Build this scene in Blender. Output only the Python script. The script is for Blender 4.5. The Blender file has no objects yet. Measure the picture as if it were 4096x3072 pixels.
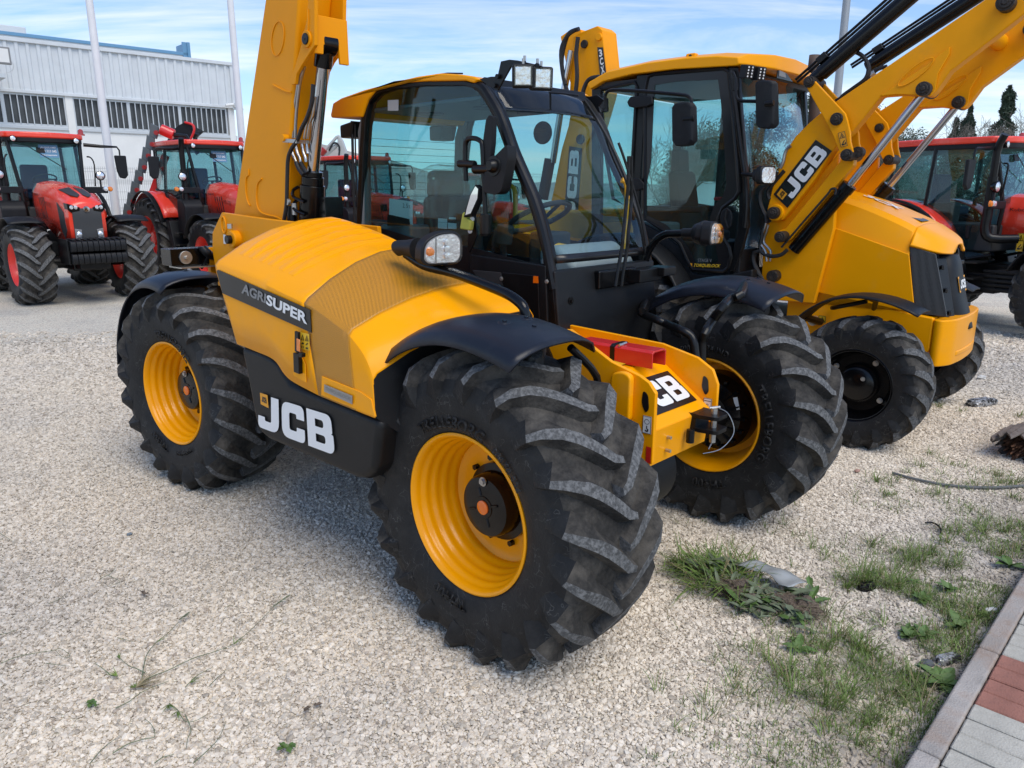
import bpy, bmesh, math, random
import numpy as np
from mathutils import Vector, Matrix
R = math.radians
random.seed(7)
SC = bpy.context.scene
COL = SC.collection

# ---------------------------------------------------------------- camera, sky, sun
cd = bpy.data.cameras.new('camera')
cam = bpy.data.objects.new('camera', cd)
COL.objects.link(cam)
cam.location = (0, 0, 1.8776)
cam.rotation_euler = (math.pi/2 - 0.2492, 0, 0)
cd.sensor_width = 36.0
cd.lens = 36.0*3005.6/4096
cd.clip_start = 0.05
cd.clip_end = 6000
SC.camera = cam
SUN_AZ = R(146)      # measured clockwise from +Y (the view direction)
SUN_EL = R(54)
w = bpy.data.worlds.new('World')
SC.world = w
w.use_nodes = True
def world():
    nt = w.node_tree; N = nt.nodes; L = nt.links
    for n in list(N): N.remove(n)
    out = N.new('ShaderNodeOutputWorld'); bg = N.new('ShaderNodeBackground')
    sky = N.new('ShaderNodeTexSky'); sky.sky_type = 'NISHITA'; sky.sun_disc = False
    sky.sun_elevation = SUN_EL; sky.sun_rotation = SUN_AZ
    sky.air_density = 1.0; sky.dust_density = 0.15; sky.ozone_density = 3.0
    tc = N.new('ShaderNodeTexCoord'); sp = N.new('ShaderNodeSeparateXYZ')
    L.new(tc.outputs['Generated'], sp.inputs[0])
    # thin cloud: direction projected onto a flat layer overhead
    zc = N.new('ShaderNodeMath'); zc.operation = 'MAXIMUM'; zc.inputs[1].default_value = 0.0
    L.new(sp.outputs['Z'], zc.inputs[0])
    za = N.new('ShaderNodeMath'); za.operation = 'ADD'; za.inputs[1].default_value = 0.16
    L.new(zc.outputs[0], za.inputs[0])
    dv = N.new('ShaderNodeVectorMath'); dv.operation = 'DIVIDE'
    cb = N.new('ShaderNodeCombineXYZ')
    for i in range(3): L.new(za.outputs[0], cb.inputs[i])
    L.new(tc.outputs['Generated'], dv.inputs[0]); L.new(cb.outputs[0], dv.inputs[1])
    mp = N.new('ShaderNodeMapping'); mp.inputs['Rotation'].default_value = (0, 0, R(28)); mp.inputs['Scale'].default_value = (0.42, 1.5, 0.3)
    L.new(dv.outputs[0], mp.inputs[0])
    ns = N.new('ShaderNodeTexNoise'); ns.inputs['Scale'].default_value = 1.3; ns.inputs['Detail'].default_value = 9; ns.inputs['Roughness'].default_value = 0.62; ns.inputs['Distortion'].default_value = 0.5
    L.new(mp.outputs[0], ns.inputs['Vector'])
    rp = N.new('ShaderNodeMapRange'); rp.inputs['From Min'].default_value = 0.44; rp.inputs['From Max'].default_value = 0.74
    rp.inputs['To Min'].default_value = 0.0; rp.inputs['To Max'].default_value = 0.62
    L.new(ns.outputs[0], rp.inputs[0])
    # more cloud towards the horizon
    hz = N.new('ShaderNodeMapRange'); hz.inputs['From Min'].default_value = 0.0; hz.inputs['From Max'].default_value = 0.30
    hz.inputs['To Min'].default_value = 0.42; hz.inputs['To Max'].default_value = 0.0
    L.new(sp.outputs['Z'], hz.inputs[0])
    ad = N.new('ShaderNodeMath'); ad.operation = 'ADD'; ad.use_clamp = True
    L.new(rp.outputs[0], ad.inputs[0]); L.new(hz.outputs[0], ad.inputs[1])
    tn = N.new('ShaderNodeVectorMath'); tn.operation = 'MULTIPLY'; tn.inputs[1].default_value = (0.37, 0.53, 0.68); L.new(sky.outputs[0], tn.inputs[0])
    mx = N.new('ShaderNodeMixRGB'); mx.inputs[2].default_value = (4.5, 4.5, 4.5, 1)
    L.new(ad.outputs[0], mx.inputs[0]); L.new(tn.outputs[0], mx.inputs[1])
    L.new(mx.outputs[0], bg.inputs[0]); bg.inputs[1].default_value = 0.15
    L.new(bg.outputs[0], out.inputs[0])
world()
sl = bpy.data.lights.new('sun', 'SUN'); sun = bpy.data.objects.new('sun', sl); COL.objects.link(sun)
sl.energy = 1.5; sl.angle = R(42); sl.color = (1.0, 0.93, 0.81)
_sd = Vector((math.sin(SUN_AZ)*math.cos(SUN_EL), math.cos(SUN_AZ)*math.cos(SUN_EL), math.sin(SUN_EL)))
sun.rotation_euler = _sd.to_track_quat('Z', 'Y').to_euler()
sun.location = (10, -5, 12)
SC.view_settings.view_transform = 'Standard'
SC.view_settings.look = 'None'
SC.view_settings.exposure = 0.84
SC.view_settings.gamma = 1
SC.render.engine = 'CYCLES'
SC.cycles.transparent_max_bounces = 16
SC.cycles.max_bounces = 7
SC.cycles.diffuse_bounces = 3
SC.cycles.glossy_bounces = 3

# ---------------------------------------------------------------- materials
def mat(name, col, rough=0.5, metal=0.0, coat=0.0, var=0.0, vscale=6.0, dust=0.0, dcol=(0.33,0.30,0.26), dscale=9.0, bump=0.0, bscale=60.0, spec=0.5, dmin=0.52, dmax=0.72, scratch=0.0):
    m = bpy.data.materials.new(name); m.use_nodes = True
    nt = m.node_tree; N = nt.nodes; L = nt.links; b = N['Principled BSDF']
    b.inputs['Base Color'].default_value = (*col, 1); b.inputs['Roughness'].default_value = rough
    b.inputs['Metallic'].default_value = metal; b.inputs['Coat Weight'].default_value = coat; b.inputs['Coat Roughness'].default_value = 0.08
    b.inputs['Specular IOR Level'].default_value = spec
    tc = N.new('ShaderNodeTexCoord')
    last = None
    if var:
        n = N.new('ShaderNodeTexNoise'); n.inputs['Scale'].default_value = vscale; n.inputs['Detail'].default_value = 5
        L.new(tc.outputs['Object'], n.inputs['Vector'])
        mr = N.new('ShaderNodeMapRange'); mr.inputs[1].default_value = 0.3; mr.inputs[2].default_value = 0.7; mr.inputs[3].default_value = 1-var; mr.inputs[4].default_value = 1+var
        L.new(n.outputs[0], mr.inputs[0])
        mm = N.new('ShaderNodeVectorMath'); mm.operation = 'SCALE'; mm.inputs[0].default_value = col
        L.new(mr.outputs[0], mm.inputs['Scale']); last = mm.outputs[0]
    if dust:
        n2 = N.new('ShaderNodeTexNoise'); n2.inputs['Scale'].default_value = dscale; n2.inputs['Detail'].default_value = 8; n2.inputs['Roughness'].default_value = 0.68
        L.new(tc.outputs['Object'], n2.inputs['Vector'])
        r2 = N.new('ShaderNodeMapRange'); r2.inputs[1].default_value = dmin; r2.inputs[2].default_value = dmax; r2.inputs[3].default_value = 0.0; r2.inputs[4].default_value = dust
        L.new(n2.outputs[0], r2.inputs[0])
        mx = N.new('ShaderNodeMixRGB'); mx.inputs[1].default_value = (*col, 1); mx.inputs[2].default_value = (*dcol, 1)
        L.new(r2.outputs[0], mx.inputs[0])
        if last is not None: L.new(last, mx.inputs[1])
        last = mx.outputs[0]
        rr = N.new('ShaderNodeMapRange'); rr.inputs[1].default_value = 0; rr.inputs[2].default_value = 1; rr.inputs[3].default_value = rough; rr.inputs[4].default_value = 0.9
        L.new(r2.outputs[0], rr.inputs[0]); L.new(rr.outputs[0], b.inputs['Roughness'])
    if scratch:
        wn = N.new('ShaderNodeTexNoise'); wn.inputs['Scale'].default_value = 5.0; wn.inputs['Detail'].default_value = 4; L.new(tc.outputs['Object'], wn.inputs['Vector'])
        ma = N.new('ShaderNodeMixRGB'); ma.inputs[0].default_value = 0.35; L.new(tc.outputs['Object'], ma.inputs[1]); L.new(wn.outputs['Color'], ma.inputs[2])
        ve = N.new('ShaderNodeTexVoronoi'); ve.feature = 'DISTANCE_TO_EDGE'; ve.inputs['Scale'].default_value = 17; L.new(ma.outputs[0], ve.inputs['Vector'])
        lt = N.new('ShaderNodeMapRange'); lt.inputs[1].default_value = 0.003; lt.inputs[2].default_value = 0.022; lt.inputs[3].default_value = scratch; lt.inputs[4].default_value = 0; L.new(ve.outputs['Distance'], lt.inputs[0])
        n5 = N.new('ShaderNodeTexNoise'); n5.inputs['Scale'].default_value = 14; n5.inputs['Detail'].default_value = 5; L.new(tc.outputs['Object'], n5.inputs['Vector'])
        m5 = N.new('ShaderNodeMapRange'); m5.inputs[1].default_value = .48; m5.inputs[2].default_value = .62; L.new(n5.outputs[0], m5.inputs[0])
        mu = N.new('ShaderNodeMath'); mu.operation = 'MULTIPLY'; L.new(lt.outputs[0], mu.inputs[0]); L.new(m5.outputs[0], mu.inputs[1])
        mz = N.new('ShaderNodeMixRGB'); L.new(mu.outputs[0], mz.inputs[0]); L.new(last, mz.inputs[1]); mz.inputs[2].default_value = (0.23, 0.225, 0.215, 1); last = mz.outputs[0]
    if last is not None: L.new(last, b.inputs['Base Color'])
    if bump:
        n3 = N.new('ShaderNodeTexNoise'); n3.inputs['Scale'].default_value = bscale; n3.inputs['Detail'].default_value = 3
        L.new(tc.outputs['Object'], n3.inputs['Vector'])
        bp_ = N.new('ShaderNodeBump'); bp_.inputs['Strength'].default_value = bump; bp_.inputs['Distance'].default_value = 0.01
        L.new(n3.outputs[0], bp_.inputs['Height']); L.new(bp_.outputs[0], b.inputs['Normal'])
    return m
def glass_mat(name, tint, gloss=1.0, haze=0.0):
    m = bpy.data.materials.new(name); m.use_nodes = True
    nt = m.node_tree; N = nt.nodes; L = nt.links
    for n in list(N): N.remove(n)
    out = N.new('ShaderNodeOutputMaterial'); tr = N.new('ShaderNodeBsdfTransparent'); tr.inputs[0].default_value = (*tint, 1)
    gl = N.new('ShaderNodeBsdfGlossy'); gl.inputs['Roughness'].default_value = 0.02; gl.inputs['Color'].default_value = (gloss, gloss, gloss, 1)
    ge = N.new('ShaderNodeNewGeometry'); dt = N.new('ShaderNodeVectorMath'); dt.operation = 'DOT_PRODUCT'; L.new(ge.outputs['Normal'], dt.inputs[0]); L.new(ge.outputs['Incoming'], dt.inputs[1])
    ab = N.new('ShaderNodeMath'); ab.operation = 'ABSOLUTE'; L.new(dt.outputs['Value'], ab.inputs[0])
    om = N.new('ShaderNodeMath'); om.operation = 'SUBTRACT'; om.inputs[0].default_value = 1.0; L.new(ab.outputs[0], om.inputs[1])
    pw = N.new('ShaderNodeMath'); pw.operation = 'POWER'; pw.inputs[1].default_value = 5.0; L.new(om.outputs[0], pw.inputs[0])
    fr = N.new('ShaderNodeMath'); fr.operation = 'MULTIPLY_ADD'; fr.inputs[1].default_value = 0.90; fr.inputs[2].default_value = 0.035; L.new(pw.outputs[0], fr.inputs[0])
    mx = N.new('ShaderNodeMixShader'); L.new(fr.outputs[0], mx.inputs[0]); L.new(tr.outputs[0], mx.inputs[1]); L.new(gl.outputs[0], mx.inputs[2])
    last = mx.outputs[0]
    if haze:
        df = N.new('ShaderNodeBsdfDiffuse'); df.inputs[0].default_value = (0.35, 0.37, 0.36, 1)
        m2 = N.new('ShaderNodeMixShader'); m2.inputs[0].default_value = haze
        L.new(last, m2.inputs[1]); L.new(df.outputs[0], m2.inputs[2]); last = m2.outputs[0]
    L.new(last, out.inputs[0])
    return m
M = {}
M['yellow'] = mat('yellow_paint', (0.96, 0.375, 0.0005), 0.32, coat=0.06, spec=.16, var=0.03, vscale=2, dust=0.10, dscale=3, bump=0.03, bscale=9)
M['yellow_worn'] = mat('yellow_paint_worn', (0.92, 0.355, 0.001), 0.42, coat=0.02, spec=.16, var=0.05, vscale=5, dust=0.25, dcol=(0.30,0.19,0.07), dscale=5, dmin=0.56, dmax=0.8, bump=0.05, bscale=12)
M['yellow_boom'] = mat('yellow_boom_paint', (0.84, 0.31, 0.0005), 0.45, spec=.16, coat=0.0, var=0.05, vscale=2, dust=0.12, dcol=(0.4,0.22,0.05), dscale=4, bump=0.05, bscale=30)
M['rim_yellow'] = mat('rim_yellow_paint', (0.94, 0.37, 0.0005), 0.28, coat=0.2, spec=.25, dust=0.10, dcol=(0.4,0.25,0.1), dscale=6)
M['yellow_rail'] = mat('yellow_rail_plastic', (0.75, 0.36, 0.02), 0.45)
M['black'] = mat('black_paint', (0.005, 0.005, 0.0055), 0.36, coat=0.05, spec=.3, dust=0.05, dcol=(0.12,0.12,0.12), dscale=6)
M['black_gloss'] = mat('black_gloss_paint', (0.003, 0.003, 0.0035), 0.22, coat=0.1, spec=.3, dust=0.02, dcol=(0.12,0.12,0.12), dscale=8)
M['plastic'] = mat('black_plastic', (0.008, 0.0085, 0.010), 0.5, spec=.3, var=0.1, bump=0.08, bscale=220, dust=0.06, dcol=(0.1,0.1,0.1))
M['fender'] = mat('mudguard_plastic', (0.009, 0.0115, 0.019), 0.36, spec=.35, dust=0.10, dcol=(0.13,0.13,0.14), dscale=7, bump=0.04, bscale=150)
M['panel_black'] = mat('moulded_black_panel', (0.007, 0.0075, 0.0085), 0.46, spec=.28, bump=0.12, bscale=260, dust=0.08, dcol=(0.11,0.11,0.11), dscale=5)
M['rubber'] = mat('tyre_rubber', (0.010, 0.010, 0.0105), 0.62, spec=.35, dust=0.22, dcol=(0.075,0.073,0.070), dscale=11, dmin=0.45, dmax=0.78, bump=0.22, bscale=90, var=0.2, vscale=25, scratch=.28)
M['tread'] = mat('dusty_tread_rubber', (0.030, 0.028, 0.026), 0.85, spec=.3, dust=0.85, dcol=(0.125,0.112,0.095), dscale=9, dmin=0.42, dmax=0.74, bump=0.5, bscale=55, var=0.25, vscale=60)
M['lug'] = mat('worn_lug_rubber', (0.070, 0.071, 0.072), 0.75, spec=.3, dust=0.9, dcol=(0.185,0.187,0.188), dscale=60, dmin=0.44, dmax=0.62, bump=0.35, bscale=110, var=0.3, vscale=70)
M['hose'] = mat('rubber_hose', (0.012, 0.012, 0.013), 0.5, bump=0.3, bscale=200)
M['chrome'] = mat('chromed_rod', (0.50, 0.50, 0.52), 0.14, metal=1.0)
M['steel'] = mat('bright_steel', (0.42, 0.42, 0.42), 0.32, metal=1.0, bump=0.1, bscale=120)
M['zinc'] = mat('zinc_steel', (0.50, 0.49, 0.46), 0.42, metal=0.9, dust=0.2)
M['grease'] = mat('greasy_pin', (0.020, 0.014, 0.010), 0.55, dust=0.7, dcol=(0.07,0.042,0.022), dscale=30, bump=0.9, bscale=60)
M['red'] = mat('red_paint', (0.60, 0.020, 0.018), 0.30, coat=0.4, var=0.03)
M['tractor_red'] = mat('tractor_red_paint', (0.84, 0.050, 0.022), 0.26, coat=0.5, var=0.03, dust=0.06, dscale=4)
M['rim_red'] = mat('tractor_rim_paint', (0.80, 0.045, 0.028), 0.35, coat=0.2, dust=0.15, dcol=(0.4,0.15,0.1))
M['dark_red'] = mat('dark_red_metal', (0.34, 0.02, 0.018), 0.45, dust=0.3, dcol=(0.2,0.1,0.08))
M['white'] = mat('white_vinyl', (0.80, 0.80, 0.79), 0.4)
M['decal_black'] = mat('black_vinyl', (0.008, 0.008, 0.009), 0.3)
M['decal_grey'] = mat('grey_vinyl', (0.22, 0.22, 0.22), 0.4)
M['decal_yellow'] = mat('yellow_sticker', (0.78, 0.48, 0.02), 0.45)
M['decal_orange'] = mat('orange_sticker', (0.78, 0.33, 0.01), 0.45)
M['badge'] = mat('brushed_badge', (0.36, 0.36, 0.36), 0.3, metal=0.8)
M['orange'] = mat('orange_reflector', (0.85, 0.16, 0.005), 0.2, coat=0.6)
M['amber'] = mat('amber_lens', (0.80, 0.22, 0.02), 0.15, coat=0.8)
M['beacon'] = mat('red_beacon_lens', (0.35, 0.02, 0.012), 0.15, coat=0.8)
M['lens'] = mat('lamp_reflector', (0.88, 0.88, 0.89), 0.16, metal=0.7, bump=0.5, bscale=32, coat=.5)
M['lens_glass'] = glass_mat('lamp_glass', (0.95, 0.96, 0.96))
M['glass'] = glass_mat('cab_glass', (0.66, 0.82, 0.83), 1.0, haze=0.008)
M['glass_dark'] = glass_mat('tinted_cab_glass', (0.66, 0.80, 0.83), 1.0, haze=0.01)
M['smoke'] = glass_mat('smoked_plastic_glass', (0.30, 0.36, 0.42), 0.9, haze=0.02)
M['film'] = glass_mat('clear_plastic_film', (0.93, 0.94, 0.95), 1.0, haze=0.02)
M['mirror'] = mat('mirror_glass', (0.75, 0.77, 0.8), 0.03, metal=1.0)
M['seat'] = mat('seat_fabric', (0.025, 0.026, 0.028), 0.8, bump=0.4, bscale=150)
M['trim_grey'] = mat('grey_interior_trim', (0.16, 0.165, 0.17), 0.6, var=0.05)
M['trim_light'] = mat('light_grey_dash', (0.36, 0.37, 0.37), 0.6, var=0.05)
M['trim_dark'] = mat('dark_interior_trim', (0.03, 0.031, 0.033), 0.6)
M['navy'] = mat('navy_seat', (0.02, 0.035, 0.08), 0.7)
M['paper'] = mat('white_paper', (0.75, 0.75, 0.73), 0.7)
M['sign_blue'] = mat('blue_card', (0.10, 0.24, 0.38), 0.5)
M['mesh_yellow'] = mat('yellow_net', (0.5, 0.5, 0.08), 0.7)

def perforated():
    m = bpy.data.materials.new('perforated_yellow_sheet'); m.use_nodes = True
    nt = m.node_tree; N = nt.nodes; L = nt.links; b = N['Principled BSDF']
    tc = N.new('ShaderNodeTexCoord'); mp = N.new('ShaderNodeMapping')
    L.new(tc.outputs['UV'], mp.inputs[0]); mp.inputs['Rotation'].default_value = (0, 0, R(45))
    vo = N.new('ShaderNodeTexVoronoi'); vo.inputs['Scale'].default_value = 175; vo.inputs['Randomness'].default_value = 0.0
    L.new(mp.outputs[0], vo.inputs['Vector'])
    mr = N.new('ShaderNodeMapRange'); mr.inputs[1].default_value = 0.34; mr.inputs[2].default_value = 0.42
    L.new(vo.outputs['Distance'], mr.inputs[0])
    mx = N.new('ShaderNodeMixRGB'); mx.inputs[1].default_value = (0.03, 0.016, 0.003, 1); mx.inputs[2].default_value = (0.86, 0.37, 0.02, 1)
    L.new(mr.outputs[0], mx.inputs[0]); L.new(mx.outputs[0], b.inputs['Base Color'])
    b.inputs['Roughness'].default_value = 0.4
    bu = N.new('ShaderNodeBump'); bu.inputs['Strength'].default_value = 0.25; bu.inputs['Distance'].default_value = 0.001
    L.new(mr.outputs[0], bu.inputs['Height']); L.new(bu.outputs[0], b.inputs['Normal'])
    return m
M['perf'] = perforated()
def grillemat():
    m = bpy.data.materials.new('black_mesh_sheet'); m.use_nodes = True
    nt = m.node_tree; N = nt.nodes; L = nt.links; b = N['Principled BSDF']
    tc = N.new('ShaderNodeTexCoord')
    vo = N.new('ShaderNodeTexVoronoi'); vo.inputs['Scale'].default_value = 110; vo.inputs['Randomness'].default_value = 0.15
    L.new(tc.outputs['Object'], vo.inputs['Vector'])
    mr = N.new('ShaderNodeMapRange'); mr.inputs[1].default_value = 0.25; mr.inputs[2].default_value = 0.45; mr.inputs[3].default_value = 0.004; mr.inputs[4].default_value = 0.04
    L.new(vo.outputs['Distance'], mr.inputs[0]); L.new(mr.outputs[0], b.inputs['Base Color'])
    b.inputs['Roughness'].default_value = 0.5
    return m
M['grille'] = grillemat()

# ---------------------------------------------------------------- object helpers
def put(o, parent=None):
    COL.objects.link(o)
    if parent is not None: o.parent = parent
    return o
def tag(o, label=None, cat=None, group=None, kind=None):
    if label: o['label'] = label
    if cat: o['category'] = cat
    if group: o['group'] = group
    if kind: o['kind'] = kind
    return o
def thing(name, label, cat, loc=(0,0,0), rz=0.0, group=None):
    o = bpy.data.objects.new(name, None); o.empty_display_size = 0.2
    COL.objects.link(o); o.location = loc; o.rotation_euler = (0, 0, rz)
    return tag(o, label, cat, group)
def copy_tree(o, parent=None):
    c = o.copy(); COL.objects.link(c)
    if parent is not None: c.parent = parent
    for ch in list(o.children): copy_tree(ch, c)
    return c

def catmull(pts, n=6, closed=False):
    P = [Vector(p) for p in pts]; out = []; k = len(P)
    rng = range(k) if closed else range(k-1)
    for i in rng:
        if closed: a, b, c, d = P[(i-1) % k], P[i], P[(i+1) % k], P[(i+2) % k]
        else: a, b, c, d = P[max(i-1, 0)], P[i], P[i+1], P[min(i+2, k-1)]
        for j in range(n):
            t = j/n
            out.append(0.5*((2*b)+(c-a)*t+(2*a-5*b+4*c-d)*t*t+(3*b-a-3*c+d)*t**3))
    if not closed: out.append(P[-1].copy())
    return out
def rpoly(pts, seg=5):
    """polygon with rounded corners; points are (x, y) or (x, y, radius)"""
    out = []; k = len(pts)
    for i in range(k):
        p = pts[i]; r = p[2] if len(p) > 2 else 0
        a = Vector(pts[i-1][:2]); b = Vector(p[:2]); c = Vector(pts[(i+1) % k][:2])
        if r <= 0: out.append((b.x, b.y)); continue
        u = (a-b); v = (c-b); lu = u.length; lv = v.length
        if lu < 1e-6 or lv < 1e-6: out.append((b.x, b.y)); continue
        u /= lu; v /= lv
        d = min(r, lu*0.49, lv*0.49)
        s = b+u*d; e = b+v*d
        for j in range(seg+1):
            t = j/seg
            q = (1-t)**2*s+2*t*(1-t)*b+t*t*e
            out.append((q.x, q.y))
    return out
def xz(l): return [(p[0], p[2]) for p in l]
def yz(l): return [(p[1], p[2]) for p in l]
def xy(l): return [(p[0], p[1]) for p in l]

class MB:
    def __init__(s): s.v = []; s.f = []; s.m = []
    def add(s, vs, fs, mi=0):
        k = len(s.v); s.v += [tuple(v) for v in vs]
        for f in fs: s.f.append([i+k for i in f]); s.m.append(mi)
        return s
    def box(s, a, b, mi=0, mat4=None):
        x0, y0, z0 = a; x1, y1, z1 = b
        vs = [(x0,y0,z0),(x1,y0,z0),(x1,y1,z0),(x0,y1,z0),(x0,y0,z1),(x1,y0,z1),(x1,y1,z1),(x0,y1,z1)]
        if mat4 is not None: vs = [mat4 @ Vector(v) for v in vs]
        return s.add(vs, [(0,3,2,1),(4,5,6,7),(0,1,5,4),(1,2,6,5),(2,3,7,6),(3,0,4,7)], mi)
    def cbox(s, c, d, rz=0, ry=0, rx=0, mi=0):
        mt = Matrix.Translation(c) @ Matrix.Rotation(rz, 4, 'Z') @ Matrix.Rotation(ry, 4, 'Y') @ Matrix.Rotation(rx, 4, 'X')
        return s.box((-d[0]/2, -d[1]/2, -d[2]/2), (d[0]/2, d[1]/2, d[2]/2), mi, mt)
    def prism(s, pts, ax, a, b, mi=0):
        """pts 2D in the plane across axis ax ('x': (y,z), 'y': (x,z), 'z': (x,y)), from a to b"""
        def q(p, t):
            if ax == 'x': return (t, p[0], p[1])
            if ax == 'y': return (p[0], t, p[1])
            return (p[0], p[1], t)
        n = len(pts); vs = [q(p, a) for p in pts]+[q(p, b) for p in pts]
        fs = [list(range(n)), list(range(2*n-1, n-1, -1))]+[(i, i+n, (i+1) % n+n, (i+1) % n) for i in range(n)]
        return s.add(vs, fs, mi)
    def slab(s, pts, off, mi=0):
        """3D polygon and its copy moved by off"""
        o = Vector(off); n = len(pts)
        vs = [Vector(p) for p in pts]+[Vector(p)+o for p in pts]
        fs = [list(range(n)), list(range(2*n-1, n-1, -1))]+[(i, i+n, (i+1) % n+n, (i+1) % n) for i in range(n)]
        return s.add(vs, fs, mi)
    def tube(s, pts, r, n=10, mi=0, cap=True, smooth=0, sec=None):
        P = catmull(pts, smooth) if smooth else [Vector(p) for p in pts]
        k = len(P); rs = r if isinstance(r, (list, tuple)) else [r]*k
        if len(rs) != k: rs = [rs[0]+(rs[-1]-rs[0])*i/(k-1) for i in range(k)]
        T = []
        for i in range(k):
            t = P[min(i+1, k-1)]-P[max(i-1, 0)]
            T.append(t.normalized() if t.length > 1e-9 else Vector((0, 0, 1)))
        up = Vector((0, 0, 1)) if abs(T[0].z) < 0.9 else Vector((1, 0, 0))
        u = (up-T[0]*up.dot(T[0])).normalized(); vs = []
        for i in range(k):
            u = (u-T[i]*u.dot(T[i])).normalized(); w_ = T[i].cross(u)
            for j in range(n):
                a = 2*math.pi*j/n
                vs.append(P[i]+(u*math.cos(a)+w_*math.sin(a))*rs[i])
        fs = [(i*n+j, i*n+(j+1) % n, (i+1)*n+(j+1) % n, (i+1)*n+j) for i in range(k-1) for j in range(n)]
        if cap: fs += [list(range(n))[::-1], [(k-1)*n+j for j in range(n)]]
        return s.add(vs, fs, mi)
    def cyl(s, a, b, r, n=20, mi=0, r2=None):
        return s.tube([a, b], [r, r if r2 is None else r2], n, mi)
    def lathe(s, prof, o=(0,0,0), ax='y', n=48, mi=0, closed=False, cap=True):
        """prof: (t, radius) along axis"""
        o = Vector(o); vs = []
        for t, r in prof:
            for j in range(n):
                a = 2*math.pi*j/n; c, d = r*math.cos(a), r*math.sin(a)
                v = {'x': (t, c, d), 'y': (d, t, c), 'z': (c, d, t)}[ax]
                vs.append(o+Vector(v))
        k = len(prof)
        fs = [(i*n+j, i*n+(j+1) % n, (i+1)*n+(j+1) % n, (i+1)*n+j) for i in range(k-1) for j in range(n)]
        if closed: fs += [((k-1)*n+j, (k-1)*n+(j+1) % n, (j+1) % n, j) for j in range(n)]
        elif cap:
            if prof[0][1] > 1e-5: fs.append(list(range(n))[::-1])
            if prof[-1][1] > 1e-5: fs.append([(k-1)*n+j for j in range(n)])
        return s.add(vs, fs, mi)
    def grid(s, rows, mi=0, wrap=False):
        n = len(rows[0]); vs = [p for r in rows for p in r]
        fs = []
        for i in range(len(rows)-1):
            for j in range(n if wrap else n-1):
                k = (j+1) % n
                fs.append((i*n+j, i*n+k, (i+1)*n+k, (i+1)*n+j))
        return s.add(vs, fs, mi)
    def mesh(s, name, mats):
        me = bpy.data.meshes.new(name); me.from_pydata([tuple(v) for v in s.v], [], s.f)
        for m in mats: me.materials.append(m)
        if len(mats) > 1: me.polygons.foreach_set('material_index', s.m)
        me.validate(); me.update(); return me
    def obj(s, name, m, parent=None, bevel=0.0, smooth=True, ang=35, segs=2, solid=0.0, fixn=True, sub=0):
        mats = m if isinstance(m, (list, tuple)) else [m]
        me = s.mesh(name, mats)
        if fixn:
            bm = bmesh.new(); bm.from_mesh(me); bmesh.ops.remove_doubles(bm, verts=bm.verts, dist=1e-5); bmesh.ops.recalc_face_normals(bm, faces=bm.faces); bm.to_mesh(me); bm.free()
        if smooth:
            me.polygons.foreach_set('use_smooth', [True]*len(me.polygons)); me.set_sharp_from_angle(angle=R(ang))
        o = bpy.data.objects.new(name, me); put(o, parent)
        if solid:
            md = o.modifiers.new('s', 'SOLIDIFY'); md.thickness = solid; md.offset = 0
        if sub:
            md = o.modifiers.new('u', 'SUBSURF'); md.levels = sub; md.render_levels = sub
        if bevel:
            md = o.modifiers.new('b', 'BEVEL'); md.width = bevel; md.segments = segs; md.limit_method = 'ANGLE'; md.angle_limit = R(32); md.harden_normals = True
        return o

# flat print: any 2D outline mapped onto a quad of the surface
def quadmap(c, u, v):
    a, b, d, e = [Vector(p) for p in c]
    return (a*(1-u)+b*u)*(1-v)+(e*(1-u)+d*u)*v
def curve2d(splines):
    cu = bpy.data.curves.new('t', 'CURVE'); cu.dimensions = '2D'; cu.fill_mode = 'BOTH'
    for s in splines:
        sp = cu.splines.new('POLY'); sp.points.add(len(s)-1)
        for i, p in enumerate(s): sp.points[i].co = (p[0], p[1], 0, 1)
        sp.use_cyclic_u = True
    o = bpy.data.objects.new('t', cu)
    me = bpy.data.meshes.new_from_object(o); bpy.data.objects.remove(o); bpy.data.curves.remove(cu)
    return me
def textmesh(body, bold=0.0, shear=0.0, space=1.0):
    cu = bpy.data.curves.new('t', 'FONT'); cu.body = body; cu.offset = bold; cu.shear = shear; cu.resolution_u = 3; cu.space_character = space; cu.align_x = 'CENTER'
    o = bpy.data.objects.new('t', cu)
    me = bpy.data.meshes.new_from_object(o); bpy.data.objects.remove(o); bpy.data.curves.remove(cu)
    return me
def mapdecal(name, me, corners, m, parent, lift=0.002, box=None, extr=0.0, sgn=1):
    P = [v.co.copy() for v in me.vertices]
    if box is None:
        x0 = min(p.x for p in P); x1 = max(p.x for p in P); y0 = min(p.y for p in P); y1 = max(p.y for p in P)
    else: x0, y0, x1, y1 = box
    C = [Vector(c) for c in corners]
    n = (C[1]-C[0]).cross(C[3]-C[0]).normalized()*lift*sgn
    for v, p in zip(me.vertices, P):
        v.co = quadmap(C, (p.x-x0)/(x1-x0), (p.y-y0)/(y1-y0))+n
    me.materials.clear(); me.materials.append(m); me.name = name
    o = bpy.data.objects.new(name, me); put(o, parent)
    if extr:
        md = o.modifiers.new('s', 'SOLIDIFY'); md.thickness = extr; md.offset = 0
    return o
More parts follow.
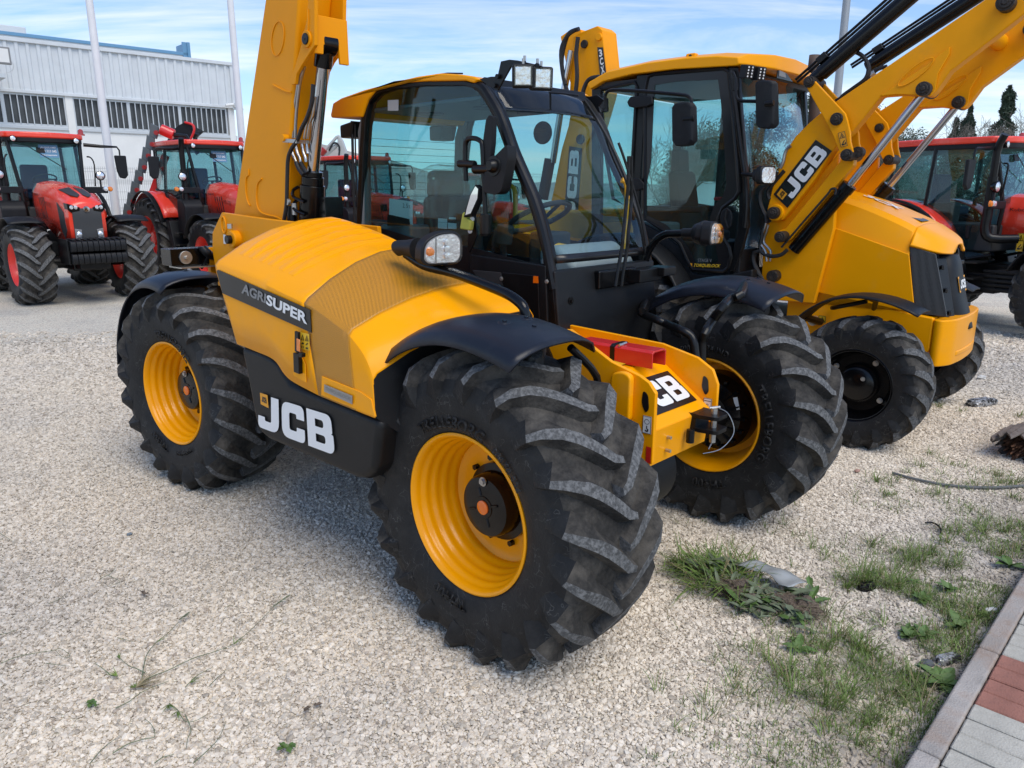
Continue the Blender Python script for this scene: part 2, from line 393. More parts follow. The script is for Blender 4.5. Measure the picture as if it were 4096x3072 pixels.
def _jcb(x):
    J = rpoly([(x+.5,1),(x+.86,1),(x+.86,0,.34),(x-.12,0,.3),(x-.12,.36,.02),(x+.2,.36,.02),(x+.2,.25,.06),(x+.5,.25,.06)])
    x += 1.0
    Cc = rpoly([(x,0,.3),(x+1.0,0,.3),(x+1.0,.38,.02),(x+.66,.38,.02),(x+.66,.26,.06),(x+.34,.26,.08),(x+.34,.74,.08),(x+.66,.74,.06),(x+.66,.62,.02),(x+1.0,.62,.02),(x+1.0,1,.3),(x,1,.3)])
    x += 1.12
    Bb = rpoly([(x,0),(x+1.05,0,.28),(x+1.05,.5,.22),(x+.96,.51,.03),(x+1.02,.54,.1),(x+1.02,1,.26),(x,1)])
    h1 = rpoly([(x+.34,.2),(x+.72,.2,.09),(x+.72,.41,.09),(x+.34,.41)])
    h2 = rpoly([(x+.34,.6),(x+.68,.6,.09),(x+.68,.8,.09),(x+.34,.8)])
    return [J, Cc, Bb, h1, h2]
def jcb_mark(parent, corners, box=(-.12, 0, 3.17, 1), m=None, square=True, lift=0.0035, word='lettering'):
    mapdecal(word, curve2d(_jcb(0)), corners, m or M['white'], parent, lift, box=box)
    if square:
        sq = [(-.12,.5),(.36,.5),(.36,1.06),(-.12,1.06)]
        mapdecal('emblem', curve2d([sq]), corners, M['decal_orange'], parent, lift, box=box)
        def sm(l): return [[(-.06+(p[0]+.12)/3.29*.36, .68+p[1]*.2) for p in s] for s in l]
        mapdecal('emblem_lettering', curve2d(sm(_jcb(0))), corners, M['decal_black'], parent, lift+.001, box=box)
def plate(name, corners, m, parent, lift=0.001, th=0.0, rad=0.0, asp=1.0):
    pts = [(0,0),(1,0),(1,1),(0,1)] if not rad else rpoly([(0,0,rad),(1,0,rad),(1,1,rad),(0,1,rad)])
    return mapdecal(name, curve2d([pts]), corners, m, parent, lift, box=(0,0,1,1), extr=th)
def label_text(name, body, corners, m, parent, lift=0.003, bold=0.0, shear=0.0, space=1.0):
    return mapdecal(name, textmesh(body, bold, shear, space), corners, m, parent, lift)
def warn_sticker(parent, c, m='decal_yellow', two=True, name='warning_sticker'):
    """small yellow sticker: border, triangle above, pictogram below; c = corners (bl, br, tr, tl)"""
    s = plate(name, c, M[m], parent, 0.002)
    bx = (0, 0, 1, 2 if two else 1)
    k = [rpoly([(0.03,0.03),(0.97,0.03),(0.97,bx[3]-.03),(0.03,bx[3]-.03)]), rpoly([(0.08,0.08),(0.92,0.08),(0.92,bx[3]-.08),(0.08,bx[3]-.08)])]
    t0 = 1.0 if two else 0.0
    k += [[(0.15,t0+.16),(0.85,t0+.16),(0.5,t0+.86)], [(0.27,t0+.23),(0.73,t0+.23),(0.5,t0+.70)], [(0.45,t0+.26),(0.55,t0+.26),(0.56,t0+.52),(0.44,t0+.52)]]
    if two:
        k += [[(0.2,.2),(0.62,.2),(0.62,.42),(0.2,.42)], [(0.4,.42),(0.75,.75),(0.66,.84),(0.3,.5)], [(0.68,.25),(0.84,.25),(0.84,.6),(0.68,.5)]]
    mapdecal('sticker_print', curve2d(k), c, M['decal_black'], s, 0.003, box=bx)
    return s
def dirt_bolt(mb, c, ax, r=0.012, h=0.01, n=6, mi=0):
    c = Vector(c); d = {'x': Vector((1,0,0)), 'y': Vector((0,1,0)), 'z': Vector((0,0,1))}[ax.strip('-')]*(-1 if '-' in ax else 1)
    mb.cyl(c, c+d*h*0.35, r*1.5, 14, mi); mb.cyl(c+d*h*0.35, c+d*h, r, n, mi)

# ---------------------------------------------------------------- tyres and wheels
def tyre_mesh(name, Rt, W, rr, nl, lh, drop=0.21, lw=0.034, style='ag', n=96):
    """agricultural tyre about the Y axis; forward is +x, chevrons point down at the front"""
    mb = MB(); Rb = Rt-lh; H = Rb-rr
    hw = W/2
    half = [(0.0, Rb), (0.25*W, Rb-0.004), (0.38*W, Rb-0.016), (0.455*W, Rb-0.045), (0.492*W, Rb-0.10), (0.505*W, Rb-0.45*H), (0.49*W, rr+0.28*H), (0.455*W, rr+0.10*H), (0.43*W, rr+0.012), (0.40*W, rr-0.004)]
    hp = [Vector((a, b, 0)) for a, b in half]
    sm = catmull(hp, 3)
    prof = [(-p.x, p.y) for p in reversed(sm)]+[(p.x, p.y) for p in sm[1:]]
    vs = []; k = len(prof)
    rnd = random.Random(3)
    for t, r in prof:
        for j in range(n):
            a = 2*math.pi*j/n; vs.append((r*math.cos(a), t, r*math.sin(a)))
    fs = []; ms = []
    for i in range(k-1):
        wmid = abs((prof[i][0]+prof[i+1][0])/2); rm = (prof[i][1]+prof[i+1][1])/2
        mi = 1 if (wmid < 0.47*W and rm > Rb-0.06) else 0
        for j in range(n):
            fs.append((i*n+j, (i+1)*n+j, (i+1)*n+(j+1) % n, i*n+(j+1) % n)); ms.append(mi)
    mb.v = vs; mb.f = [list(f) for f in fs]; mb.m = ms
    # arc length table of the half profile for the lug path
    tab = [0.0]
    for i in range(1, len(sm)): tab.append(tab[-1]+(sm[i]-sm[i-1]).length)
    def at(s):
        if s <= 0: return Vector((s, Rb, 0)), Vector((0, 1, 0))
        for i in range(1, len(tab)):
            if tab[i] >= s: break
        f = min(1, (s-tab[i-1])/(tab[i]-tab[i-1]))
        p = sm[i-1].lerp(sm[i], f); d = (sm[i]-sm[i-1]).normalized()
        return p, Vector((-d.y, d.x, 0))
    sh = tab[9]      # shoulder
    end = sh+0.085+0.06*H
    ns = 9
    for side in (1, -1):
        for L_ in range(nl):
            a0 = 2*math.pi*(L_+(0.5 if side < 0 else 0))/nl
            rows = []
            for q in range(ns+1):
                u = q/ns
                s = -0.028+(end+0.028)*u
                p, nr = at(max(s, 0))
                w_ = p.x if s > 0 else s
                su = max(0, min(1, s/sh))
                c = drop*(su**0.92)+max(0, s-sh)*0.35
                h = lh
                if s > sh: h = lh*max(0.0, 1-(s-sh)/(end-sh))**0.8*1.05+0.002
                if style == 'ag':
                    wt = lw*(0.50+0.16*math.sin(su*3.1)-.12*max(0,(su-.8)*5)) if s < sh else lw*(0.38+1.0*(s-sh))
                    wb = wt+lh*(0.42+1.1*max(0, min(1, (s-.72*sh)/(.3*sh))))+0.006
                else:
                    wt = lw*0.75; wb = wt+lh*0.6
                if q == 0: wt *= 0.72; wb *= 0.9
                # direction of the path in (w,c) to get the across vector
                du = 0.01
                s2 = s+du; p2, _ = at(max(s2, 0)); c2 = drop*(max(0, min(1, s2/sh))**0.92)+max(0, s2-sh)*0.35
                tv = Vector((du, c2-c)).normalized(); av = Vector((-tv.y, tv.x))   # across: (along profile, circumferential)
                nx, ny = nr.x, nr.y
                if s <= 0: nx, ny = 0, 1
                ss = max(s, 0)
                row = []
                for (o_, hh) in ((-(wt+lh*.3+.004), -0.006), (-wt, h), (wt, h), (wb, -0.006)):
                    sp = s+av.x*o_; cc = c+av.y*o_
                    if sp > 0: pp, nn = at(min(sp, tab[-1])); pw, pr = pp.x, pp.y; nn = nn
                    else: pw, pr, nn = sp, Rb, Vector((0, 1, 0))
                    W2 = pw+nn.x*hh; R2 = pr+nn.y*hh
                    th = a0+cc/Rb
                    row.append((R2*math.cos(th), W2*side, R2*math.sin(th)))
                rows.append(row)
            k0 = len(mb.v)
            for r_ in rows: mb.v += r_
            for q in range(ns):
                for j in range(3):
                    a = k0+q*4+j; mb.f.append([a, a+1, a+5, a+4] if side > 0 else [a, a+4, a+5, a+1])
                    u = (q+0.5)/ns
                    mb.m.append(2 if (j == 1 and -0.028+(end+0.028)*u < sh*1.02) else (1 if -0.028+(end+0.028)*u < sh else 0))
            mb.f.append([k0, k0+1, k0+2, k0+3][::-1] if side > 0 else [k0, k0+1, k0+2, k0+3]); mb.m.append(2)
    me = mb.mesh(name, [M['rubber'], M['tread'], M['lug']])
    bm = bmesh.new(); bm.from_mesh(me); bmesh.ops.recalc_face_normals(bm, faces=bm.faces); bm.to_mesh(me); bm.free()
    me.polygons.foreach_set('use_smooth', [True]*len(me.polygons)); me.set_sharp_from_angle(angle=R(32))
    return me
def side_text(name, body, parent, y, r0, r1, a_mid, m, sgn=-1, span=None, bold=0.02):
    """raised lettering bent round a sidewall; a_mid in degrees, seen from the side sgn*y"""
    me = textmesh(body, bold)
    P = [v.co.copy() for v in me.vertices]
    x0 = min(p.x for p in P); x1 = max(p.x for p in P); y0 = min(p.y for p in P); y1 = max(p.y for p in P)
    rm = (r0+r1)/2; wd = span or (x1-x0)/(y1-y0)*(r1-r0)
    for v, p in zip(me.vertices, P):
        u = (p.x-x0)/(x1-x0)-0.5; t = (p.y-y0)/(y1-y0)
        r = r0+(r1-r0)*t; a = R(a_mid)-u*wd/rm*(-sgn)
        bulge = 0.012*math.sin(t*math.pi)
        v.co = (r*math.cos(a)*1.0, y+sgn*bulge, r*math.sin(a))
    me.materials.clear(); me.materials.append(m); me.name = name
    o = bpy.data.objects.new(name, me); put(o, parent)
    md = o.modifiers.new('s', 'SOLIDIFY'); md.thickness = 0.003; md.offset = 0
    return o

# ================================================================ telehandler (x forward, y left, origin under the front axle)
T = thing('telehandler', 'yellow and black telescopic handler with its boom raised and AGRISUPER written on the engine cover', 'telehandler', (0.4789, 3.4814, 0), -0.7536)
TH_TYRE = tyre_mesh('tyre', 0.665, 0.50, 0.325, 20, 0.048, drop=0.20, lw=0.033, n=120)
def th_rim():
    mb = MB()
    o = [(.222,.337),(.226,.330),(.222,.322),(.208,.317)]
    for k in range(28):
        t = k/27; o.append((.200-.185*t, .313-.052*t**.9+.0030*math.sin(t*6.283*4.2)*(1-.2*t)))
    o += [(.006,.250),(.002,.22),(-.004,.17),(-.004,.10)]
    mb.lathe([(-t, r) for t, r in o], n=72, cap=False)
    i = [(.222,.337),(.19,.335),(-.19,.335),(-.222,.337),(-.226,.330),(-.222,.322),(-.15,.302),(-.02,.27),(-.02,.10)]
    mb.lathe([(-t, r) for t, r in i], n=72, cap=False)
    return mb
def th_wheel(x, y, side, steer, inner=False):
    """side -1: outer face to the vehicle's right"""
    wh = bpy.data.objects.new('wheel', None); put(wh, T); wh.location = (x, y, 0.633); wh.rotation_euler = (0, 0, steer)
    t = bpy.data.objects.new('tyre', TH_TYRE); put(t, wh); t.rotation_euler = (0, 0.12*x+0.05+y*0.1, 0)
    r = th_rim().obj('rim', M['rim_yellow'], wh, ang=50)
    if side > 0: r.rotation_euler = (0, 0, math.pi)
    # hub
    mb = MB()
    s = side
    prof = [(0.0,.165),(0.03,.165),(0.034,.136),(0.096,.131),(.108,.124),(.112,.10),(.112,.048),(.116,.046),(.116,0)]
    mb.lathe([(s*t_, r_) for t_, r_ in prof], n=48)
    for k in range(10):
        a = 2*math.pi*k/10
        mb.cyl((.185*math.cos(a), s*.0, .185*math.sin(a)), (.185*math.cos(a), s*.022, .185*math.sin(a)), .013, 6)
    for k in range(4):
        a = R(90)*k+R(20)
        p = Vector((.05*math.cos(a), s*.113, .05*math.sin(a))); q = Vector((.085*math.cos(a), s*.113, .085*math.sin(a)))
        mb.tube([p, q], .006, 6)
    hb = mb.obj('hub', M['black_gloss'], wh, ang=40)
    mb = MB(); mb.lathe([(s*.116,.030),(s*.122,.030),(s*.124,.027),(s*.124,0)], n=24)
    if not inner: mb.obj('reflector', M['orange'], wh)
    mb = MB(); dirt_bolt(mb, (.0, s*.113, .112), '-y' if s < 0 else 'y', .013, .014); mb.cyl((.12, s*.01, .25), (.12, s*.07, .235), .006, 8); mb.obj('valve_bolt', M['steel'], wh)
    if not inner:
        mb = MB(); mb.cbox((.095, s*.035, .250), (.05, .07, .006), ry=R(20)); mb.cbox((.10, s*.06, .236), (.03, .012, .04), ry=R(20)); mb.obj('valve_guard', M['rim_yellow'], wh, bevel=.003)
    return wh
w1 = th_wheel(0, -0.755, -1, -0.01)
w2 = th_wheel(-2.75, -0.755, -1, 0.109)
w3 = th_wheel(0, 1.15, 1, -0.01)
w4 = th_wheel(-2.75, 1.15, 1, 0.109)
for wh, am in ((w1, 97), (w1, -100), (w2, 70), (w2, -115)):
    side_text('sidewall_lettering', 'TRELLEBORG' if am > 0 else 'TH400', wh, -.246, .362, .412, am, M['rubber'])
side_text('sidewall_lettering', '500/70 R24', w2, -.248, .37, .40, -70, M['rubber'])
side_text('sidewall_lettering', '500/70 R24', w1, -.248, .37, .40, 45, M['rubber'])
# left front wheel shows its inner side and front: big planetary hub behind
side_text('sidewall_lettering', 'TRELLEBORG', w3, -.250, .375, .43, 5, M['rubber'])
side_text('sidewall_lettering', '500/70 R24 IND', w3, -.250, .385, .42, 92, M['rubber'])
side_text('sidewall_lettering', 'TH400', w3, -.250, .375, .43, -80, M['rubber'])
mb = MB()
mb.lathe([(-.02,.235),(-.10,.23),(-.13,.20),(-.16,.19),(-.18,.14),(-.19,.10),(-.20,.0)], n=48)
for k in range(16):
    a = 2*math.pi*k/16
    mb.cyl((.205*math.cos(a), -.10, .205*math.sin(a)), (.205*math.cos(a), -.15, .205*math.sin(a)), .012, 6)
    mb.cbox((.165*math.cos(a), -.172, .165*math.sin(a)), (.06, .02, .008), ry=-a)
mb.obj('planetary_hub', M['black_gloss'], w3, ang=40)
plate('hub_label', [Vector((.14, -.165, .12)), Vector((.16, -.165, .05)), Vector((.185,-.165,.06)), Vector((.165,-.165,.13))], M['paper'], w3)

# ---- axles and chassis
mb = MB()
mb.prism([(-3.25,.62),(-.2,.62),(.1,.72),(.1,.95),(-3.25,1.0)], 'y', -.30, .16)
mb.cyl((0,-.62,.63),(0,1.0,.63),.12,20); mb.cyl((-2.75,-.62,.63),(-2.75,1.0,.63),.12,20); mb.box((-.1,.15,.85),(.1,.6,1.0))
mb.cbox((0,0,.62),(.30,.5,.34)); mb.cbox((-2.75,0,.62),(.30,.5,.34))
mb.cbox((-1.2,-.45,.78),(1.6,.6,.35))
mb.cbox((-3.2,-.05,.95),(.25,1.5,.3))
mb.obj('axle', M['black'], T, bevel=.02)
# rounded axle nose seen below the front frame
mb = MB(); mb.cyl((.12,-.22,.60),(.12,.10,.60),.20,28); mb.cbox((.05,-.33,.62),(.2,.2,.22)); mb.obj('axle_housing', M['plastic'], T, bevel=.01)
# front frame: two side plates, deck, sloped plate, lower plate
NY, FY = -.335, .205
pn = xz([(0.004,-0.335,1.299),(0.23,-0.335,1.189),(0.372,-0.335,1.152),(0.417,-0.335,1.131),(0.451,-0.335,1.092),(0.468,-0.335,0.79),(0.448,-0.335,0.777),(0.395,-0.335,0.772),(0.283,-0.335,0.817)])
mb = MB(); mb.prism([pn[0], pn[1], pn[2], pn[3], pn[4], (pn[4][0], pn[5][1]), (pn[4][0]-.04, pn[5][1]-.02), (-.25,.76), (-.6,.80), (-.6,1.24)], 'y', NY, NY+.022)
mb.obj('front_side_plate', M['yellow'], T, bevel=.004)
xf = pn[4][0]
zt = pn[2][1]
mb = MB(); mb.prism([(-.6,zt+.06),(xf-.30,zt+.03),(xf-.11,zt-.01),(xf-.03,zt-.055),(xf,zt-.12),(xf,pn[5][1]+.10),(xf-.06,pn[5][1]-.02),(-.25,.76),(-.6,.80)], 'y', FY-.022, FY)
mb.obj('front_side_plate', M['yellow'], T, bevel=.004)
mb = MB()
mb.prism([(-.55,zt-.01),(xf-.30,zt-.045),(xf-.30,zt-.06),(-.55,zt-.025)], 'y', NY+.022, FY-.022); mb.obj('deck_plate', M['yellow'], T, bevel=.003)
mb = MB(); mb.prism([(xf-.30,zt-.046),(xf-.025,zt-.235),(xf-.035,zt-.25),(xf-.31,zt-.062)], 'y', NY+.0225, FY-.0225); mb.obj('sloping_plate', M['yellow'], T, bevel=.003)
mb = MB(); mb.prism([(xf-.025,zt-.236),(xf-.045,zt-.40),(xf-.06,zt-.40),(xf-.04,zt-.245)], 'y', NY+.0225, FY-.0225); mb.obj('lower_plate', M['yellow'], T, bevel=.003)
# letters on the sloping plate
def slope(u, v): # u across (right to left), v 0 bottom 1 top
    a = Vector((xf-.05, 0, zt-.217)); b = Vector((xf-.27, 0, zt-.066)); p = a.lerp(b, v); p.y = NY+.03+u*(FY-NY-.06); return p
c = [slope(0.04,.12), slope(.93,.12), slope(.93,.86), slope(.04,.86)]
plate('lettering_panel', c, M['decal_black'], T, .003)
jcb_mark(T, [slope(.07,.22), slope(.90,.22), slope(.90,.76), slope(.07,.76)], m=M['white'], square=False, lift=.006)
# warning sticker on the deck
dk = [Vector((xf-.34, NY+.12, zt-.038)), Vector((xf-.34, FY-.13, zt-.038)), Vector((xf-.41, FY-.13, zt-.033)), Vector((xf-.41, NY+.12, zt-.033))]
plate('warning_sticker', dk, M['decal_yellow'], T, .003)
# raised pad with lifting hole, stickers
mb = MB(); mb.prism(rpoly([(xf-.20,zt-.20,.03),(xf-.10,zt-.20,.03),(xf-.10,zt+.0,.03),(xf-.14,zt+.015,.03),(xf-.20,zt-.0,.03)]), 'y', NY-.035, NY); 
mb.obj('pivot_pad', M['yellow'], T, bevel=.01)
def slot(x, z, y, nm='lifting_hole'):
    mb = MB(); pts = rpoly([(x-.018,z-.012,.018),(x+.004,z-.05,.018),(x+.02,z-.03,.015),(x+.012,z+.03,.02),(x-.012,z+.045,.02)]); mb.prism(pts, 'y', y-.003, y-.001)
    mb.obj(nm, M['decal_black'], T); 
slot(xf-.045, zt-.10, NY)
slot(xf-.06, zt-.13, FY-.022)
def ysticker(x, z, w_, h, y, hook):
    c = [Vector((x,y,z)), Vector((x+w_,y,z)), Vector((x+w_,y,z+h)), Vector((x,y,z+h))]
    plate('sticker', c, M['paper'], T, .003)
    L = [rpoly([(.02,.02),(.98,.02),(.98,1.98),(.02,1.98)]), rpoly([(.07,.07),(.93,.07),(.93,1.93),(.07,1.93)])]
    if hook:
        L += [[(.5+.3*math.cos(t*.4),1.35+.3*math.sin(t*.4)) for t in range(16)], [(.5+.24*math.cos(t*.4),1.35+.24*math.sin(t*.4)) for t in range(16)]]
        L += [[(.44,.9),(.56,.9),(.56,.62),(.72,.5),(.68,.25),(.45,.2),(.28,.35),(.38,.42),(.5,.32),(.58,.45),(.44,.6)]]
    else:
        L += [[(.1,1.62),(.9,1.62),(.9,1.7),(.1,1.7)], [(.38,1.3),(.62,1.3),(.62,1.02),(.38,1.02)], [(.44,1.24),(.56,1.24),(.56,1.08),(.44,1.08)], [(.2,.3),(.3,.3),(.45,.95),(.36,.98)], [(.7,.3),(.8,.3),(.64,.98),(.56,.95)], [(.2,.22),(.8,.22),(.8,.29),(.2,.29)]]
    mapdecal('sticker_print', curve2d(L), c, M['decal_black'], T, .0045, box=(0,0,1,2))
ysticker(xf-.052, zt-.235, .042, .075, NY, True)
ysticker(xf-.062, zt-.265, .042, .075, FY-.023, False)
plate('sticker', [Vector((xf-.03,NY,zt-.36)), Vector((xf-.005,NY,zt-.36)), Vector((xf-.005,NY,zt-.29)), Vector((xf-.03,NY,zt-.29))], M['red'], T, .003)
mb = MB()
for (u, zz) in ((.30,.29),(.30,.35)): mb.cyl((xf-.035, NY+u*(FY-NY), zt-zz), (xf-.012, NY+u*(FY-NY), zt-zz), .008, 6)
mb.obj('bolt', M['zinc'], T)
# red channel (lock) strapped on the deck
mb = MB()
cx0, cx1 = xf-.62, xf-.20
U = [(-.155,0),(-.155,.07),(-.14,.08),(-.055,.08),(-.04,.07),(-.04,0),(-.048,0),(-.048,.064),(-.06,.071),(-.135,.071),(-.147,.064),(-.147,0)]
mb.prism([(y_+.10, z_+zt-.038) for y_, z_ in U], 'x', cx0, cx1)
lk = mb.obj('locking_channel', M['red'], T, bevel=.002)
mb = MB(); mb.prism([(y_*1.04+.1038, z_*1.06+zt-.039) for y_, z_ in [(-.155,0),(-.155,.07),(-.14,.08),(-.055,.08),(-.04,.07),(-.04,0)]], 'x', cx0+.19, cx0+.215); mb.obj('strap', M['black'], T)
mb = MB(); mb.tube([(cx0+.24,-.055,zt+.045),(cx0+.24,.0,zt+.05)], .006, 8); mb.cyl((cx0+.235,-.03,zt+.025),(cx0+.235,-.03,zt+.05),.01,8); mb.obj('clamp_bolt', M['zinc'], T)
# towing jaw with pin and cable
mb = MB(); hx = xf-.035; hy = .075; hz = zt-.255
mb.prism(rpoly([(hx,hy-.06),(hx+.05,hy-.065),(hx+.13,hy-.05,.02),(hx+.13,hy+.05,.02),(hx+.05,hy+.065),(hx,hy+.06)]), 'z', hz+.015, hz+.032)
mb.prism(rpoly([(hx,hy-.06),(hx+.05,hy-.065),(hx+.13,hy-.05,.02),(hx+.13,hy+.05,.02),(hx+.05,hy+.065),(hx,hy+.06)]), 'z', hz-.048, hz-.030)
mb.box((hx,hy-.06,hz-.048),(hx+.03,hy+.06,hz+.032)); mb.cyl((hx+.03,hy-.10,hz-.09),(hx+.03,hy-.10,hz-.03),.018,12)
mb.obj('towing_jaw', M['black'], T, bevel=.004)
mb = MB(); mb.cyl((hx+.085,hy,hz-.10),(hx+.085,hy,hz+.055),.014,16); mb.tube([(hx+.07,hy-.02,hz+.06),(hx+.10,hy+.02,hz+.062)],.006,8); mb.obj('towing_pin', M['zinc'], T)
mb = MB(); mb.tube([(hx+.09,hy+.01,hz+.06),(hx+.13,hy+.045,hz+.03),(hx+.16,hy+.05,hz-.05),(hx+.13,hy+.0,hz-.12),(hx+.07,hy-.05,hz-.145)],.0022,6,smooth=8); mb.tube([(hx+.085,hy,hz-.1),(hx+.08,hy-.02,hz-.13)],.003,6); mb.obj('pin_cable', M['steel'], T)

# ---- mudguards
def fender(name, yc, hw_, a0, a1, rad, zc=.633, xc=0.0, crown=.07, dimples=True, skew=0.0, flat=0.0):
    rows = []; n = 28; m_ = 12
    for i in range(n+1):
        t = i/n; a = a0+(a1-a0)*t; row = []
        for j in range(m_+1):
            u = j/m_*2-1
            a_ = a+skew*u*(0.3+0.7*(1-t))
            rr_ = rad+crown*(1-abs(u)**2.6)-.0
            if abs(u) > .99: rr_ -= .022
            if flat and t < 0.25: rr_ += flat*(1-t/0.25)**1.5
            row.append((xc+rr_*math.cos(a_), yc+u*hw_, zc+rr_*math.sin(a_)))
        rows.append(row)
    mb = MB(); mb.grid(rows); f = mb.obj(name, M['fender'], T, ang=60, solid=.010)
    if dimples:
        for (t, u) in ((.26,-.25),(.26,.25),(.16,0.02)) if hw_ > .2 else ((.3,0),):
            a = a0+(a1-a0)*t; rr_ = rad+crown*(1-abs(u)**2.6)
            c = Vector((xc+rr_*math.cos(a), yc+u*hw_, zc+rr_*math.sin(a))); nn = Vector((math.cos(a), 0, math.sin(a)))
            mb = MB(); mb.tube([c-nn*.002, c+nn*.008], [.034,.020], 18); mb.tube([c+nn*.008, c+nn*.014], .010, 6); mb.obj('boss', M['fender'], f, ang=30)
    return f
fender('front_mudguard', -.79, .245, R(65), R(132), .715, crown=.062, flat=.015)
fender('front_mudguard', 1.16, .245, R(64), R(131), .715, crown=.062, flat=.015)
fender('rear_mudguard', -.79, .245, R(75), R(172), .70, xc=-2.75, crown=.06)
fender('rear_mudguard', 1.16, .245, R(75), R(172), .70, xc=-2.75, crown=.06)
# tubes carrying the left mudguard
mb = MB()
tA = [(0.193,0.45,1.036),(0.178,0.45,1.108),(0.168,0.45,1.153),(0.146,0.45,1.185),(0.087,0.45,1.207)]+[(-0.079,0.6,1.195),(-0.148,0.6,1.213)]+[(-0.283,0.7,1.21),(-0.31,0.7,1.221),(-0.306,0.7,1.24)]+[(-.45,.95,1.25)]
tB = [(0.192,0.5,1.028),(0.186,0.5,1.116),(0.187,0.5,1.158),(0.204,0.5,1.206)]+[(0.173,0.62,1.243),(0.228,0.62,1.323)]+[(0.173,0.8,1.338),(0.223,0.8,1.36)]+[(.12,1.05,1.38)]
mb.tube(tA,.022,12,smooth=4)
mb.tube(tB,.024,12,smooth=4)
mb.obj('mudguard_tube', M['black'], T)
mb = MB(); mb.tube([(-.05,-.36,1.0),(-.05,-.40,1.15),(-.05,-.5,1.30),(-.05,-.6,1.345)],.022,10,smooth=4); mb.tube([(.22,-.42,1.0),(.24,-.45,1.15),(.22,-.6,1.29)],.016,10,smooth=4); mb.obj('mudguard_tube', M['black'], T)

# ---- engine pod: lower black panel
pb = xz([(-1.514,-1.1,1.136),(-1.325,-1.1,1.133),(-1.224,-1.1,1.121),(-1.152,-1.1,1.103),(-1.101,-1.1,1.063),(-1.05,-1.1,1.025),(-0.951,-1.1,1.011),(-0.797,-1.1,1.003),(-0.571,-1.1,0.991),(-0.401,-1.1,0.984),(-0.366,-1.1,0.966),(-0.419,-1.1,0.745),(-0.493,-1.1,0.688),(-0.567,-1.1,0.673),(-1.31,-1.1,0.68),(-1.4,-1.1,0.703),(-1.43,-1.1,0.774),(-1.475,-1.1,0.993)])
mb = MB(); mb.prism([(x, z-.004) for x, z in pb], 'y', -1.095, -.5); mb.obj('lower_side_panel', M['panel_black'], T, bevel=.035, segs=4)
jcb_mark(T, [(-1.376,-1.1,0.735),(-0.699,-1.1,0.747),(-0.708,-1.1,0.929),(-1.343,-1.1,0.915)], square=False, box=(-.12,0,3.17,1))
sqc = [(-1.329,-1.1,0.862),(-1.255,-1.1,0.856),(-1.255,-1.1,0.922),(-1.328,-1.1,0.921)]
plate('emblem', sqc, M['decal_orange'], T, .004)
mapdecal('emblem_lettering', curve2d(_jcb(0)), [quadmap(sqc,.2,.3), quadmap(sqc,.85,.3), quadmap(sqc,.8,.75), quadmap(sqc,.15,.75)], M['decal_black'], T, .0055, box=(-.12,0,3.17,1))

# ---- engine pod: sheet surfaces interpolated over stations
ST = [  # xb, xo, xi, zb, zo, zm, zi
 (-1.52,-1.690,-1.72,1.140,1.545,1.690,1.742),
 (-1.36,-1.55,-1.57,1.130,1.530,1.675,1.725),
 (-1.17,-1.34,-1.38,1.112,1.505,1.645,1.690),
 (-1.08,-1.18,-1.24,1.055,1.480,1.615,1.660),
 (-1.00,-1.06,-1.14,1.030,1.458,1.590,1.635),
 (-.80,-.880,-1.05,1.005,1.428,1.560,1.605),
 (-.72,-.78,-.93,1.000,1.405,1.525,1.570),
 (-.57,-.60,-.64,.992,1.345,1.448,1.490),
 (-.52,-.555,-.55,.990,1.328,1.428,1.470),
 (-.43,-.475,-.35,.986,1.275,1.378,1.420),
 (-.405,-.43,-.24,.985,1.225,1.345,1.392),
 (-.39,-.40,-.20,.985,1.165,1.310,1.370)]
def row(s):
    xb, xo, xi, zb, zo, zm, zi = s
    L = [(xb,-1.10,zb)]
    for t in (.35,.7,.9): L.append((xb+(xo-xb)*t, -1.10+.004*t, zb+(zo-.03-zb)*t))
    L += [(xo,-1.093,zo-.022),(xo,-1.075,zo-.002)]
    for t, zz in ((.2,None),(.45,None),(.7,None),(1,None)):
        y_ = -1.075+t*.70; x_ = xo+(xi-xo)*t
        # quadratic through zo (t0), zm (.46), zi (1)
        a = zo; b2 = zm; c2 = zi; k = .464
        z_ = a*(t-k)*(t-1)/(k)+b2*t*(t-1)/(k*(k-1))+c2*t*(t-k)/(1-k)
        L.append((x_, y_, z_))
    L += [(xi,-.350,zi-.03),(xi,-.345,zi-.35)]
    return [Vector(p) for p in L]
def sheet(name, m, i0, i1, sub=5, push=0.0, uv=False, u0=0, u1=None, th=.008):
    rows0 = [row(s) for s in ST]
    k = len(rows0[0]); u1 = u1 or k
    cols = []
    for j in range(u0, u1):
        c = catmull([r[j] for r in rows0], sub); cols.append(c[i0*sub:i1*sub+1])
    if push:
        cols = [[p+Vector((0,-push if j+u0 < 5 else 0,-(-push) if j+u0 >= 5 else 0)) for p in c] for j, c in enumerate(cols)]
    mb = MB(); mb.grid(cols)
    o = mb.obj(name, m, T, ang=38, solid=th, fixn=True)
    return o, cols
sheet('engine_cover', M['yellow'], 0, 5)
gp, gcols = sheet('perforated_grille', M['perf'], 5, 8, u0=0)
uvl = gp.data.uv_layers.new(name='UVMap')
for lp in gp.data.loops:
    co = gp.data.vertices[lp.vertex_index].co
    uvl.data[lp.index].uv = (co.x*1.0, (co.z if co.y < -1.08 else co.z*0.3+ (co.y+1.08)+1.0))
sheet('front_cowl', M['yellow'], 8, 11)
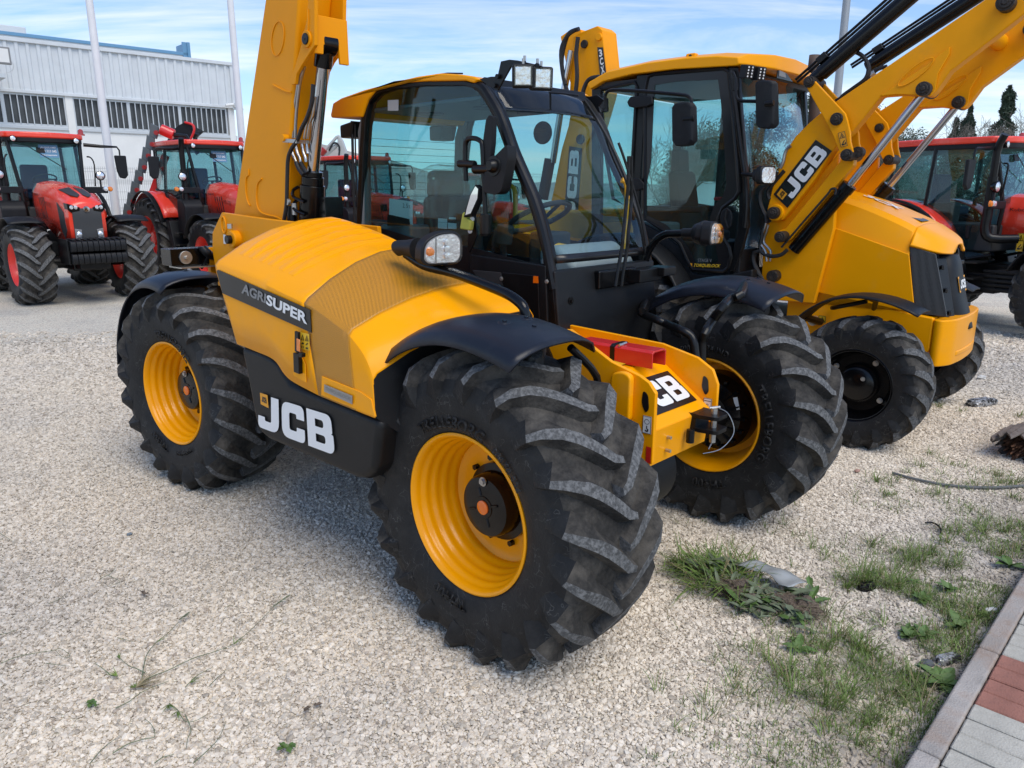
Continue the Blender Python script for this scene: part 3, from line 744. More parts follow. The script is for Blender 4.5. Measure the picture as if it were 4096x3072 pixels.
# strip of yellow under the perforated sheet
pl = [(-0.773,-1.108,1.011),(-0.384,-1.108,0.991),(-0.475,-1.108,1.08),(-0.759,-1.108,1.1)]
mb = MB(); mb.slab([pl[0],pl[1],(pl[1][0]-.02,-1.108,pl[1][2]+.07),pl[2],pl[3]], (0,.01,0)); mb.obj('lower_strip', M['yellow'], T, bevel=.002)
bd = [(-0.734,-1.11,1.037),(-0.529,-1.11,1.019),(-0.525,-1.11,1.056),(-0.73,-1.11,1.07)]
plate('badge', bd, M['badge'], T, .004, th=.004)
label_text('badge_lettering', 'TORQUELOCK', [quadmap(bd,.05,.25),quadmap(bd,.95,.25),quadmap(bd,.95,.75),quadmap(bd,.05,.75)], M['decal_grey'], T, .008)
# closing faces front and back of the pod
mb = MB(); f = row(ST[-1]); mb.add(f+[(-.20,-.345,.9),(-.36,-1.0,.9)], [list(range(len(f)))+[len(f),len(f)+1]]); mb.obj('pod_front', M['plastic'], T)
mb = MB(); f = row(ST[0]); mb.add(f+[(-1.6,-.345,1.14)], [list(range(len(f)+1))]); mb.obj('pod_back', M['yellow'], T)
# louvres on top
for k in range(6):
    x0 = -1.60+.092*k
    rr0 = [row(s) for s in ST]
    pts = []
    for j, (t) in enumerate((.10,.25,.45,.65,.85,.97)):
        y_ = -1.075+t*.70; xo_ = x0-.03*t
        # surface height at this x
        def zat(xq, t=t):
            best = None
            for a in range(len(ST)-1):
                xa = ST[a][1]+(ST[a][2]-ST[a][1])*t; xb_ = ST[a+1][1]+(ST[a+1][2]-ST[a+1][1])*t
                if xa <= xq <= xb_:
                    q = (xq-xa)/(xb_-xa)
                    def zz(s_):
                        k_ = .464; return s_[4]*(t-k_)*(t-1)/k_+s_[5]*t*(t-1)/(k_*(k_-1))+s_[6]*t*(t-k_)/(1-k_)
                    return zz(ST[a])*(1-q)+zz(ST[a+1])*q
            return 1.6
        pts.append((xo_, y_, zat))
    rows = []
    for j, (xo_, y_, zf) in enumerate(pts):
        e = 0.15 if j in (0,) else (0.5 if j == len(pts)-1 else 1.0)
        rows.append([(xo_-.038, y_, zf(xo_-.038)-.004), (xo_-.012, y_, zf(xo_-.012)+.007*e), (xo_+.030, y_, zf(xo_+.030)+.020*e), (xo_+.040, y_, zf(xo_+.04)+.017*e), (xo_+.046, y_, zf(xo_+.046)-.004)])
    mb = MB(); mb.grid(rows); mb.obj('louvre', M['yellow'], T, ang=40)
# AGRISUPER band
ag = [(-1.621,-1.103,1.387),(-0.821,-1.103,1.285),(-0.819,-1.103,1.385),(-0.84,-1.103,1.389),(-1.646,-1.103,1.503),(-1.661,-1.103,1.496)]
mb = MB(); mb.slab([ag[0],ag[1],ag[2],ag[3],ag[4],ag[5]], (0,-.0035,0)); mb.obj('name_band', M['decal_black'], T)
label_text('lettering', 'AGRI', [(-1.416,-1.108,1.406),(-1.19,-1.108,1.378),(-1.176,-1.108,1.423),(-1.395,-1.108,1.457)], M['decal_grey'], T, .002, bold=.035)
label_text('lettering', 'SUPER', [(-1.187,-1.108,1.374),(-0.844,-1.108,1.318),(-0.837,-1.108,1.37),(-1.171,-1.108,1.423)], M['white'], T, .002, bold=.035)
# latch and stickers
lt = [(-0.942,-1.112,1.187),(-0.913,-1.112,1.183),(-0.9,-1.112,1.279),(-0.93,-1.112,1.282)]
def slabq(name, q, m, th, bevel=.003): 
    mb = MB(); mb.slab(q, (0,-th,0)); return mb.obj(name, m, T, bevel=bevel)
slabq('side_reflector_housing', lt, M['black'], .012)
slabq('side_reflector', [(-0.915,-1.126,1.196),(-0.89,-1.126,1.193),(-0.883,-1.126,1.249),(-0.908,-1.126,1.252)], M['amber'], .004)
slabq('latch', [(-0.949,-1.112,1.092),(-0.904,-1.112,1.089),(-0.898,-1.112,1.181),(-0.943,-1.112,1.183)], M['black'], .02)
slabq('latch_knob', [(-0.878,-1.125,1.174),(-0.848,-1.125,1.176),(-0.846,-1.125,1.195),(-0.875,-1.125,1.196)], M['black'], .02)
slabq('latch_recess', [(-0.993,-1.106,1.065),(-0.884,-1.106,1.049),(-0.884,-1.106,1.137),(-0.907,-1.106,1.162),(-0.962,-1.106,1.146)], M['yellow'], .004)
ws = [(-0.913,-1.106,1.201),(-0.839,-1.106,1.203),(-0.834,-1.106,1.278),(-0.906,-1.106,1.278)]
plate('warning_sticker', ws, M['decal_yellow'], T, .003)
L = []
for (i, j) in ((0,1),(1,1)):
    L += [[(.08+i*.48,1.1),(.46+i*.48,1.1),(.27+i*.48,1.8)], [(.16+i*.48,1.16),(.38+i*.48,1.16),(.27+i*.48,1.62)], [(.24+i*.48,1.2),(.3+i*.48,1.2),(.28+i*.48,1.45)]]
L += [[(.1,.15),(.4,.15),(.4,.4),(.1,.4)], [(.15,.2),(.35,.2),(.35,.35),(.15,.35)], [(.1,.6),(.4,.65),(.4,.8),(.25,.85)], [(.6,.15),(.85,.15),(.85,.35),(.6,.35)], [(.6,.55),(.9,.8),(.8,.9),(.62,.7)]]
mapdecal('sticker_print', curve2d(L), ws, M['decal_black'], T, .005, box=(0,0,1,2))

# ---- boom
BN, BF = -.32, -.10
d = Vector((2.36-1.91, 0, 2.9-1.70)).normalized()   # up along the boom
def bl(p, L): return (p[0]+d.x*L, p[1]+d.z*L)
mb = MB()
bb = xz([(-2.363,-0.32,2.982),(-2.517,-0.32,2.667),(-2.979,-0.32,1.746),(-2.347,-0.32,1.701),(-2.121,-0.32,2.46),(-2.013,-0.32,2.928)])
ub = Vector((bb[0][0]-bb[2][0], 0, bb[0][1]-bb[2][1])).normalized(); uf = Vector((bb[5][0]-bb[3][0], 0, bb[5][1]-bb[3][1])).normalized()
mb.prism([(bb[3][0]+.02,bb[3][1]-.05),(bb[2][0]-.02,bb[2][1]-.04),bb[1],bb[0],(bb[0][0]+ub.x*1.6,bb[0][1]+ub.z*1.6),(bb[5][0]+uf.x*1.7,bb[5][1]+uf.z*1.7)], 'y', BN, BF)
bo = mb.obj('boom', M['yellow_boom'], T, bevel=.045, segs=4)
# inner boom section above
mb = MB(); a = bl((-2.30,3.0),1.2); b2 = bl((-2.05,3.0),1.2); c2 = bl((-2.05,3.0),3.0); e2 = bl((-2.30,3.0),3.0); mb.prism([a,b2,c2,e2],'y',BN+.04,BF-.04); mb.obj('inner_boom', M['yellow_boom'], T, bevel=.03)
gn_ = xz([(-1.795,-0.34,2.935),(-1.826,-0.34,2.667),(-1.892,-0.34,2.628),(-1.967,-0.34,2.581),(-2.028,-0.34,2.539),(-2.055,-0.34,2.485),(-2.089,-0.34,2.486),(-2.107,-0.34,2.506),(-2.039,-0.34,2.581),(-1.962,-0.34,2.684),(-1.887,-0.34,2.814),(-1.853,-0.34,2.945)])
mb = MB(); mb.prism(gn_, 'y', -.345, -.322); mb.obj('cylinder_bracket', M['yellow_boom'], T, bevel=.005)
gf = xz([(-1.871,-0.09,2.991),(-1.909,-0.09,2.701),(-1.946,-0.09,2.673),(-2.029,-0.09,2.624),(-2.081,-0.09,2.579),(-2.127,-0.09,2.481),(-2.168,-0.09,2.519),(-2.216,-0.09,2.678),(-2.205,-0.09,2.913),(-2.143,-0.09,3.035)])
mb = MB(); mb.prism(gf, 'y', -.105, -.08); mb.obj('cylinder_bracket', M['yellow_boom'], T, bevel=.005)
# outer bracket thickness on the front edges
cp = [(-1.841,-0.32,2.833),(-1.866,-0.32,2.636),(-1.928,-0.32,2.588)]
mb = MB(); mb.slab([(cp[0][0]-.035,-.325,cp[0][2]),(cp[0][0]-.035,-.325,cp[0][2]-.20),(cp[0][0]-.035,-.27,cp[0][2]-.20),(cp[0][0]-.035,-.265,cp[0][2]-.15),(cp[0][0]-.035,-.165,cp[0][2]-.15),(cp[0][0]-.035,-.16,cp[0][2]-.24),(cp[0][0]-.035,-.10,cp[0][2]-.24),(cp[0][0]-.035,-.10,cp[0][2])], (.02,0,.0)); mb.obj('bracket_web', M['yellow_boom'], T, bevel=.004)
# pin boss and plugs
for (px, mm, r_) in (([(-1.895,2.706)], 'black', .030),):
    mb = MB(); x, z = px[0]; mb.cyl((x,-.356,z),(x,-.34,z),.045,24); mb.obj('pin_boss', M['yellow_boom'], T, bevel=.004)
    mb = MB(); mb.cyl((x,-.364,z),(x,-.35,z),r_,20); mb.cyl((x,-.367,z),(x,-.36,z),.008,8); mb.obj('pin', M['black'], T, bevel=.003)
ring = [(-2.243,-0.322,2.755)][0]
mb = MB(); 
for k in range(40):
    pass
pr = []
mb.tube([(ring[0]+.075*math.cos(t), -.323, ring[2]+.085*math.sin(t)+.03*math.cos(t)) for t in [2*math.pi*q/40 for q in range(41)]], .0028, 6, cap=False); mb.obj('weld_bead', M['yellow_boom'], T)
mb = MB()
for l_ in ("a", "b", "c", "d"):
    P_ = {"a": [(-2.716,-0.323,2.029),(-2.718,-0.323,1.991),(-2.755,-0.323,1.973),(-2.775,-0.323,1.896),(-2.765,-0.323,1.828),(-2.736,-0.323,1.794)],
          "b": [(-2.552,-0.323,1.966),(-2.614,-0.323,1.933),(-2.641,-0.323,1.858),(-2.638,-0.323,1.791),(-2.596,-0.323,1.753),(-2.503,-0.323,1.736),(-2.411,-0.323,1.728),(-2.344,-0.323,1.711)],
          "c": [(-2.335,-0.323,2.51),(-2.28,-0.323,2.49),(-2.199,-0.323,2.462),(-2.133,-0.323,2.451)],
          "d": [(-1.868,-0.347,2.855),(-1.873,-0.347,2.788),(-1.887,-0.347,2.728)]}[l_]
    mb.tube(P_, .0055, 6, smooth=3)
mb.obj('weld_bead', M['yellow_boom'], T)
# lift cylinder
ce = Vector((-1.80,-.135,2.69)); cb_ = Vector((-2.02,-.135,1.95)); cc_ = Vector((-2.10,-.135,1.64))
q1 = [(-1.919,-0.215,2.703),(-2.13,-0.215,1.993),(-2.177,-0.215,1.712)]
ce, cb_, cc_ = [Vector(p) for p in q1]
mb = MB(); mb.cyl(ce, cb_, .037, 32); mb.obj('chrome_rod', M['chrome'], T)
mb = MB(); mb.cyl((ce.x,-.262,ce.z),(ce.x,-.165,ce.z),.068,28); mb.cyl(ce, ce+(cb_-ce).normalized()*.13, .052, 24); mb.cyl((ce.x,-.31,ce.z),(ce.x,-.10,ce.z),.030,20)
ey = mb.obj('rod_eye', M['black_gloss'], T, bevel=.006)
mb = MB(); mb.cyl((ce.x,-.33,ce.z),(ce.x,-.264,ce.z),.05,20); mb.obj('eye_spacer', M['yellow_boom'], T)
mb = MB(); u_ = (cc_-cb_).normalized(); mb.cyl(cb_-u_*.012, cb_+u_*.02, .062, 12); mb.cyl(cb_+u_*.02, cb_+u_*.07, .068, 28); mb.cyl(cb_+u_*.07, cc_+u_*.3, .076, 32)
mb.cbox((cb_.x+.07,-.155,cb_.z-.27),(.10,.13,.26))
mb.obj('lift_cylinder', M['black_gloss'], T, bevel=.004)
mb = MB()
for dz in (0, .075): mb.tube([(cb_.x+.02,-.30,cb_.z-.17-dz),(cb_.x-.08,-.31,cb_.z-.14-dz),(cb_.x-.11,-.29,cb_.z-.10-dz),(cb_.x-.08,-.27,cb_.z-.08-dz)],.010,8,smooth=4)
mb.obj('cylinder_pipe', M['black_gloss'], T)
# pipes and hoses up the boom underside
def hose(name, m, r, code, n=8): 
    mb = MB(); mb.tube(code, r, n, smooth=5); return mb.obj(name, m, T)
hose('steel_pipe', M['steel'], .009, [(-2.019,-0.3,2.595),(-2.076,-0.3,2.524),(-2.107,-0.3,2.46),(-2.163,-0.3,2.33),(-2.189,-0.3,2.198)])
hose('steel_pipe', M['steel'], .009, [(-1.992,-0.31,2.579),(-2.04,-0.31,2.519),(-2.072,-0.31,2.457),(-2.118,-0.31,2.326),(-2.146,-0.31,2.196)])
hose('steel_pipe', M['steel'], .009, [(-1.965,-0.27,2.418),(-2,-0.27,2.322),(-2.042,-0.27,2.274),(-2.08,-0.27,2.191)])
hose('steel_pipe', M['steel'], .009, [(-1.965,-0.28,2.417),(-2.014,-0.28,2.322),(-2.064,-0.28,2.257),(-2.095,-0.28,2.191)])
hose('steel_pipe', M['steel'], .009, [(-2.205,-0.3,2.164),(-2.205,-0.3,2.116),(-2.184,-0.3,2.081),(-2.17,-0.3,2.058)])
hose('steel_pipe', M['steel'], .009, [(-2.196,-0.28,2.165),(-2.182,-0.28,2.116),(-2.158,-0.28,2.08),(-2.151,-0.28,2.054)])
hose('steel_pipe', M['steel'], .009, [(-2.126,-0.28,2.162),(-2.115,-0.28,2.114),(-2.098,-0.28,2.087),(-2.092,-0.28,2.057)])
hose('steel_pipe', M['steel'], .009, [(-2.092,-0.27,2.161),(-2.087,-0.27,2.122),(-2.083,-0.27,2.105)])
hose('rubber_hose', M['hose'], .013, [(-2.17,-0.3,2.058),(-2.145,-0.3,2.018),(-2.099,-0.3,1.982)])
hose('rubber_hose', M['hose'], .013, [(-2.151,-0.28,2.054),(-2.119,-0.28,2.018),(-2.089,-0.28,1.991)])
hose('rubber_hose', M['hose'], .012, [(-1.872,-0.34,2.469),(-1.899,-0.34,2.375),(-1.955,-0.34,2.297),(-2.018,-0.34,2.243),(-2.075,-0.34,2.179),(-2.148,-0.34,2.13),(-2.194,-0.34,2.071),(-2.221,-0.34,1.948),(-2.247,-0.34,1.814),(-2.294,-0.34,1.703)])
mb = MB(); mb.slab([(-2.225,-0.33,2.194),(-2.066,-0.33,2.183),(-2.073,-0.33,2.16),(-2.228,-0.33,2.173)], (0,-.02,0)); mb.slab([(-2.188,-0.25,2.19),(-2.089,-0.25,2.182),(-2.094,-0.25,2.162),(-2.19,-0.25,2.169)], (0,-.02,0)); mb.obj('pipe_clamp', M['zinc'], T, bevel=.002)
mb = MB(); cl = [(-2.211,-0.34,2.197)][0]; mb.cyl((cl[0],-.36,cl[2]),(cl[0],-.32,cl[2]),.022,16); mb.obj('clamp_boss', M['yellow_boom'], T, bevel=.003)
mb = MB(); q = [(-2.233,-0.33,1.823)][0]; mb.cyl((q[0],-.345,q[2]),(q[0],-.33,q[2]),.02,12); q = [(-2.226,-0.3,1.795)][0]; mb.cyl((q[0],-.3,q[2]-.05),(q[0],-.3,q[2]+.02),.018,10); mb.obj('hose_clip', M['zinc'], T)
mb = MB(); q = [(-2.293,-0.28,1.739)][0]; mb.cyl((q[0],-.28,q[2]-.1),(q[0],-.28,q[2]+.06),.032,14); mb.obj('fitting', M['black'], T)
# rear carrying plates
rp_ = xz([(-2.947,-0.42,1.749),(-2.547,-0.42,1.728),(-2.591,-0.42,1.47),(-2.922,-0.42,1.419),(-3.07,-0.42,1.457),(-3.137,-0.42,1.487),(-3.111,-0.42,1.609)])
mb = MB(); mb.prism([rp_[0],(-2.35,1.72),(-1.75,1.70),(-1.70,1.0),(rp_[4][0],1.05),rp_[5],rp_[6]], 'y', -.42, -.39); mb.prism([rp_[0],(-2.35,1.70),(-1.75,1.68),(-1.70,1.0),(rp_[4][0],1.05),rp_[5],rp_[6]], 'y', -.03, .0)
mb.box((-3.3,-.39,1.3),(-3.25,-.03,1.5))
mb.obj('rear_side_plate', M['yellow_boom'], T, bevel=.006)
hc = [(-2.924,-0.42,1.667),(-2.862,-0.42,1.55),(-2.754,-0.42,1.58)]
mb = MB(); mb.tube([(hc[0][0]+.03*math.cos(t), -.424, hc[0][2]+.055*math.sin(t)) for t in [2*math.pi*q/28 for q in range(29)]], .006, 6, cap=False); mb.obj('lightening_hole', M['yellow_boom'], T)
mb = MB(); mb.cyl((hc[0][0],-.4215,hc[0][2]),(hc[0][0],-.4225,hc[0][2]),.03,24); mb.obj('hole_floor', M['yellow_boom'], T)
mb = MB(); mb.cyl((hc[2][0],-.47,hc[2][2]),(hc[2][0],-.41,hc[2][2]-.0),.058,28); mb.obj('pivot_boss', M['yellow_boom'], T, bevel=.012)
mb = MB(); mb.cyl((hc[2][0]-.0,-.50,hc[2][2]-.0),(hc[2][0],-.46,hc[2][2]),.028,24); mb.obj('pivot_pin', M['black'], T, bevel=.004)
mb = MB(); mb.cyl((hc[2][0]-.01,-.46,hc[2][2]+.07),(hc[2][0]-.01,-.46,hc[2][2]+.10),.017,6); mb.obj('grease_bolt', M['zinc'], T)
st_ = [(-2.945,-0.424,1.543),(-2.912,-0.424,1.541),(-2.903,-0.424,1.602),(-2.938,-0.424,1.605)]; plate('sticker', st_, M['paper'], T, .003)
# yellow deck behind the cab window
mb = MB(); mb.slab([(-7.074,3.092,1.66),(-2.317,0.221,1.66),(-1.425,-0.399,1.66),(-2.973,0.416,1.66)], (0,0,-.25)); mb.obj('rear_deck', M['yellow_boom'], T, bevel=.01)
# rear lamp bar
mb = MB(); x0 = -3.42; mb.box((x0,-.66,1.385),(x0+.16,-.10,1.50)); lb = mb.obj('rear_lamp_bar', M['black_gloss'], T, bevel=.004)
mb = MB(); mb.cyl((x0+.16,-.56,1.44),(x0+.175,-.56,1.44),.045,28); mb.cyl((x0+.17,-.56,1.44),(x0+.19,-.56,1.44),.014,6); mb.obj('round_cover', M['zinc'], T, bevel=.003)
mb = MB(); mb.tube([(x0+.20,-.45,1.50),(x0+.22,-.42,1.46),(x0+.20,-.36,1.44),(x0+.20,-.1,1.43)],.030,14,smooth=4); mb.tube([(x0+.17,-.46,1.50),(x0+.24,-.42,1.48),(x0+.2,-.44,1.40),(x0+.17,-.46,1.36)],.012,8,smooth=5); mb.obj('lamp_bar_tube', M['black'], T)
mb = MB(); mb.box((x0+.02,-.62,1.368),(x0+.22,-.1,1.376)); mb.obj('lamp_bar_tray', M['zinc'], T)

# ---------------------------------------------------------------- telehandler cab (between y .10 and 1.0)
CY0, CY1 = .10, 1.0
outer = xz([(-2.14,0.1,1.615),(-2.109,0.1,1.837),(-2.062,0.1,2.143),(-2.023,0.1,2.338),(-1.977,0.1,2.441),(-1.89,0.1,2.486),(-1.728,0.1,2.502),(-1.428,0.1,2.486),(-1.089,0.1,2.457),(-1,0.1,2.435),(-0.951,0.1,2.408),(-0.897,0.1,2.348),(-0.831,0.1,2.262),(-0.748,0.1,2.095),(-0.672,0.1,1.97),(-0.597,0.1,1.846),(-0.539,0.1,1.714),(-0.492,0.1,1.566),(-0.45,0.1,1.4),(-0.425,0.1,1.214)])
inner = xz([(-2.09,0.1,1.649),(-2.064,0.1,1.838),(-2.018,0.1,2.141),(-1.983,0.1,2.316),(-1.937,0.1,2.41),(-1.859,0.1,2.453),(-1.714,0.1,2.471),(-1.429,0.1,2.462),(-1.102,0.1,2.435),(-1.039,0.1,2.419),(-0.989,0.1,2.393),(-0.933,0.1,2.335),(-0.867,0.1,2.248),(-0.79,0.1,2.096),(-0.713,0.1,1.97),(-0.637,0.1,1.845),(-0.578,0.1,1.713),(-0.528,0.1,1.572),(-0.503,0.1,1.395),(-0.486,0.1,1.207)])
bz = .92
xf0 = outer[-1][0]
def ring_frame(y0, y1, name, m, o, i, bev=.006):
    mb = MB(); rows = [[(a[0], y0, a[1]) for a in o], [(a[0], y0, a[1]) for a in i], [(a[0], y1, a[1]) for a in i], [(a[0], y1, a[1]) for a in o]]
    rows.append(rows[0]); mb.grid(rows)
    mb.add([rows[k][0] for k in range(4)], [(0,1,2,3)]); mb.add([rows[k][-1] for k in range(4)], [(0,1,2,3)])
    return mb.obj(name, m, T, bevel=bev, ang=50)
for s, (a, b) in enumerate(((CY0-.012, CY0+.05), (CY1-.05, CY1+.012))):
    ring_frame(a, b, 'cab_frame', M['black'], outer, inner)
# side glass: dark border printed round the pane
gl_o = inner
gin = xz([(-2.098,0.1,1.702),(-1.993,0.1,2.239),(-1.966,0.1,2.315),(-1.914,0.1,2.389),(-1.828,0.1,2.43),(-1.669,0.1,2.443),(-1.402,0.1,2.431),(-1.103,0.1,2.405),(-1.027,0.1,2.367),(-0.952,0.1,2.303),(-0.88,0.1,2.199),(-0.808,0.1,2.08),(-0.725,0.1,1.937),(-0.642,0.1,1.779),(-0.589,0.1,1.662),(-0.548,0.1,1.571),(-0.612,0.1,1.581),(-1.034,0.1,1.605),(-1.318,0.1,1.616),(-2.104,0.1,1.638)])
mb = MB(); mb.prism(inner[:18]+[(inner[17][0]-.02, inner[17][1]-.03), (inner[0][0], inner[0][1]-.02)], 'y', CY0+.008, CY0+.012); mb.obj('side_window', M['glass'], T, smooth=False)
mb = MB(); mb.prism([(a, b) for a, b in inner[:18]], 'y', CY1-.012, CY1-.008); mb.obj('side_window', M['glass'], T, smooth=False)
# black lower edge of the pane and lower door panels
low = xz([(-2.127,0.095,1.685),(-1.614,0.095,1.644),(-1.029,0.095,1.569),(-0.544,0.095,1.559),(-0.493,0.095,1.524),(-0.485,0.095,1.499),(-0.543,0.095,1.521),(-1.036,0.095,1.541),(-1.619,0.095,1.555),(-2.135,0.095,1.594)])
mb = MB()
zl = [p for p in [(-2.128,0.095,1.68),(-1.809,0.095,1.653),(-1.584,0.095,1.616),(-1.036,0.095,1.578),(-0.659,0.095,1.527),(-0.504,0.095,1.522)]]
zz = xz(zl)
mb.prism(zz+[(xf0-.02, .80), (-2.15, .80)], 'y', CY0-.004, CY0+.0)
mb.obj('lower_side_panel', M['panel_black'], T)
mb = MB(); mb.prism([(a, b) for a, b in zz]+[(xf0-.02,.8),(-2.15,.8)], 'y', CY1-.0, CY1+.004); mb.obj('lower_side_panel', M['panel_black'], T)
pa = xz([(-1.051,0.09,1.543),(-0.494,0.09,1.516),(-0.476,0.09,1.226),(-0.801,0.09,1.225),(-1.054,0.09,1.397)])
mb = MB(); mb.prism(pa, 'y', .075, .094); dp = mb.obj('access_panel', M['panel_black'], T, bevel=.006)
pv = xz([(-1.026,0.09,1.459),(-0.806,0.09,1.46),(-0.794,0.09,1.39),(-0.98,0.09,1.402)])
mb = MB(); mb.prism(pv, 'y', .070, .0745); mb.obj('vent_panel', M['grille'], T, bevel=.002)
pc = xz([(-0.794,0.09,1.461),(-0.538,0.09,1.462),(-0.524,0.09,1.22),(-0.606,0.09,1.229),(-0.788,0.09,1.381)])
mb = MB(); mb.prism(pc, 'y', .068, .0745); mb.obj('access_panel', M['black'], T, bevel=.005)
plate('warning_sticker', [(-0.567,0.066,1.423),(-0.528,0.066,1.425),(-0.532,0.066,1.46),(-0.565,0.066,1.46)], M['orange'], T, .002)
mb = MB()
for q in [(-0.794,0.064,1.428),(-0.473,0.064,1.438)]: dirt_bolt(mb, q, '-y', .008, .008)
mb.obj('bolt', M['zinc'], T)
mb = MB(); mb.box((-2.15,CY0+.02,.75),(-.46,CY1-.02,.95)); mb.box((-2.1,.14,.95),(-2.02,.96,1.55)); mb.obj('cab_floor', M['trim_dark'], T)
# windscreen: curved sheet, black printed edges
ws_x = [(a[0]+.004, a[1]) for a in outer[9:19]]
prof = catmull([Vector((a, 0, b)) for a, b in ws_x], 4)
nb = 10
def scr(y0, y1, m, name, off=0.0, i0=0, i1=None, th=.005):
    P = prof[i0:i1]; rows = []
    for k in range(9):
        y_ = y0+(y1-y0)*k/8; cur = .03*(1-((y_-.55)/.45)**2)
        rows.append([(p.x+cur*.8+off, y_, p.z+cur*.5*max(0, min(1,(p.z-1.9)/.4))+off*.5) for p in P])
    mb = MB(); mb.grid(rows); return mb.obj(name, m, T, ang=60, solid=th)
scr(.145, .955, M['glass_dark'], 'windscreen', 0.0, 0, -3, 0)
scr(.10, .142, M['black'], 'windscreen_border', .003, 0, -3, .004)
scr(.958, 1.0, M['black'], 'windscreen_border', .003, 0, -3, .004)
scr(.13, .97, M['smoke'], 'windscreen_tint', .004, 0, 12, .002)
scr(.14, .96, M['decal_black'], 'windscreen_lower_border', .004, -5, -3, .002)
# a-pillars following the screen edges
for y_ in (CY0+.005, CY1-.005):
    mb = MB(); mb.tube([(p.x-.012, y_, p.z-.004) for p in prof], .026, 10); mb.obj('pillar', M['black'], T)
# panel under the screen
bx = prof[-3]
mb = MB(); mb.prism(rpoly([(bx.x-.02,bx.z+.02),(bx.x+.02,bx.z+.015,.01),(xf0+.045,.95,.02),(xf0-.35,.93)]), 'y', CY0-.01, CY1+.01)
fp = mb.obj('front_panel', M['panel_black'], T, bevel=.01)
mb = MB(); mb.cbox((bx.x+.035,.60,bx.z-.055),(.05,.36,.10)); mb.obj('wiper_box', M['black_gloss'], T, bevel=.01)
mb = MB(); mb.cbox((bx.x+.09,.80,bx.z-.05),(.10,.22,.075)); mb.cbox((bx.x+.12,.93,bx.z-.035),(.13,.13,.05)); mb.obj('bracket', M['black'], T, bevel=.006)
mb = MB(); mb.cyl((bx.x+.03,.20,1.33),(bx.x+.045,.20,1.33),.02,16); dirt_bolt(mb,(bx.x+.03,.2,1.33),'x',.01,.025); mb.obj('bolt', M['black'], T)
# wipers
w0 = [(-0.36,0.474,1.383),(-0.36,0.53,1.468),(-0.36,0.594,1.93),(-0.36,0.583,2.083)]
def wip(name, code, r): mb = MB(); mb.tube(code, r, 8, smooth=3); return mb.obj(name, M['black'], T)
wip('wiper_arm', [(-0.33,0.465,1.39),(-0.33,0.48,1.465),(-0.33,0.511,1.586),(-0.33,0.521,1.673)]+[(-0.4,0.637,1.791),(-0.4,0.649,1.914),(-0.4,0.645,2.069)], .010)
wip('wiper_arm', [(-0.33,0.52,1.386),(-0.33,0.534,1.47),(-0.33,0.561,1.583),(-0.33,0.567,1.671)]+[(-0.4,0.685,1.79),(-0.4,0.684,1.914),(-0.4,0.667,2.07)], .010)
mb = MB(); q0 = [(-0.44,0.708,2.072)][0]; q1 = [(-0.5,0.927,1.738)][0]
mb.tube([(-0.78,0.727,2.391),(-0.78,0.857,2.292)]+[(-0.66,0.83,2.156)]+[(-0.56,0.83,1.989)]+[(-0.5,0.853,1.823)]+[(-0.46,0.879,1.693),(-0.46,0.945,1.509)], .011, 6, smooth=4); mb.obj('wiper_blade', M['hose'], T)
mb = MB(); mb.tube([(-0.41,0.561,2.134)]+[(-0.4,0.596,2.067),(-0.4,0.683,1.931),(-0.4,0.785,1.752),(-0.4,0.848,1.584)], .008, 6, smooth=3); mb.obj('wiper_blade', M['hose'], T)
# roof
rf = xz([(-2.338,0.08,2.365),(-2.332,0.08,2.347),(-2.001,0.08,2.331),(-1.931,0.08,2.427),(-1.847,0.08,2.478),(-1.671,0.08,2.498),(-1.376,0.08,2.481),(-1.068,0.08,2.455),(-1.005,0.08,2.437),(-0.965,0.08,2.452),(-1.004,0.08,2.47),(-1.093,0.08,2.488),(-1.264,0.08,2.512),(-1.461,0.08,2.514),(-1.655,0.08,2.505),(-1.963,0.08,2.486),(-2.21,0.08,2.458),(-2.304,0.08,2.435)])
mb = MB(); mb.prism(rf, 'y', .075, .60); mb.prism(rf, 'y', .60, 1.025); ro = mb.obj('roof', M['yellow'], T, bevel=.02, segs=3)
mb = MB(); mb.prism([(-2.28,2.30),(-2.28,2.22),(-2.16,2.22),(-2.13,2.32)], 'y', .10, .24); mb.prism([(-2.28,2.34),(-2.28,2.24),(-2.16,2.24),(-2.13,2.34)], 'y', .86, 1.0); mb.obj('rear_work_lamp', M['black'], T, bevel=.012)
mb = MB(); mb.box((-2.05,.14,2.36),(-1.0,.96,2.385)); mb.obj('headlining', M['trim_grey'], T, bevel=.01)
mb = MB(); mb.prism([(-1.0,2.33),(-1.0,2.46),(-.97,2.47),(-.93,2.37),(-.93,2.33)], 'y', .12, .98); mb.obj('roof_cross_member', M['black'], T, bevel=.004)
for c_ in ((-1.75,.42),(-1.25,.42),(-1.25,.80)):
    mb = MB(); mb.cyl((c_[0],c_[1],2.352),(c_[0],c_[1],2.362),.085,24); mb.obj('loudspeaker', M['trim_dark'], T)
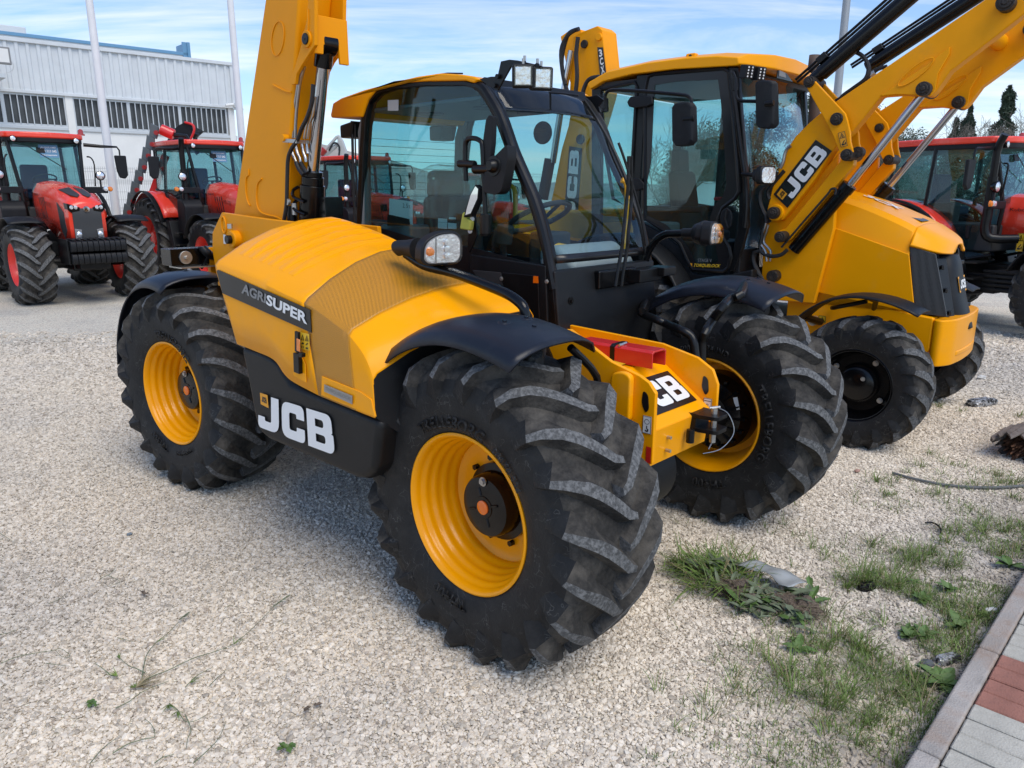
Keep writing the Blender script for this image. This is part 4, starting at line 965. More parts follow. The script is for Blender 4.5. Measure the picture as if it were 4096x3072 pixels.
# rear pillars and rear window with heating wires
for y_ in (.135, .965):
    mb = MB(); mb.tube([(-2.10,y_,.95),(-2.10,y_,1.7),(-2.06,y_,2.25),(-2.0,y_,2.38)], .042, 10); mb.obj('pillar', M['trim_grey'], T)
mb = MB(); mb.slab([(-2.12,.15,1.5),(-2.12,.95,1.5),(-2.06,.95,2.33),(-2.06,.15,2.33)], (-.005,0,0)); mb.obj('rear_window', M['glass'], T, smooth=False)
mb = MB()
for k in range(12):
    z_ = 1.72+.045*k; mb.tube([(-2.125+.0723*(z_-1.5),.18,z_),(-2.125+.0723*(z_-1.5),.92,z_)], .0013, 4)
mb.obj('heating_wire', M['black'], T)
mb = MB(); mb.box((-2.1,.12,.95),(-1.98,.98,1.62)); mb.obj('rear_panel', M['trim_dark'], T, bevel=.01)
mb = MB(); mb.tube([(-2.16,.115,2.32),(-2.17,.11,1.95),(-2.16,.10,1.66)], .009, 6); mb.tube([(-2.13,.115,2.3),(-2.14,.11,1.95),(-2.13,.10,1.66)], .005, 6); mb.obj('cable', M['hose'], T)
# seat under clear film
mb = MB(); mb.box((-1.72,.32,1.22),(-1.22,.80,1.36)); mb.obj('seat_cushion', M['seat'], T, bevel=.05, segs=4)
mb = MB(); mb.slab([(-1.78,.33,1.36),(-1.62,.33,1.36),(-1.72,.38,1.86),(-1.83,.38,1.86)], (0,.46,0)); mb.obj('seat_back', M['seat'], T, bevel=.05, segs=4)
mb = MB(); mb.slab([(-1.84,.42,1.84),(-1.73,.42,1.84),(-1.75,.44,2.02),(-1.85,.44,2.02)], (0,.28,0)); mb.obj('headrest', M['seat'], T, bevel=.045, segs=4)
def crumple(name, sz, loc, mt, seed, n=14, amp=.02, parent=None):
    rnd = random.Random(seed); bm = bmesh.new(); bmesh.ops.create_icosphere(bm, subdivisions=4, radius=1)
    ks = [(Vector((rnd.uniform(-1,1),rnd.uniform(-1,1),rnd.uniform(-1,1)))*9, rnd.uniform(0,6)) for _ in range(n)]
    for v in bm.verts:
        p = v.co; q = Vector([math.copysign(abs(c)**.55, c) for c in p]); d_ = sum(abs(math.sin(k.dot(p)+f)) for k, f in ks)/n
        v.co = Vector((q.x*sz[0], q.y*sz[1], q.z*sz[2]))*(1+amp*10*(d_-.6))
    me = bpy.data.meshes.new(name); bm.to_mesh(me); bm.free(); me.materials.append(mt)
    o = bpy.data.objects.new(name, me); put(o, parent); o.location = loc; me.polygons.foreach_set('use_smooth', [False]*len(me.polygons)); return o
crumple('plastic_wrap', (.12,.27,.33), (-1.73,.56,1.72), M['film'], 4, amp=.022, parent=T)
mb = MB(); mb.slab([(-1.56,.16,1.0),(-1.05,.16,1.0),(-1.05,.16,1.40),(-1.50,.16,1.46)], (0,.13,0)); mb.obj('arm_console', M['trim_dark'], T, bevel=.03)
mb = MB(); mb.box((-1.98,.14,1.5),(-1.72,.40,1.68)); mb.obj('side_trim', M['trim_grey'], T, bevel=.03)
mb = MB(); mb.cyl((-1.1,.24,1.42),(-1.02,.26,1.62),.012,8); mb.cyl((-1.03,.26,1.58),(-1.0,.26,1.68),.026,12); mb.obj('control_lever', M['trim_dark'], T, bevel=.006)
# dashboard, steering wheel
mb = MB(); mb.prism([(-.56,1.0),(-.50,1.36),(-.53,1.50),(-.66,1.60),(-.80,1.58),(-.78,1.2),(-.78,1.0)], 'y', .36, .94); mb.obj('dashboard', M['trim_light'], T, bevel=.04, segs=4)
mb = MB()
for k in range(5): mb.cbox((-.565+.0,.42+.10*k,1.520),(.018,.07,.004),ry=R(35))
mb.obj('air_vent', M['decal_black'], T)
mb = MB(); mb.prism([(-.62,.95),(-.55,1.28),(-.60,1.34),(-.70,1.34),(-.72,.95)], 'y', .14, .36); mb.obj('front_trim', M['trim_grey'], T, bevel=.03)
mb = MB(); tc_ = Vector((-.93,.52,1.74)); ax_ = Vector((-.45,0,.9)).normalized(); e1 = Vector((0,1,0)); e2 = ax_.cross(e1)
mb.tube([tc_+(e1*math.cos(t)+e2*math.sin(t))*.19 for t in [2*math.pi*q/36 for q in range(37)]], .016, 8, cap=False)
for a in (0.3, 2.8, 4.7): mb.tube([tc_-ax_*.03, tc_+(e1*math.cos(a)+e2*math.sin(a))*.185], .012, 6)
mb.cyl(tc_-ax_*.05, tc_+ax_*.0, .04, 16)
mb.obj('steering_wheel', M['trim_dark'], T)
mb = MB(); mb.cyl(tc_-ax_*.32, tc_-ax_*.04, .035, 12); mb.cbox(tc_-ax_*.2, (.16,.2,.2)); mb.obj('steering_column', M['trim_dark'], T, bevel=.02)
mb = MB(); mb.tube([(-1.0,.30,1.45),(-.98,.27,1.58),(-.95,.25,1.66)], .02, 8); mb.cyl((-.96,.25,1.60),(-.94,.25,1.70),.05,14); mb.obj('gear_lever', M['trim_dark'], T, bevel=.01)
mb = MB(); mb.tube([(-.62,.90,1.95),(-.60,.93,1.90),(-.60,.92,1.60),(-.56,.90,1.42)], .016, 10, smooth=3); mb.obj('grab_rail', M['yellow_rail'], T)
mb = MB(); mb.tube([(-1.62,.93,1.92),(-1.56,.95,1.92),(-1.52,.95,1.88),(-1.52,.95,1.66)], .016, 10, smooth=3); mb.obj('grab_rail', M['yellow_rail'], T)
mb = MB(); mb.tube([(-.80,.40,1.56),(-.76,.50,1.58),(-.68,.60,1.545),(-.66,.64,1.53)], .02, 10, smooth=3); mb.obj('yellow_handle', M['yellow_rail'], T)
# papers and sticker on the side window
plate('paper_notice', [(-1.819,0.118,1.738),(-1.592,0.118,1.689),(-1.585,0.118,1.826),(-1.812,0.118,1.844)], M['paper'], T, .001)
plate('paper_cutout', [(-1.843,0.116,1.677),(-1.614,0.116,1.683),(-1.62,0.116,1.723),(-1.833,0.116,1.748)], M['decal_black'], T, .001)
label_text('notice_print', '2. 5 t', [(-1.68,0.116,1.79),(-1.608,0.116,1.786),(-1.612,0.116,1.813),(-1.678,0.116,1.815)], M['decal_black'], T, .001)
plate('window_sticker', [(-1.778,0.106,2.355),(-1.676,0.106,2.348),(-1.672,0.106,2.409),(-1.774,0.106,2.414)], M['trim_light'], T, .001)
for q in ([(-1.363,0.118,1.676),(-1.282,0.118,1.674),(-1.28,0.118,1.71),(-1.361,0.118,1.711)], [(-1.361,0.118,1.713),(-1.28,0.118,1.711),(-1.28,0.118,1.732),(-1.36,0.118,1.734)], [(-1.276,0.118,1.676),(-1.202,0.118,1.676),(-1.202,0.118,1.708),(-1.275,0.118,1.71)], [(-1.266,0.118,1.731),(-1.207,0.118,1.73),(-1.206,0.118,1.741),(-1.265,0.118,1.742)]): plate('window_label', q, M['paper'], T, .001)
for q in [(-1.899,0.1,1.786)]: 
    mb = MB(); mb.cbox((q[0],.14,q[2]),(.04,.03,.045)); mb.obj('window_latch', M['black'], T, bevel=.008)
# ---- mirrors on the right pillar
mb = MB(); mb.slab([(-0.981,0.06,1.765),(-1.022,0.06,1.755),(-1.041,0.06,1.62),(-1.042,0.06,1.552),(-1.026,0.06,1.555),(-0.966,0.06,1.65)], (0,-.01,0)); mb.obj('mirror_bracket', M['black'], T, bevel=.002)
mb = MB()
for q in [(-0.975,0.03,1.739),(-0.993,0.03,1.675)]: mb.cyl(q, (q[0],q[1]-.012,q[2]), .013, 14)
mb.obj('bracket_bolt', M['white'], T, bevel=.002)
mb = MB(); mb.tube([(-0.993,0,1.939),(-0.996,0,2.015),(-0.996,0,2.1),(-0.99,0,2.137),(-0.965,0,2.153),(-0.921,0,2.152),(-0.884,0,2.139),(-0.869,0,2.116),(-0.861,0,2.012),(-0.854,0,1.887),(-0.849,0,1.751)], .013, 12, smooth=3); mb.obj('mirror_arm', M['black'], T)
mb = MB(); q = [(-0.846,0,1.769),(-0.85,0,1.665)]; mb.cyl(q[0], q[1], .030, 18); mb.cyl(q[1], (q[1][0],q[1][1],q[1][2]-.01), .022, 12); mb.obj('arm_socket', M['black'], T, bevel=.004)
mb = MB(); q = [(-1.047,0,2.029),(-0.923,0,2.022),(-0.93,0,1.997),(-0.795,0,1.995)]; mb.tube([q[0],q[1]], .020, 12); mb.tube([q[2],q[3]], .024, 12); mb.obj('mirror_clamp', M['black'], T, bevel=.004)
mo = [(p[0],p[2]) for p in [(-0.671,0,2.115),(-0.712,0,2.089),(-0.783,0,2.043),(-0.825,0,2.012),(-0.838,0,1.962),(-0.847,0,1.895),(-0.826,0,1.874),(-0.748,0,1.868),(-0.713,0,1.887),(-0.689,0,1.96),(-0.666,0,2.048)]]
mb = MB(); mb.prism(rpoly([(a,b,.02) for a,b in mo]), 'y', -.02, .045); mm_ = mb.obj('mirror', M['plastic'], T, bevel=.015, segs=3)
mc = [(-0.768,-0.025,2.01)][0]; mb = MB(); mb.lathe([(-.03,.0),(-.03,.022),(-.02,.03),(-.0,.035),(.0,.05),(.006,.052)], o=mc, n=20); mb.obj('mirror_ball_joint', M['black'], T)
m2 = [(-0.822,0,2.261),(-0.79,0,2.253),(-0.799,0,2.125),(-0.825,0,1.987),(-0.875,0,1.938),(-0.883,0,1.946),(-0.868,0,2.128),(-0.843,0,2.24)]
mb = MB(); mb.slab(m2, (.0,.035,0)); mb.obj('mirror', M['plastic'], T, bevel=.006)
m3 = [(-0.915,-0.01,1.921),(-0.884,-0.01,1.904),(-0.891,-0.01,1.845),(-0.949,-0.01,1.758),(-1.008,-0.01,1.748),(-0.994,-0.01,1.792),(-0.954,-0.01,1.87)]
mb = MB(); mb.slab(m3, (.01,.03,0)); mb.obj('mirror', M['plastic'], T, bevel=.004)
m4 = [(-0.903,-0.018,1.911),(-0.882,-0.018,1.897),(-0.889,-0.018,1.849),(-0.941,-0.018,1.771),(-0.982,-0.018,1.762),(-0.971,-0.018,1.793),(-0.939,-0.018,1.866)]
mb = MB(); mb.slab(m4, (0,-.002,0)); mb.obj('mirror_glass', M['mirror'], T)
nt_ = [(-1.031,0,1.77),(-1.014,0,1.779),(-0.999,0,1.748),(-0.96,0,1.727),(-0.972,0,1.679),(-1.053,0,1.685)]
mb = MB(); mb.slab(nt_, (0,.03,0)); mb.obj('yellow_net', M['mesh_yellow'], T, bevel=.008)
# ---- work lamps on the roof
mb = MB(); mb.slab([(-0.947,0.06,2.45),(-0.862,0.06,2.454),(-0.815,0.06,2.45),(-0.791,0.06,2.519),(-0.733,0.06,2.521),(-0.677,0.06,2.511),(-0.568,0.06,2.483),(-0.519,0.06,2.468),(-0.519,0.06,2.46),(-0.633,0.06,2.484),(-0.722,0.06,2.487),(-0.815,0.06,2.383),(-0.845,0.06,2.395),(-0.88,0.06,2.412)], (0,.012,0)); mb.obj('lamp_bracket', M['black'], T, bevel=.002)
mb = MB()
for q in [(-0.804,0.055,2.448),(-0.828,0.055,2.407),(-0.623,0.055,2.491),(-0.536,0.055,2.471)]: mb.cyl(q, (q[0],q[1]-.012,q[2]), .012, 8)
mb.obj('bracket_bolt', M['black'], T)
def work_lamp(cx, cy, cz, yaw, s=1.0):
    L_ = bpy.data.objects.new('work_lamp', None); put(L_, T); L_.location = (cx, cy, cz); L_.rotation_euler = (0, R(4), yaw)
    mb = MB(); mb.box((-.045*s,-.068*s,-.068*s),(.028*s,.068*s,.068*s)); mb.obj('lamp_housing', M['plastic'], L_, bevel=.014*s, segs=3)
    mb = MB(); mb.box((.0285*s,-.045*s,-.050*s),(.031*s,.045*s,.050*s)); mb.obj('lamp_reflector', M['lens'], L_, bevel=.006*s)
    mb = MB(); mb.box((.036*s,-.054*s,-.056*s),(.038*s,.054*s,.056*s))
    mb.obj('lamp_glass', M['lens_glass'], L_)
    mb = MB()
    for k in range(7): mb.box((.0312*s,(-.046+.0145*k)*s,-.05*s),(.0335*s,(-.043+.0145*k)*s,.05*s))
    mb.obj('lamp_ribs', M['lens'], L_)
    mb = MB(); mb.cyl((-.01*s,0,.068*s),(-.01*s,0,.10*s),.008*s,8); mb.obj('lamp_bolt', M['zinc'], L_)
    return L_
qa = [(-0.581,0.02,2.427)][0]; qb = [(-0.524,0.09,2.417)][0]
work_lamp(qa[0]-.02, qa[1], qa[2], R(-48), .80)
work_lamp(qb[0]-.02, qb[1], qb[2], R(-30), .80)
mb = MB(); 
for q in [(-0.664,0.1,2.516),(-0.579,0.1,2.493)]: mb.cyl((q[0],q[1],q[2]-.03),(q[0],q[1],q[2]+.02),.007,8)
mb.obj('bracket_bolt', M['zinc'], T)
mb = MB(); mb.slab([(-1.013,1,2.446),(-0.943,1,2.445),(-0.893,1,2.45),(-0.843,1,2.418),(-0.878,1,2.383),(-0.865,1,2.349),(-0.94,1,2.35),(-0.991,1,2.334),(-1.018,1,2.403)], (0,.01,0)); mb.obj('lamp_bracket', M['black'], T, bevel=.002)
mb = MB(); mb.tube([(-1.072,0.6,2.453),(-0.957,0.6,2.434),(-0.834,0.6,2.418),(-0.716,0.6,2.397)], .006, 6); mb.tube([(-1.903,0.6,2.619),(-1.783,0.6,2.617),(-1.644,0.6,2.602)], .005, 6); mb.obj('roof_cable', M['hose'], T)
# ---- headlamps on stalks
def headlamp(c, yaw, s=1.0, amber_side=-1):
    """c: centre of the glass; looks along +x turned by yaw"""
    H_ = bpy.data.objects.new('headlamp', None); put(H_, T); H_.location = c; H_.rotation_euler = (0, R(3), yaw)
    o_ = rpoly([(-.118,-.055,.05),(-.09,-.078,.04),(.085,-.078,.04),(.112,-.05,.04),(.112,.05,.05),(.075,.082,.05),(-.03,.078,.05),(-.112,.03,.05)])
    if amber_side < 0: o_ = [(-a, b) for a, b in o_]
    # profile in (y,z): y to the left of the lamp
    mb = MB(); mb.prism([(a*s, b*s) for a, b in o_], 'x', -.055*s, .012*s); mb.prism([(a*s*.72, b*s*.72) for a, b in o_], 'x', -.11*s, -.055*s); mb.obj('lamp_housing', M['plastic'], H_, bevel=.014*s, segs=3)
    i_ = [(a*.87*s, b*.87*s) for a, b in o_]
    mb = MB(); mb.prism(i_, 'x', .0125*s, .015*s); mb.obj('lamp_bezel', M['decal_grey'], H_, bevel=.001)
    def clip(pts, lo, hi):
        return [(min(max(a, lo), hi), b) for a, b in pts]
    j_ = [(a*.82*s, b*.82*s) for a, b in o_]
    sg = 1 if amber_side > 0 else -1
    if amber_side > 0: A_ = clip(j_, -9, -.045*s); B_ = clip(j_, -.036*s, 9)
    else: A_ = clip(j_, .045*s, 9); B_ = clip(j_, -9, .036*s)
    mb = MB(); mb.prism(B_, 'x', .0155*s, .018*s)
    for zz in (.032, 0, -.032):
        mb.lathe([(.018*s,.0),(.022*s,.012*s),(.028*s,.016*s),(.030*s,.0)], o=(0, -sg*-.01*s*0+(-.03*sg*-1)*s*.6, zz*s), ax='x', n=12)
    mb.obj('lamp_reflector', M['lens'], H_, ang=20)
    mb = MB(); mb.prism(A_, 'x', .0155*s, .018*s); mb.obj('indicator_reflector', M['lens'], H_)
    mb = MB(); mb.lathe([(.018*s,.022*s),(.03*s,.018*s),(.036*s,0)], o=(0, -sg*.072*s, -.01*s), ax='x', n=16); mb.obj('indicator_bulb', M['amber'], H_)
    mb = MB(); mb.prism([(a*1.03, b*1.03) for a, b in j_], 'x', .038*s, .040*s); mb.obj('lamp_glass', M['lens_glass'], H_, bevel=.001)
    return H_
hc1 = [(-0.504,-0.62,1.638)][0]
headlamp(hc1, R(-12), .92, amber_side=1)
mb = MB(); mb.tube([(-0.666,-0.62,1.629),(-0.737,-0.62,1.629),(-0.811,-0.62,1.628)]+[ ([(-0.821,-0.62,1.625)][0][0]-.0, -.60, 1.60)], [.05,.038,.034,.02], 16); mb.obj('lamp_arm', M['plastic'], T)
mb = MB(); mb.tube([(-0.776,-0.6,1.599),(-0.646,-0.6,1.553),(-0.466,-0.6,1.535),(-0.318,-0.6,1.51),(-0.168,-0.6,1.48),(-0.092,-0.6,1.459),(-0.036,-0.6,1.43),(-0.022,-0.6,1.404),(-0.015,-0.6,1.364)], .022, 12, smooth=4); mb.obj('lamp_tube', M['black_gloss'], T)
hc2 = [(-0.048,0.98,1.661)][0]
headlamp(hc2, R(10), .80, amber_side=-1)
mb = MB(); q = [(-0.166,0.98,1.657),(-0.096,0.98,1.659)]; mb.tube([q[0], q[1]], [.05,.075], 18); mb.obj('lamp_body', M['plastic'], T, bevel=.01)
mb = MB(); mb.tube([(-0.49,0.95,1.359),(-0.473,0.95,1.457),(-0.446,0.95,1.543),(-0.4,0.95,1.608),(-0.335,0.95,1.645),(-0.264,0.95,1.652),(-0.16,0.95,1.66)], .022, 12, smooth=4); mb.obj('lamp_tube', M['black_gloss'], T)
mb = MB(); q = [(-0.223,0.95,1.658),(-0.16,0.95,1.66)]; mb.tube(q, .026, 14); mb.obj('tube_sleeve', M['plastic'], T)

# ================================================================ backhoe loader
Bk = thing('backhoe_loader', 'yellow backhoe loader with raised front loader arms and a black nose grille', 'backhoe loader', (3.233, 6.224, 0), -0.721)
BT1 = tyre_mesh('tyre', 0.508, 0.34, 0.262, 17, 0.026, drop=0.15, lw=0.040, n=96)
BT2 = tyre_mesh('tyre', 0.72, 0.44, 0.37, 19, 0.040, drop=0.19, lw=0.036, n=96)
def bk_wheel(x, y, side, rad, tm, rr, hw_, st=0):
    wh = bpy.data.objects.new('wheel', None); put(wh, Bk); wh.location = (x, y, rad-.022); wh.rotation_euler = (0, 0, st)
    t = bpy.data.objects.new('tyre', tm); put(t, wh); t.rotation_euler = (0, x*.3+.1, 0)
    s = side; mb = MB(); e = hw_*.86
    mb.lathe([(s*e, rr+.012),(s*(e+.006), rr),(s*(e-.004), rr-.010),(s*(e-.03), rr-.016),(s*(e-.05), rr-.035),(s*(e-.10), rr-.045),(s*.02, rr-.06),(s*.015, rr*.55),(s*.045, rr*.52),(s*.048, .03)], n=60, cap=False)
    mb.obj('rim', M['black_gloss'], wh, ang=45)
    mb = MB(); mb.lathe([(s*.045,.135),(s*.085,.128),(s*.095,.115),(s*.098,0)], n=40); mb.obj('hub', M['black_gloss'], wh, ang=40)
    mb = MB()
    for k in range(8):
        a = R(45)*k+R(12); c = (rr*.73*math.cos(a), s*.03, rr*.73*math.sin(a))
        if k % 2: dirt_bolt(mb, c, '-y' if s < 0 else 'y', .014, .028)
    dirt_bolt(mb, (.05, s*.098, .05), '-y' if s < 0 else 'y', .011, .015)
    for q in range(1): pass
    b_ = mb.obj('wheel_nuts', M['zinc'], wh); b_['kind'] = 'stuff'
    return wh
bk_wheel(0, -.88, -1, .499, BT1, .275, .17); bk_wheel(0, .88, 1, .499, BT1, .275, .17)
bk_wheel(-2.17, -.90, -1, .71, BT2, .38, .22); bk_wheel(-2.17, .90, 1, .71, BT2, .38, .22)
mb = MB(); mb.cyl((0,-.75,.5),(0,.75,.5),.09,16); mb.cbox((0,0,.52),(.3,.5,.3)); mb.cyl((-2.17,-.8,.7),(-2.17,.8,.7),.12,16); mb.box((-3.3,-.38,.55),(.2,.38,.85)); mb.cbox((0,-.62,.55),(.2,.14,.3)); mb.obj('axle', M['black'], Bk, bevel=.02)
# lower chassis side: long yellow plate and front counterweight
sill = xz([(-0.604,-0.52,1.007),(-0.434,-0.52,1),(-0.133,-0.52,1.024),(0.179,-0.52,0.99),(0.436,-0.52,0.979),(0.468,-0.52,0.943),(0.545,-0.52,0.939),(0.604,-0.52,1.019)])
mb = MB(); mb.prism([(-.75,1.02),sill[1],sill[2],sill[3],(.37,.965),(.37,.72),(.30,.62),(-.75,.62)], 'y', -.52, .52); mb.obj('chassis_side', M['yellow'], Bk, bevel=.015)
mb = MB(); pts = rpoly([(.37,-.53,.04),(.43,-.54,.05),(.50,-.42,.08),(.525,-.15,.1),(.525,.15,.1),(.50,.42,.08),(.43,.54,.05),(.37,.53,.04)])
mb.prism(pts, 'z', .60, .955); cw = mb.obj('counterweight', M['yellow'], Bk, bevel=.022, segs=4)
mb = MB(); mb.prism(rpoly([(.40,-.40),(.515,-.34,.05),(.533,-.1),(.533,.1),(.515,.34,.05),(.40,.40)]), 'z', .66, .70); mb.obj('counterweight_step', M['yellow'], Bk, bevel=.01)
# bonnet: loft of cross sections
def bsec(x, hw1, zs, hw2, zt, zb=1.0):
    return [Vector(p) for p in ((x,-hw1-.02,zb),(x,-hw1-.01,(zb+zs)/2),(x,-hw1,zs),(x,-hw2,zt-.045),(x,-hw2+.05,zt-.008),(x,-hw2*.5,zt+.006),(x,0,zt+.012),(x,hw2*.5,zt+.006),(x,hw2-.05,zt-.008),(x,hw2,zt-.045),(x,hw1,zs),(x,hw1+.01,(zb+zs)/2),(x,hw1+.02,zb))]
secs = [bsec(-.95,.50,1.74,.44,1.96,1.0), bsec(-.60,.50,1.655,.44,1.895,1.0), bsec(-.30,.50,1.575,.44,1.815,1.0), bsec(.0,.50,1.475,.44,1.695,1.0), bsec(.14,.495,1.428,.435,1.625,1.02)]
mb = MB(); mb.grid(list(zip(*[catmull(c, 4) for c in zip(*secs)])))
bn = mb.obj('bonnet', M['yellow'], Bk, ang=28, solid=.012)
# nose lid beyond the side panels
nose = [bsec(.14,.497,1.505,.435,1.625,1.492), bsec(.20,.475,1.49,.41,1.59,1.476), bsec(.27,.43,1.465,.37,1.55,1.452), bsec(.33,.34,1.445,.29,1.51,1.432), bsec(.365,.17,1.435,.14,1.475,1.42)]
mb = MB(); mb.grid(list(zip(*[catmull(c, 4) for c in zip(*nose)]))); mb.obj('bonnet_nose', M['yellow'], Bk, ang=35, solid=.02)
# side panel slightly proud
sp_ = [(-0.579,-0.53,1.495),(-0.494,-0.53,1.633),(0.146,-0.53,1.429),(0.229,-0.53,1.032),(0.189,-0.53,0.995),(-0.499,-0.53,1.084)]
mb = MB(); mb.slab([p for p in sp_], (0,.012,0)); mb.obj('side_panel', M['yellow'], Bk, bevel=.008)
mb = MB(); mb.tube([p for p in [(-0.589,-0.533,1.495),(-0.547,-0.533,1.283),(-0.496,-0.533,1.091)]], .010, 6); mb.obj('panel_edge', M['yellow'], Bk)
pk = [(-0.683,-0.528,1.437),(-0.633,-0.528,1.277),(-0.601,-0.528,1.006)]
mb = MB(); mb.tube(pk, .003, 4); mb.obj('panel_seam', M['decal_black'], Bk)
# black grille side and centre
gr = [(0.133,-0.5,1.5),(0.291,-0.5,1.434),(0.402,-0.5,1.17),(0.445,-0.5,0.975),(0.191,-0.5,0.989),(0.22,-0.5,1.041)]
mb = MB(); mb.slab([(gr[0][0],-.50,gr[0][2]-.012),(gr[1][0]+.02,-.47,gr[1][2]),(gr[3][0],-.47,gr[3][2]),(gr[4][0],-.50,gr[4][2]),(gr[5][0],-.50,gr[5][2])], (0,.02,0)); mb.obj('side_grille', M['grille'], Bk, bevel=.003)
mb = MB(); mb.slab([(.16,.50,1.48),(.28,.46,1.42),(.38,.46,.99),(.16,.50,.97)], (0,-.02,0)); mb.obj('side_grille', M['grille'], Bk, bevel=.003)
def gwing(s):
    mb = MB(); y1 = s*.46; y0 = s*.20
    mb.slab([(.25,y1,1.41),(.335,y0,1.39),(.455,y0,.93),(.38,y1,.97)], (-.03,0,0)); o = mb.obj('grille_wing', M['plastic'], Bk, bevel=.02, segs=3)
    for q in (.12,.5,.88):
        z_ = 1.40-.45*q; mb = MB(); mb.cbox((.265+.12*q+.055, s*.30, z_-.02),(.02,.09,.030),rz=-s*R(16)); mb.obj('vent_slot', M['decal_black'], Bk, bevel=.004)
gwing(-1); gwing(1)
mb = MB(); rows = []
for (x_, z_, h_) in ((.30,1.41,.14),(.335,1.33,.16),(.365,1.2,.175),(.405,1.05,.18),(.45,.93,.16),(.48,.84,.10)):
    rows.append([(x_-.03,-h_-.02,z_),(x_+.02,-h_+.015,z_),(x_+.045,-h_*.5,z_),(x_+.05,0,z_),(x_+.045,h_*.5,z_),(x_+.02,h_-.015,z_),(x_-.03,h_+.02,z_)])
mb.grid([catmull(r_, 3) for r_ in zip(*[catmull(c, 3) for c in zip(*rows)])]); cg = mb.obj('centre_grille', M['plastic'], Bk, ang=40, solid=.02)
mb = MB(); mb.box((.0,-.45,.95),(.24,.45,1.40)); mb.obj('radiator', M['trim_dark'], Bk)
bc = [Vector((.430,-.115,1.12)), Vector((.430,.115,1.12)), Vector((.400,.115,1.24)), Vector((.400,-.115,1.24))]
plate('badge', bc, M['decal_orange'], Bk, .012)
plate('badge_field', [quadmap(bc,.05,.12),quadmap(bc,.95,.12),quadmap(bc,.95,.88),quadmap(bc,.05,.88)], M['decal_black'], Bk, .014)
jcb_mark(Bk, [quadmap(bc,.12,.22),quadmap(bc,.90,.22),quadmap(bc,.90,.76),quadmap(bc,.12,.76)], square=False, lift=.017)
# 3CX on top of the bonnet, reads from the side
tc0 = [(-0.01,-0.57,1.72),(0.787,-2.971,1.72),(0.846,-3.196,1.72),(0.215,-1.325,1.72)]
def btop(x, y):
    zs_ = ((-.95,1.96),(-.60,1.895),(-.30,1.815),(0,1.695),(.14,1.625),(.3,1.555))
    for (a, za), (b2, zb2) in zip(zs_, zs_[1:]):
        if a <= x <= b2: return Vector((x, y, za+(zb2-za)*(x-a)/(b2-a)+.022))
cc = [btop(-.42,-.12), btop(.02,-.12), btop(.02,.0), btop(-.42,.0)]
plate('name_band', [btop(-.55,-.17), btop(.12,-.17), btop(.12,.06), btop(-.55,.06)], M['decal_black'], Bk, .004)
label_text('lettering', '3CX', [btop(-.36,-.13), btop(-.06,-.13), btop(-.06,.02), btop(-.36,.02)], M['white'], Bk, .008, bold=.04)
# front mudguards
def bfend(s):
    rows = []
    for i in range(20):
        a = R(148)-(R(148)-R(60))*i/19
        r_ = .60+.02*math.sin(i/19*3.1); rows.append([(r_*math.cos(a)-.02+.10*(i/19)**3, s*(.72+.33*j/6), .52+(r_+.012*math.sin(j/6*math.pi))*math.sin(a)-.0) for j in range(7)])
    mb = MB(); mb.grid(rows); f = mb.obj('front_mudguard', M['plastic'], Bk, ang=50, solid=.012)
    mb = MB(); mb.tube([(-.05,s*.55,1.0),(.0,s*.7,1.08),(-.02,s*.85,1.12)],.02,8); mb.tube([(-.35,s*.55,.98),(-.30,s*.7,1.0),(-.05,s*.76,1.08)],.018,8,smooth=3); mb.tube([(-.45,s*.55,.85),(-.50,s*.8,.92)],.03,8); mb.obj('mudguard_stay', M['black'], Bk)
bfend(-1); bfend(1)
wsb = [(-0.472,-0.53,0.818),(-0.408,-0.53,0.846),(-0.416,-0.53,0.9),(-0.474,-0.53,0.901)]; warn_sticker(Bk, wsb, two=False)
wsb = [(-0.74,-0.535,1.237),(-0.675,-0.535,1.234),(-0.671,-0.535,1.341),(-0.724,-0.535,1.34)]; warn_sticker(Bk, wsb, m='decal_orange')
mb = MB(); q = [(-0.491,-0.6,0.86)][0]; mb.cyl((q[0],-.62,q[2]),(q[0],-.55,q[2]),.04,16); mb.obj('steering_joint', M['zinc'], Bk, bevel=.01)

# ---- cab
YN, YF = -.85, .72
cabo = xz([(-2.587,-0.85,2.781),(-2.455,-0.85,2.862),(-2.153,-0.85,2.893),(-1.729,-0.85,2.888),(-1.259,-0.85,2.855),(-1.233,-0.85,2.765),(-1.16,-0.85,2.475),(-1.086,-0.85,2.112),(-1.038,-0.85,1.9),(-1.016,-0.85,1.629),(-1.083,-0.85,1.393),(-1.135,-0.85,1.225),(-1.487,-0.85,1.217),(-1.642,-0.85,1.458),(-1.792,-0.85,1.562),(-1.96,-0.85,1.604),(-2.075,-0.85,1.641),(-2.054,-0.85,1.981),(-2.052,-0.85,2.319),(-2.031,-0.85,2.647)])
roofp = [(a+.0, b) for a, b in xz([(-2.62,-0.86,2.826),(-2.603,-0.86,2.851),(-2.412,-0.86,2.917),(-1.996,-0.86,2.949),(-1.627,-0.86,2.95),(-1.329,-0.86,2.935),(-1.144,-0.86,2.904),(-1.13,-0.86,2.858),(-1.147,-0.86,2.846),(-1.394,-0.86,2.858),(-1.722,-0.86,2.874),(-2.146,-0.86,2.874),(-2.448,-0.86,2.842),(-2.584,-0.86,2.788)])]
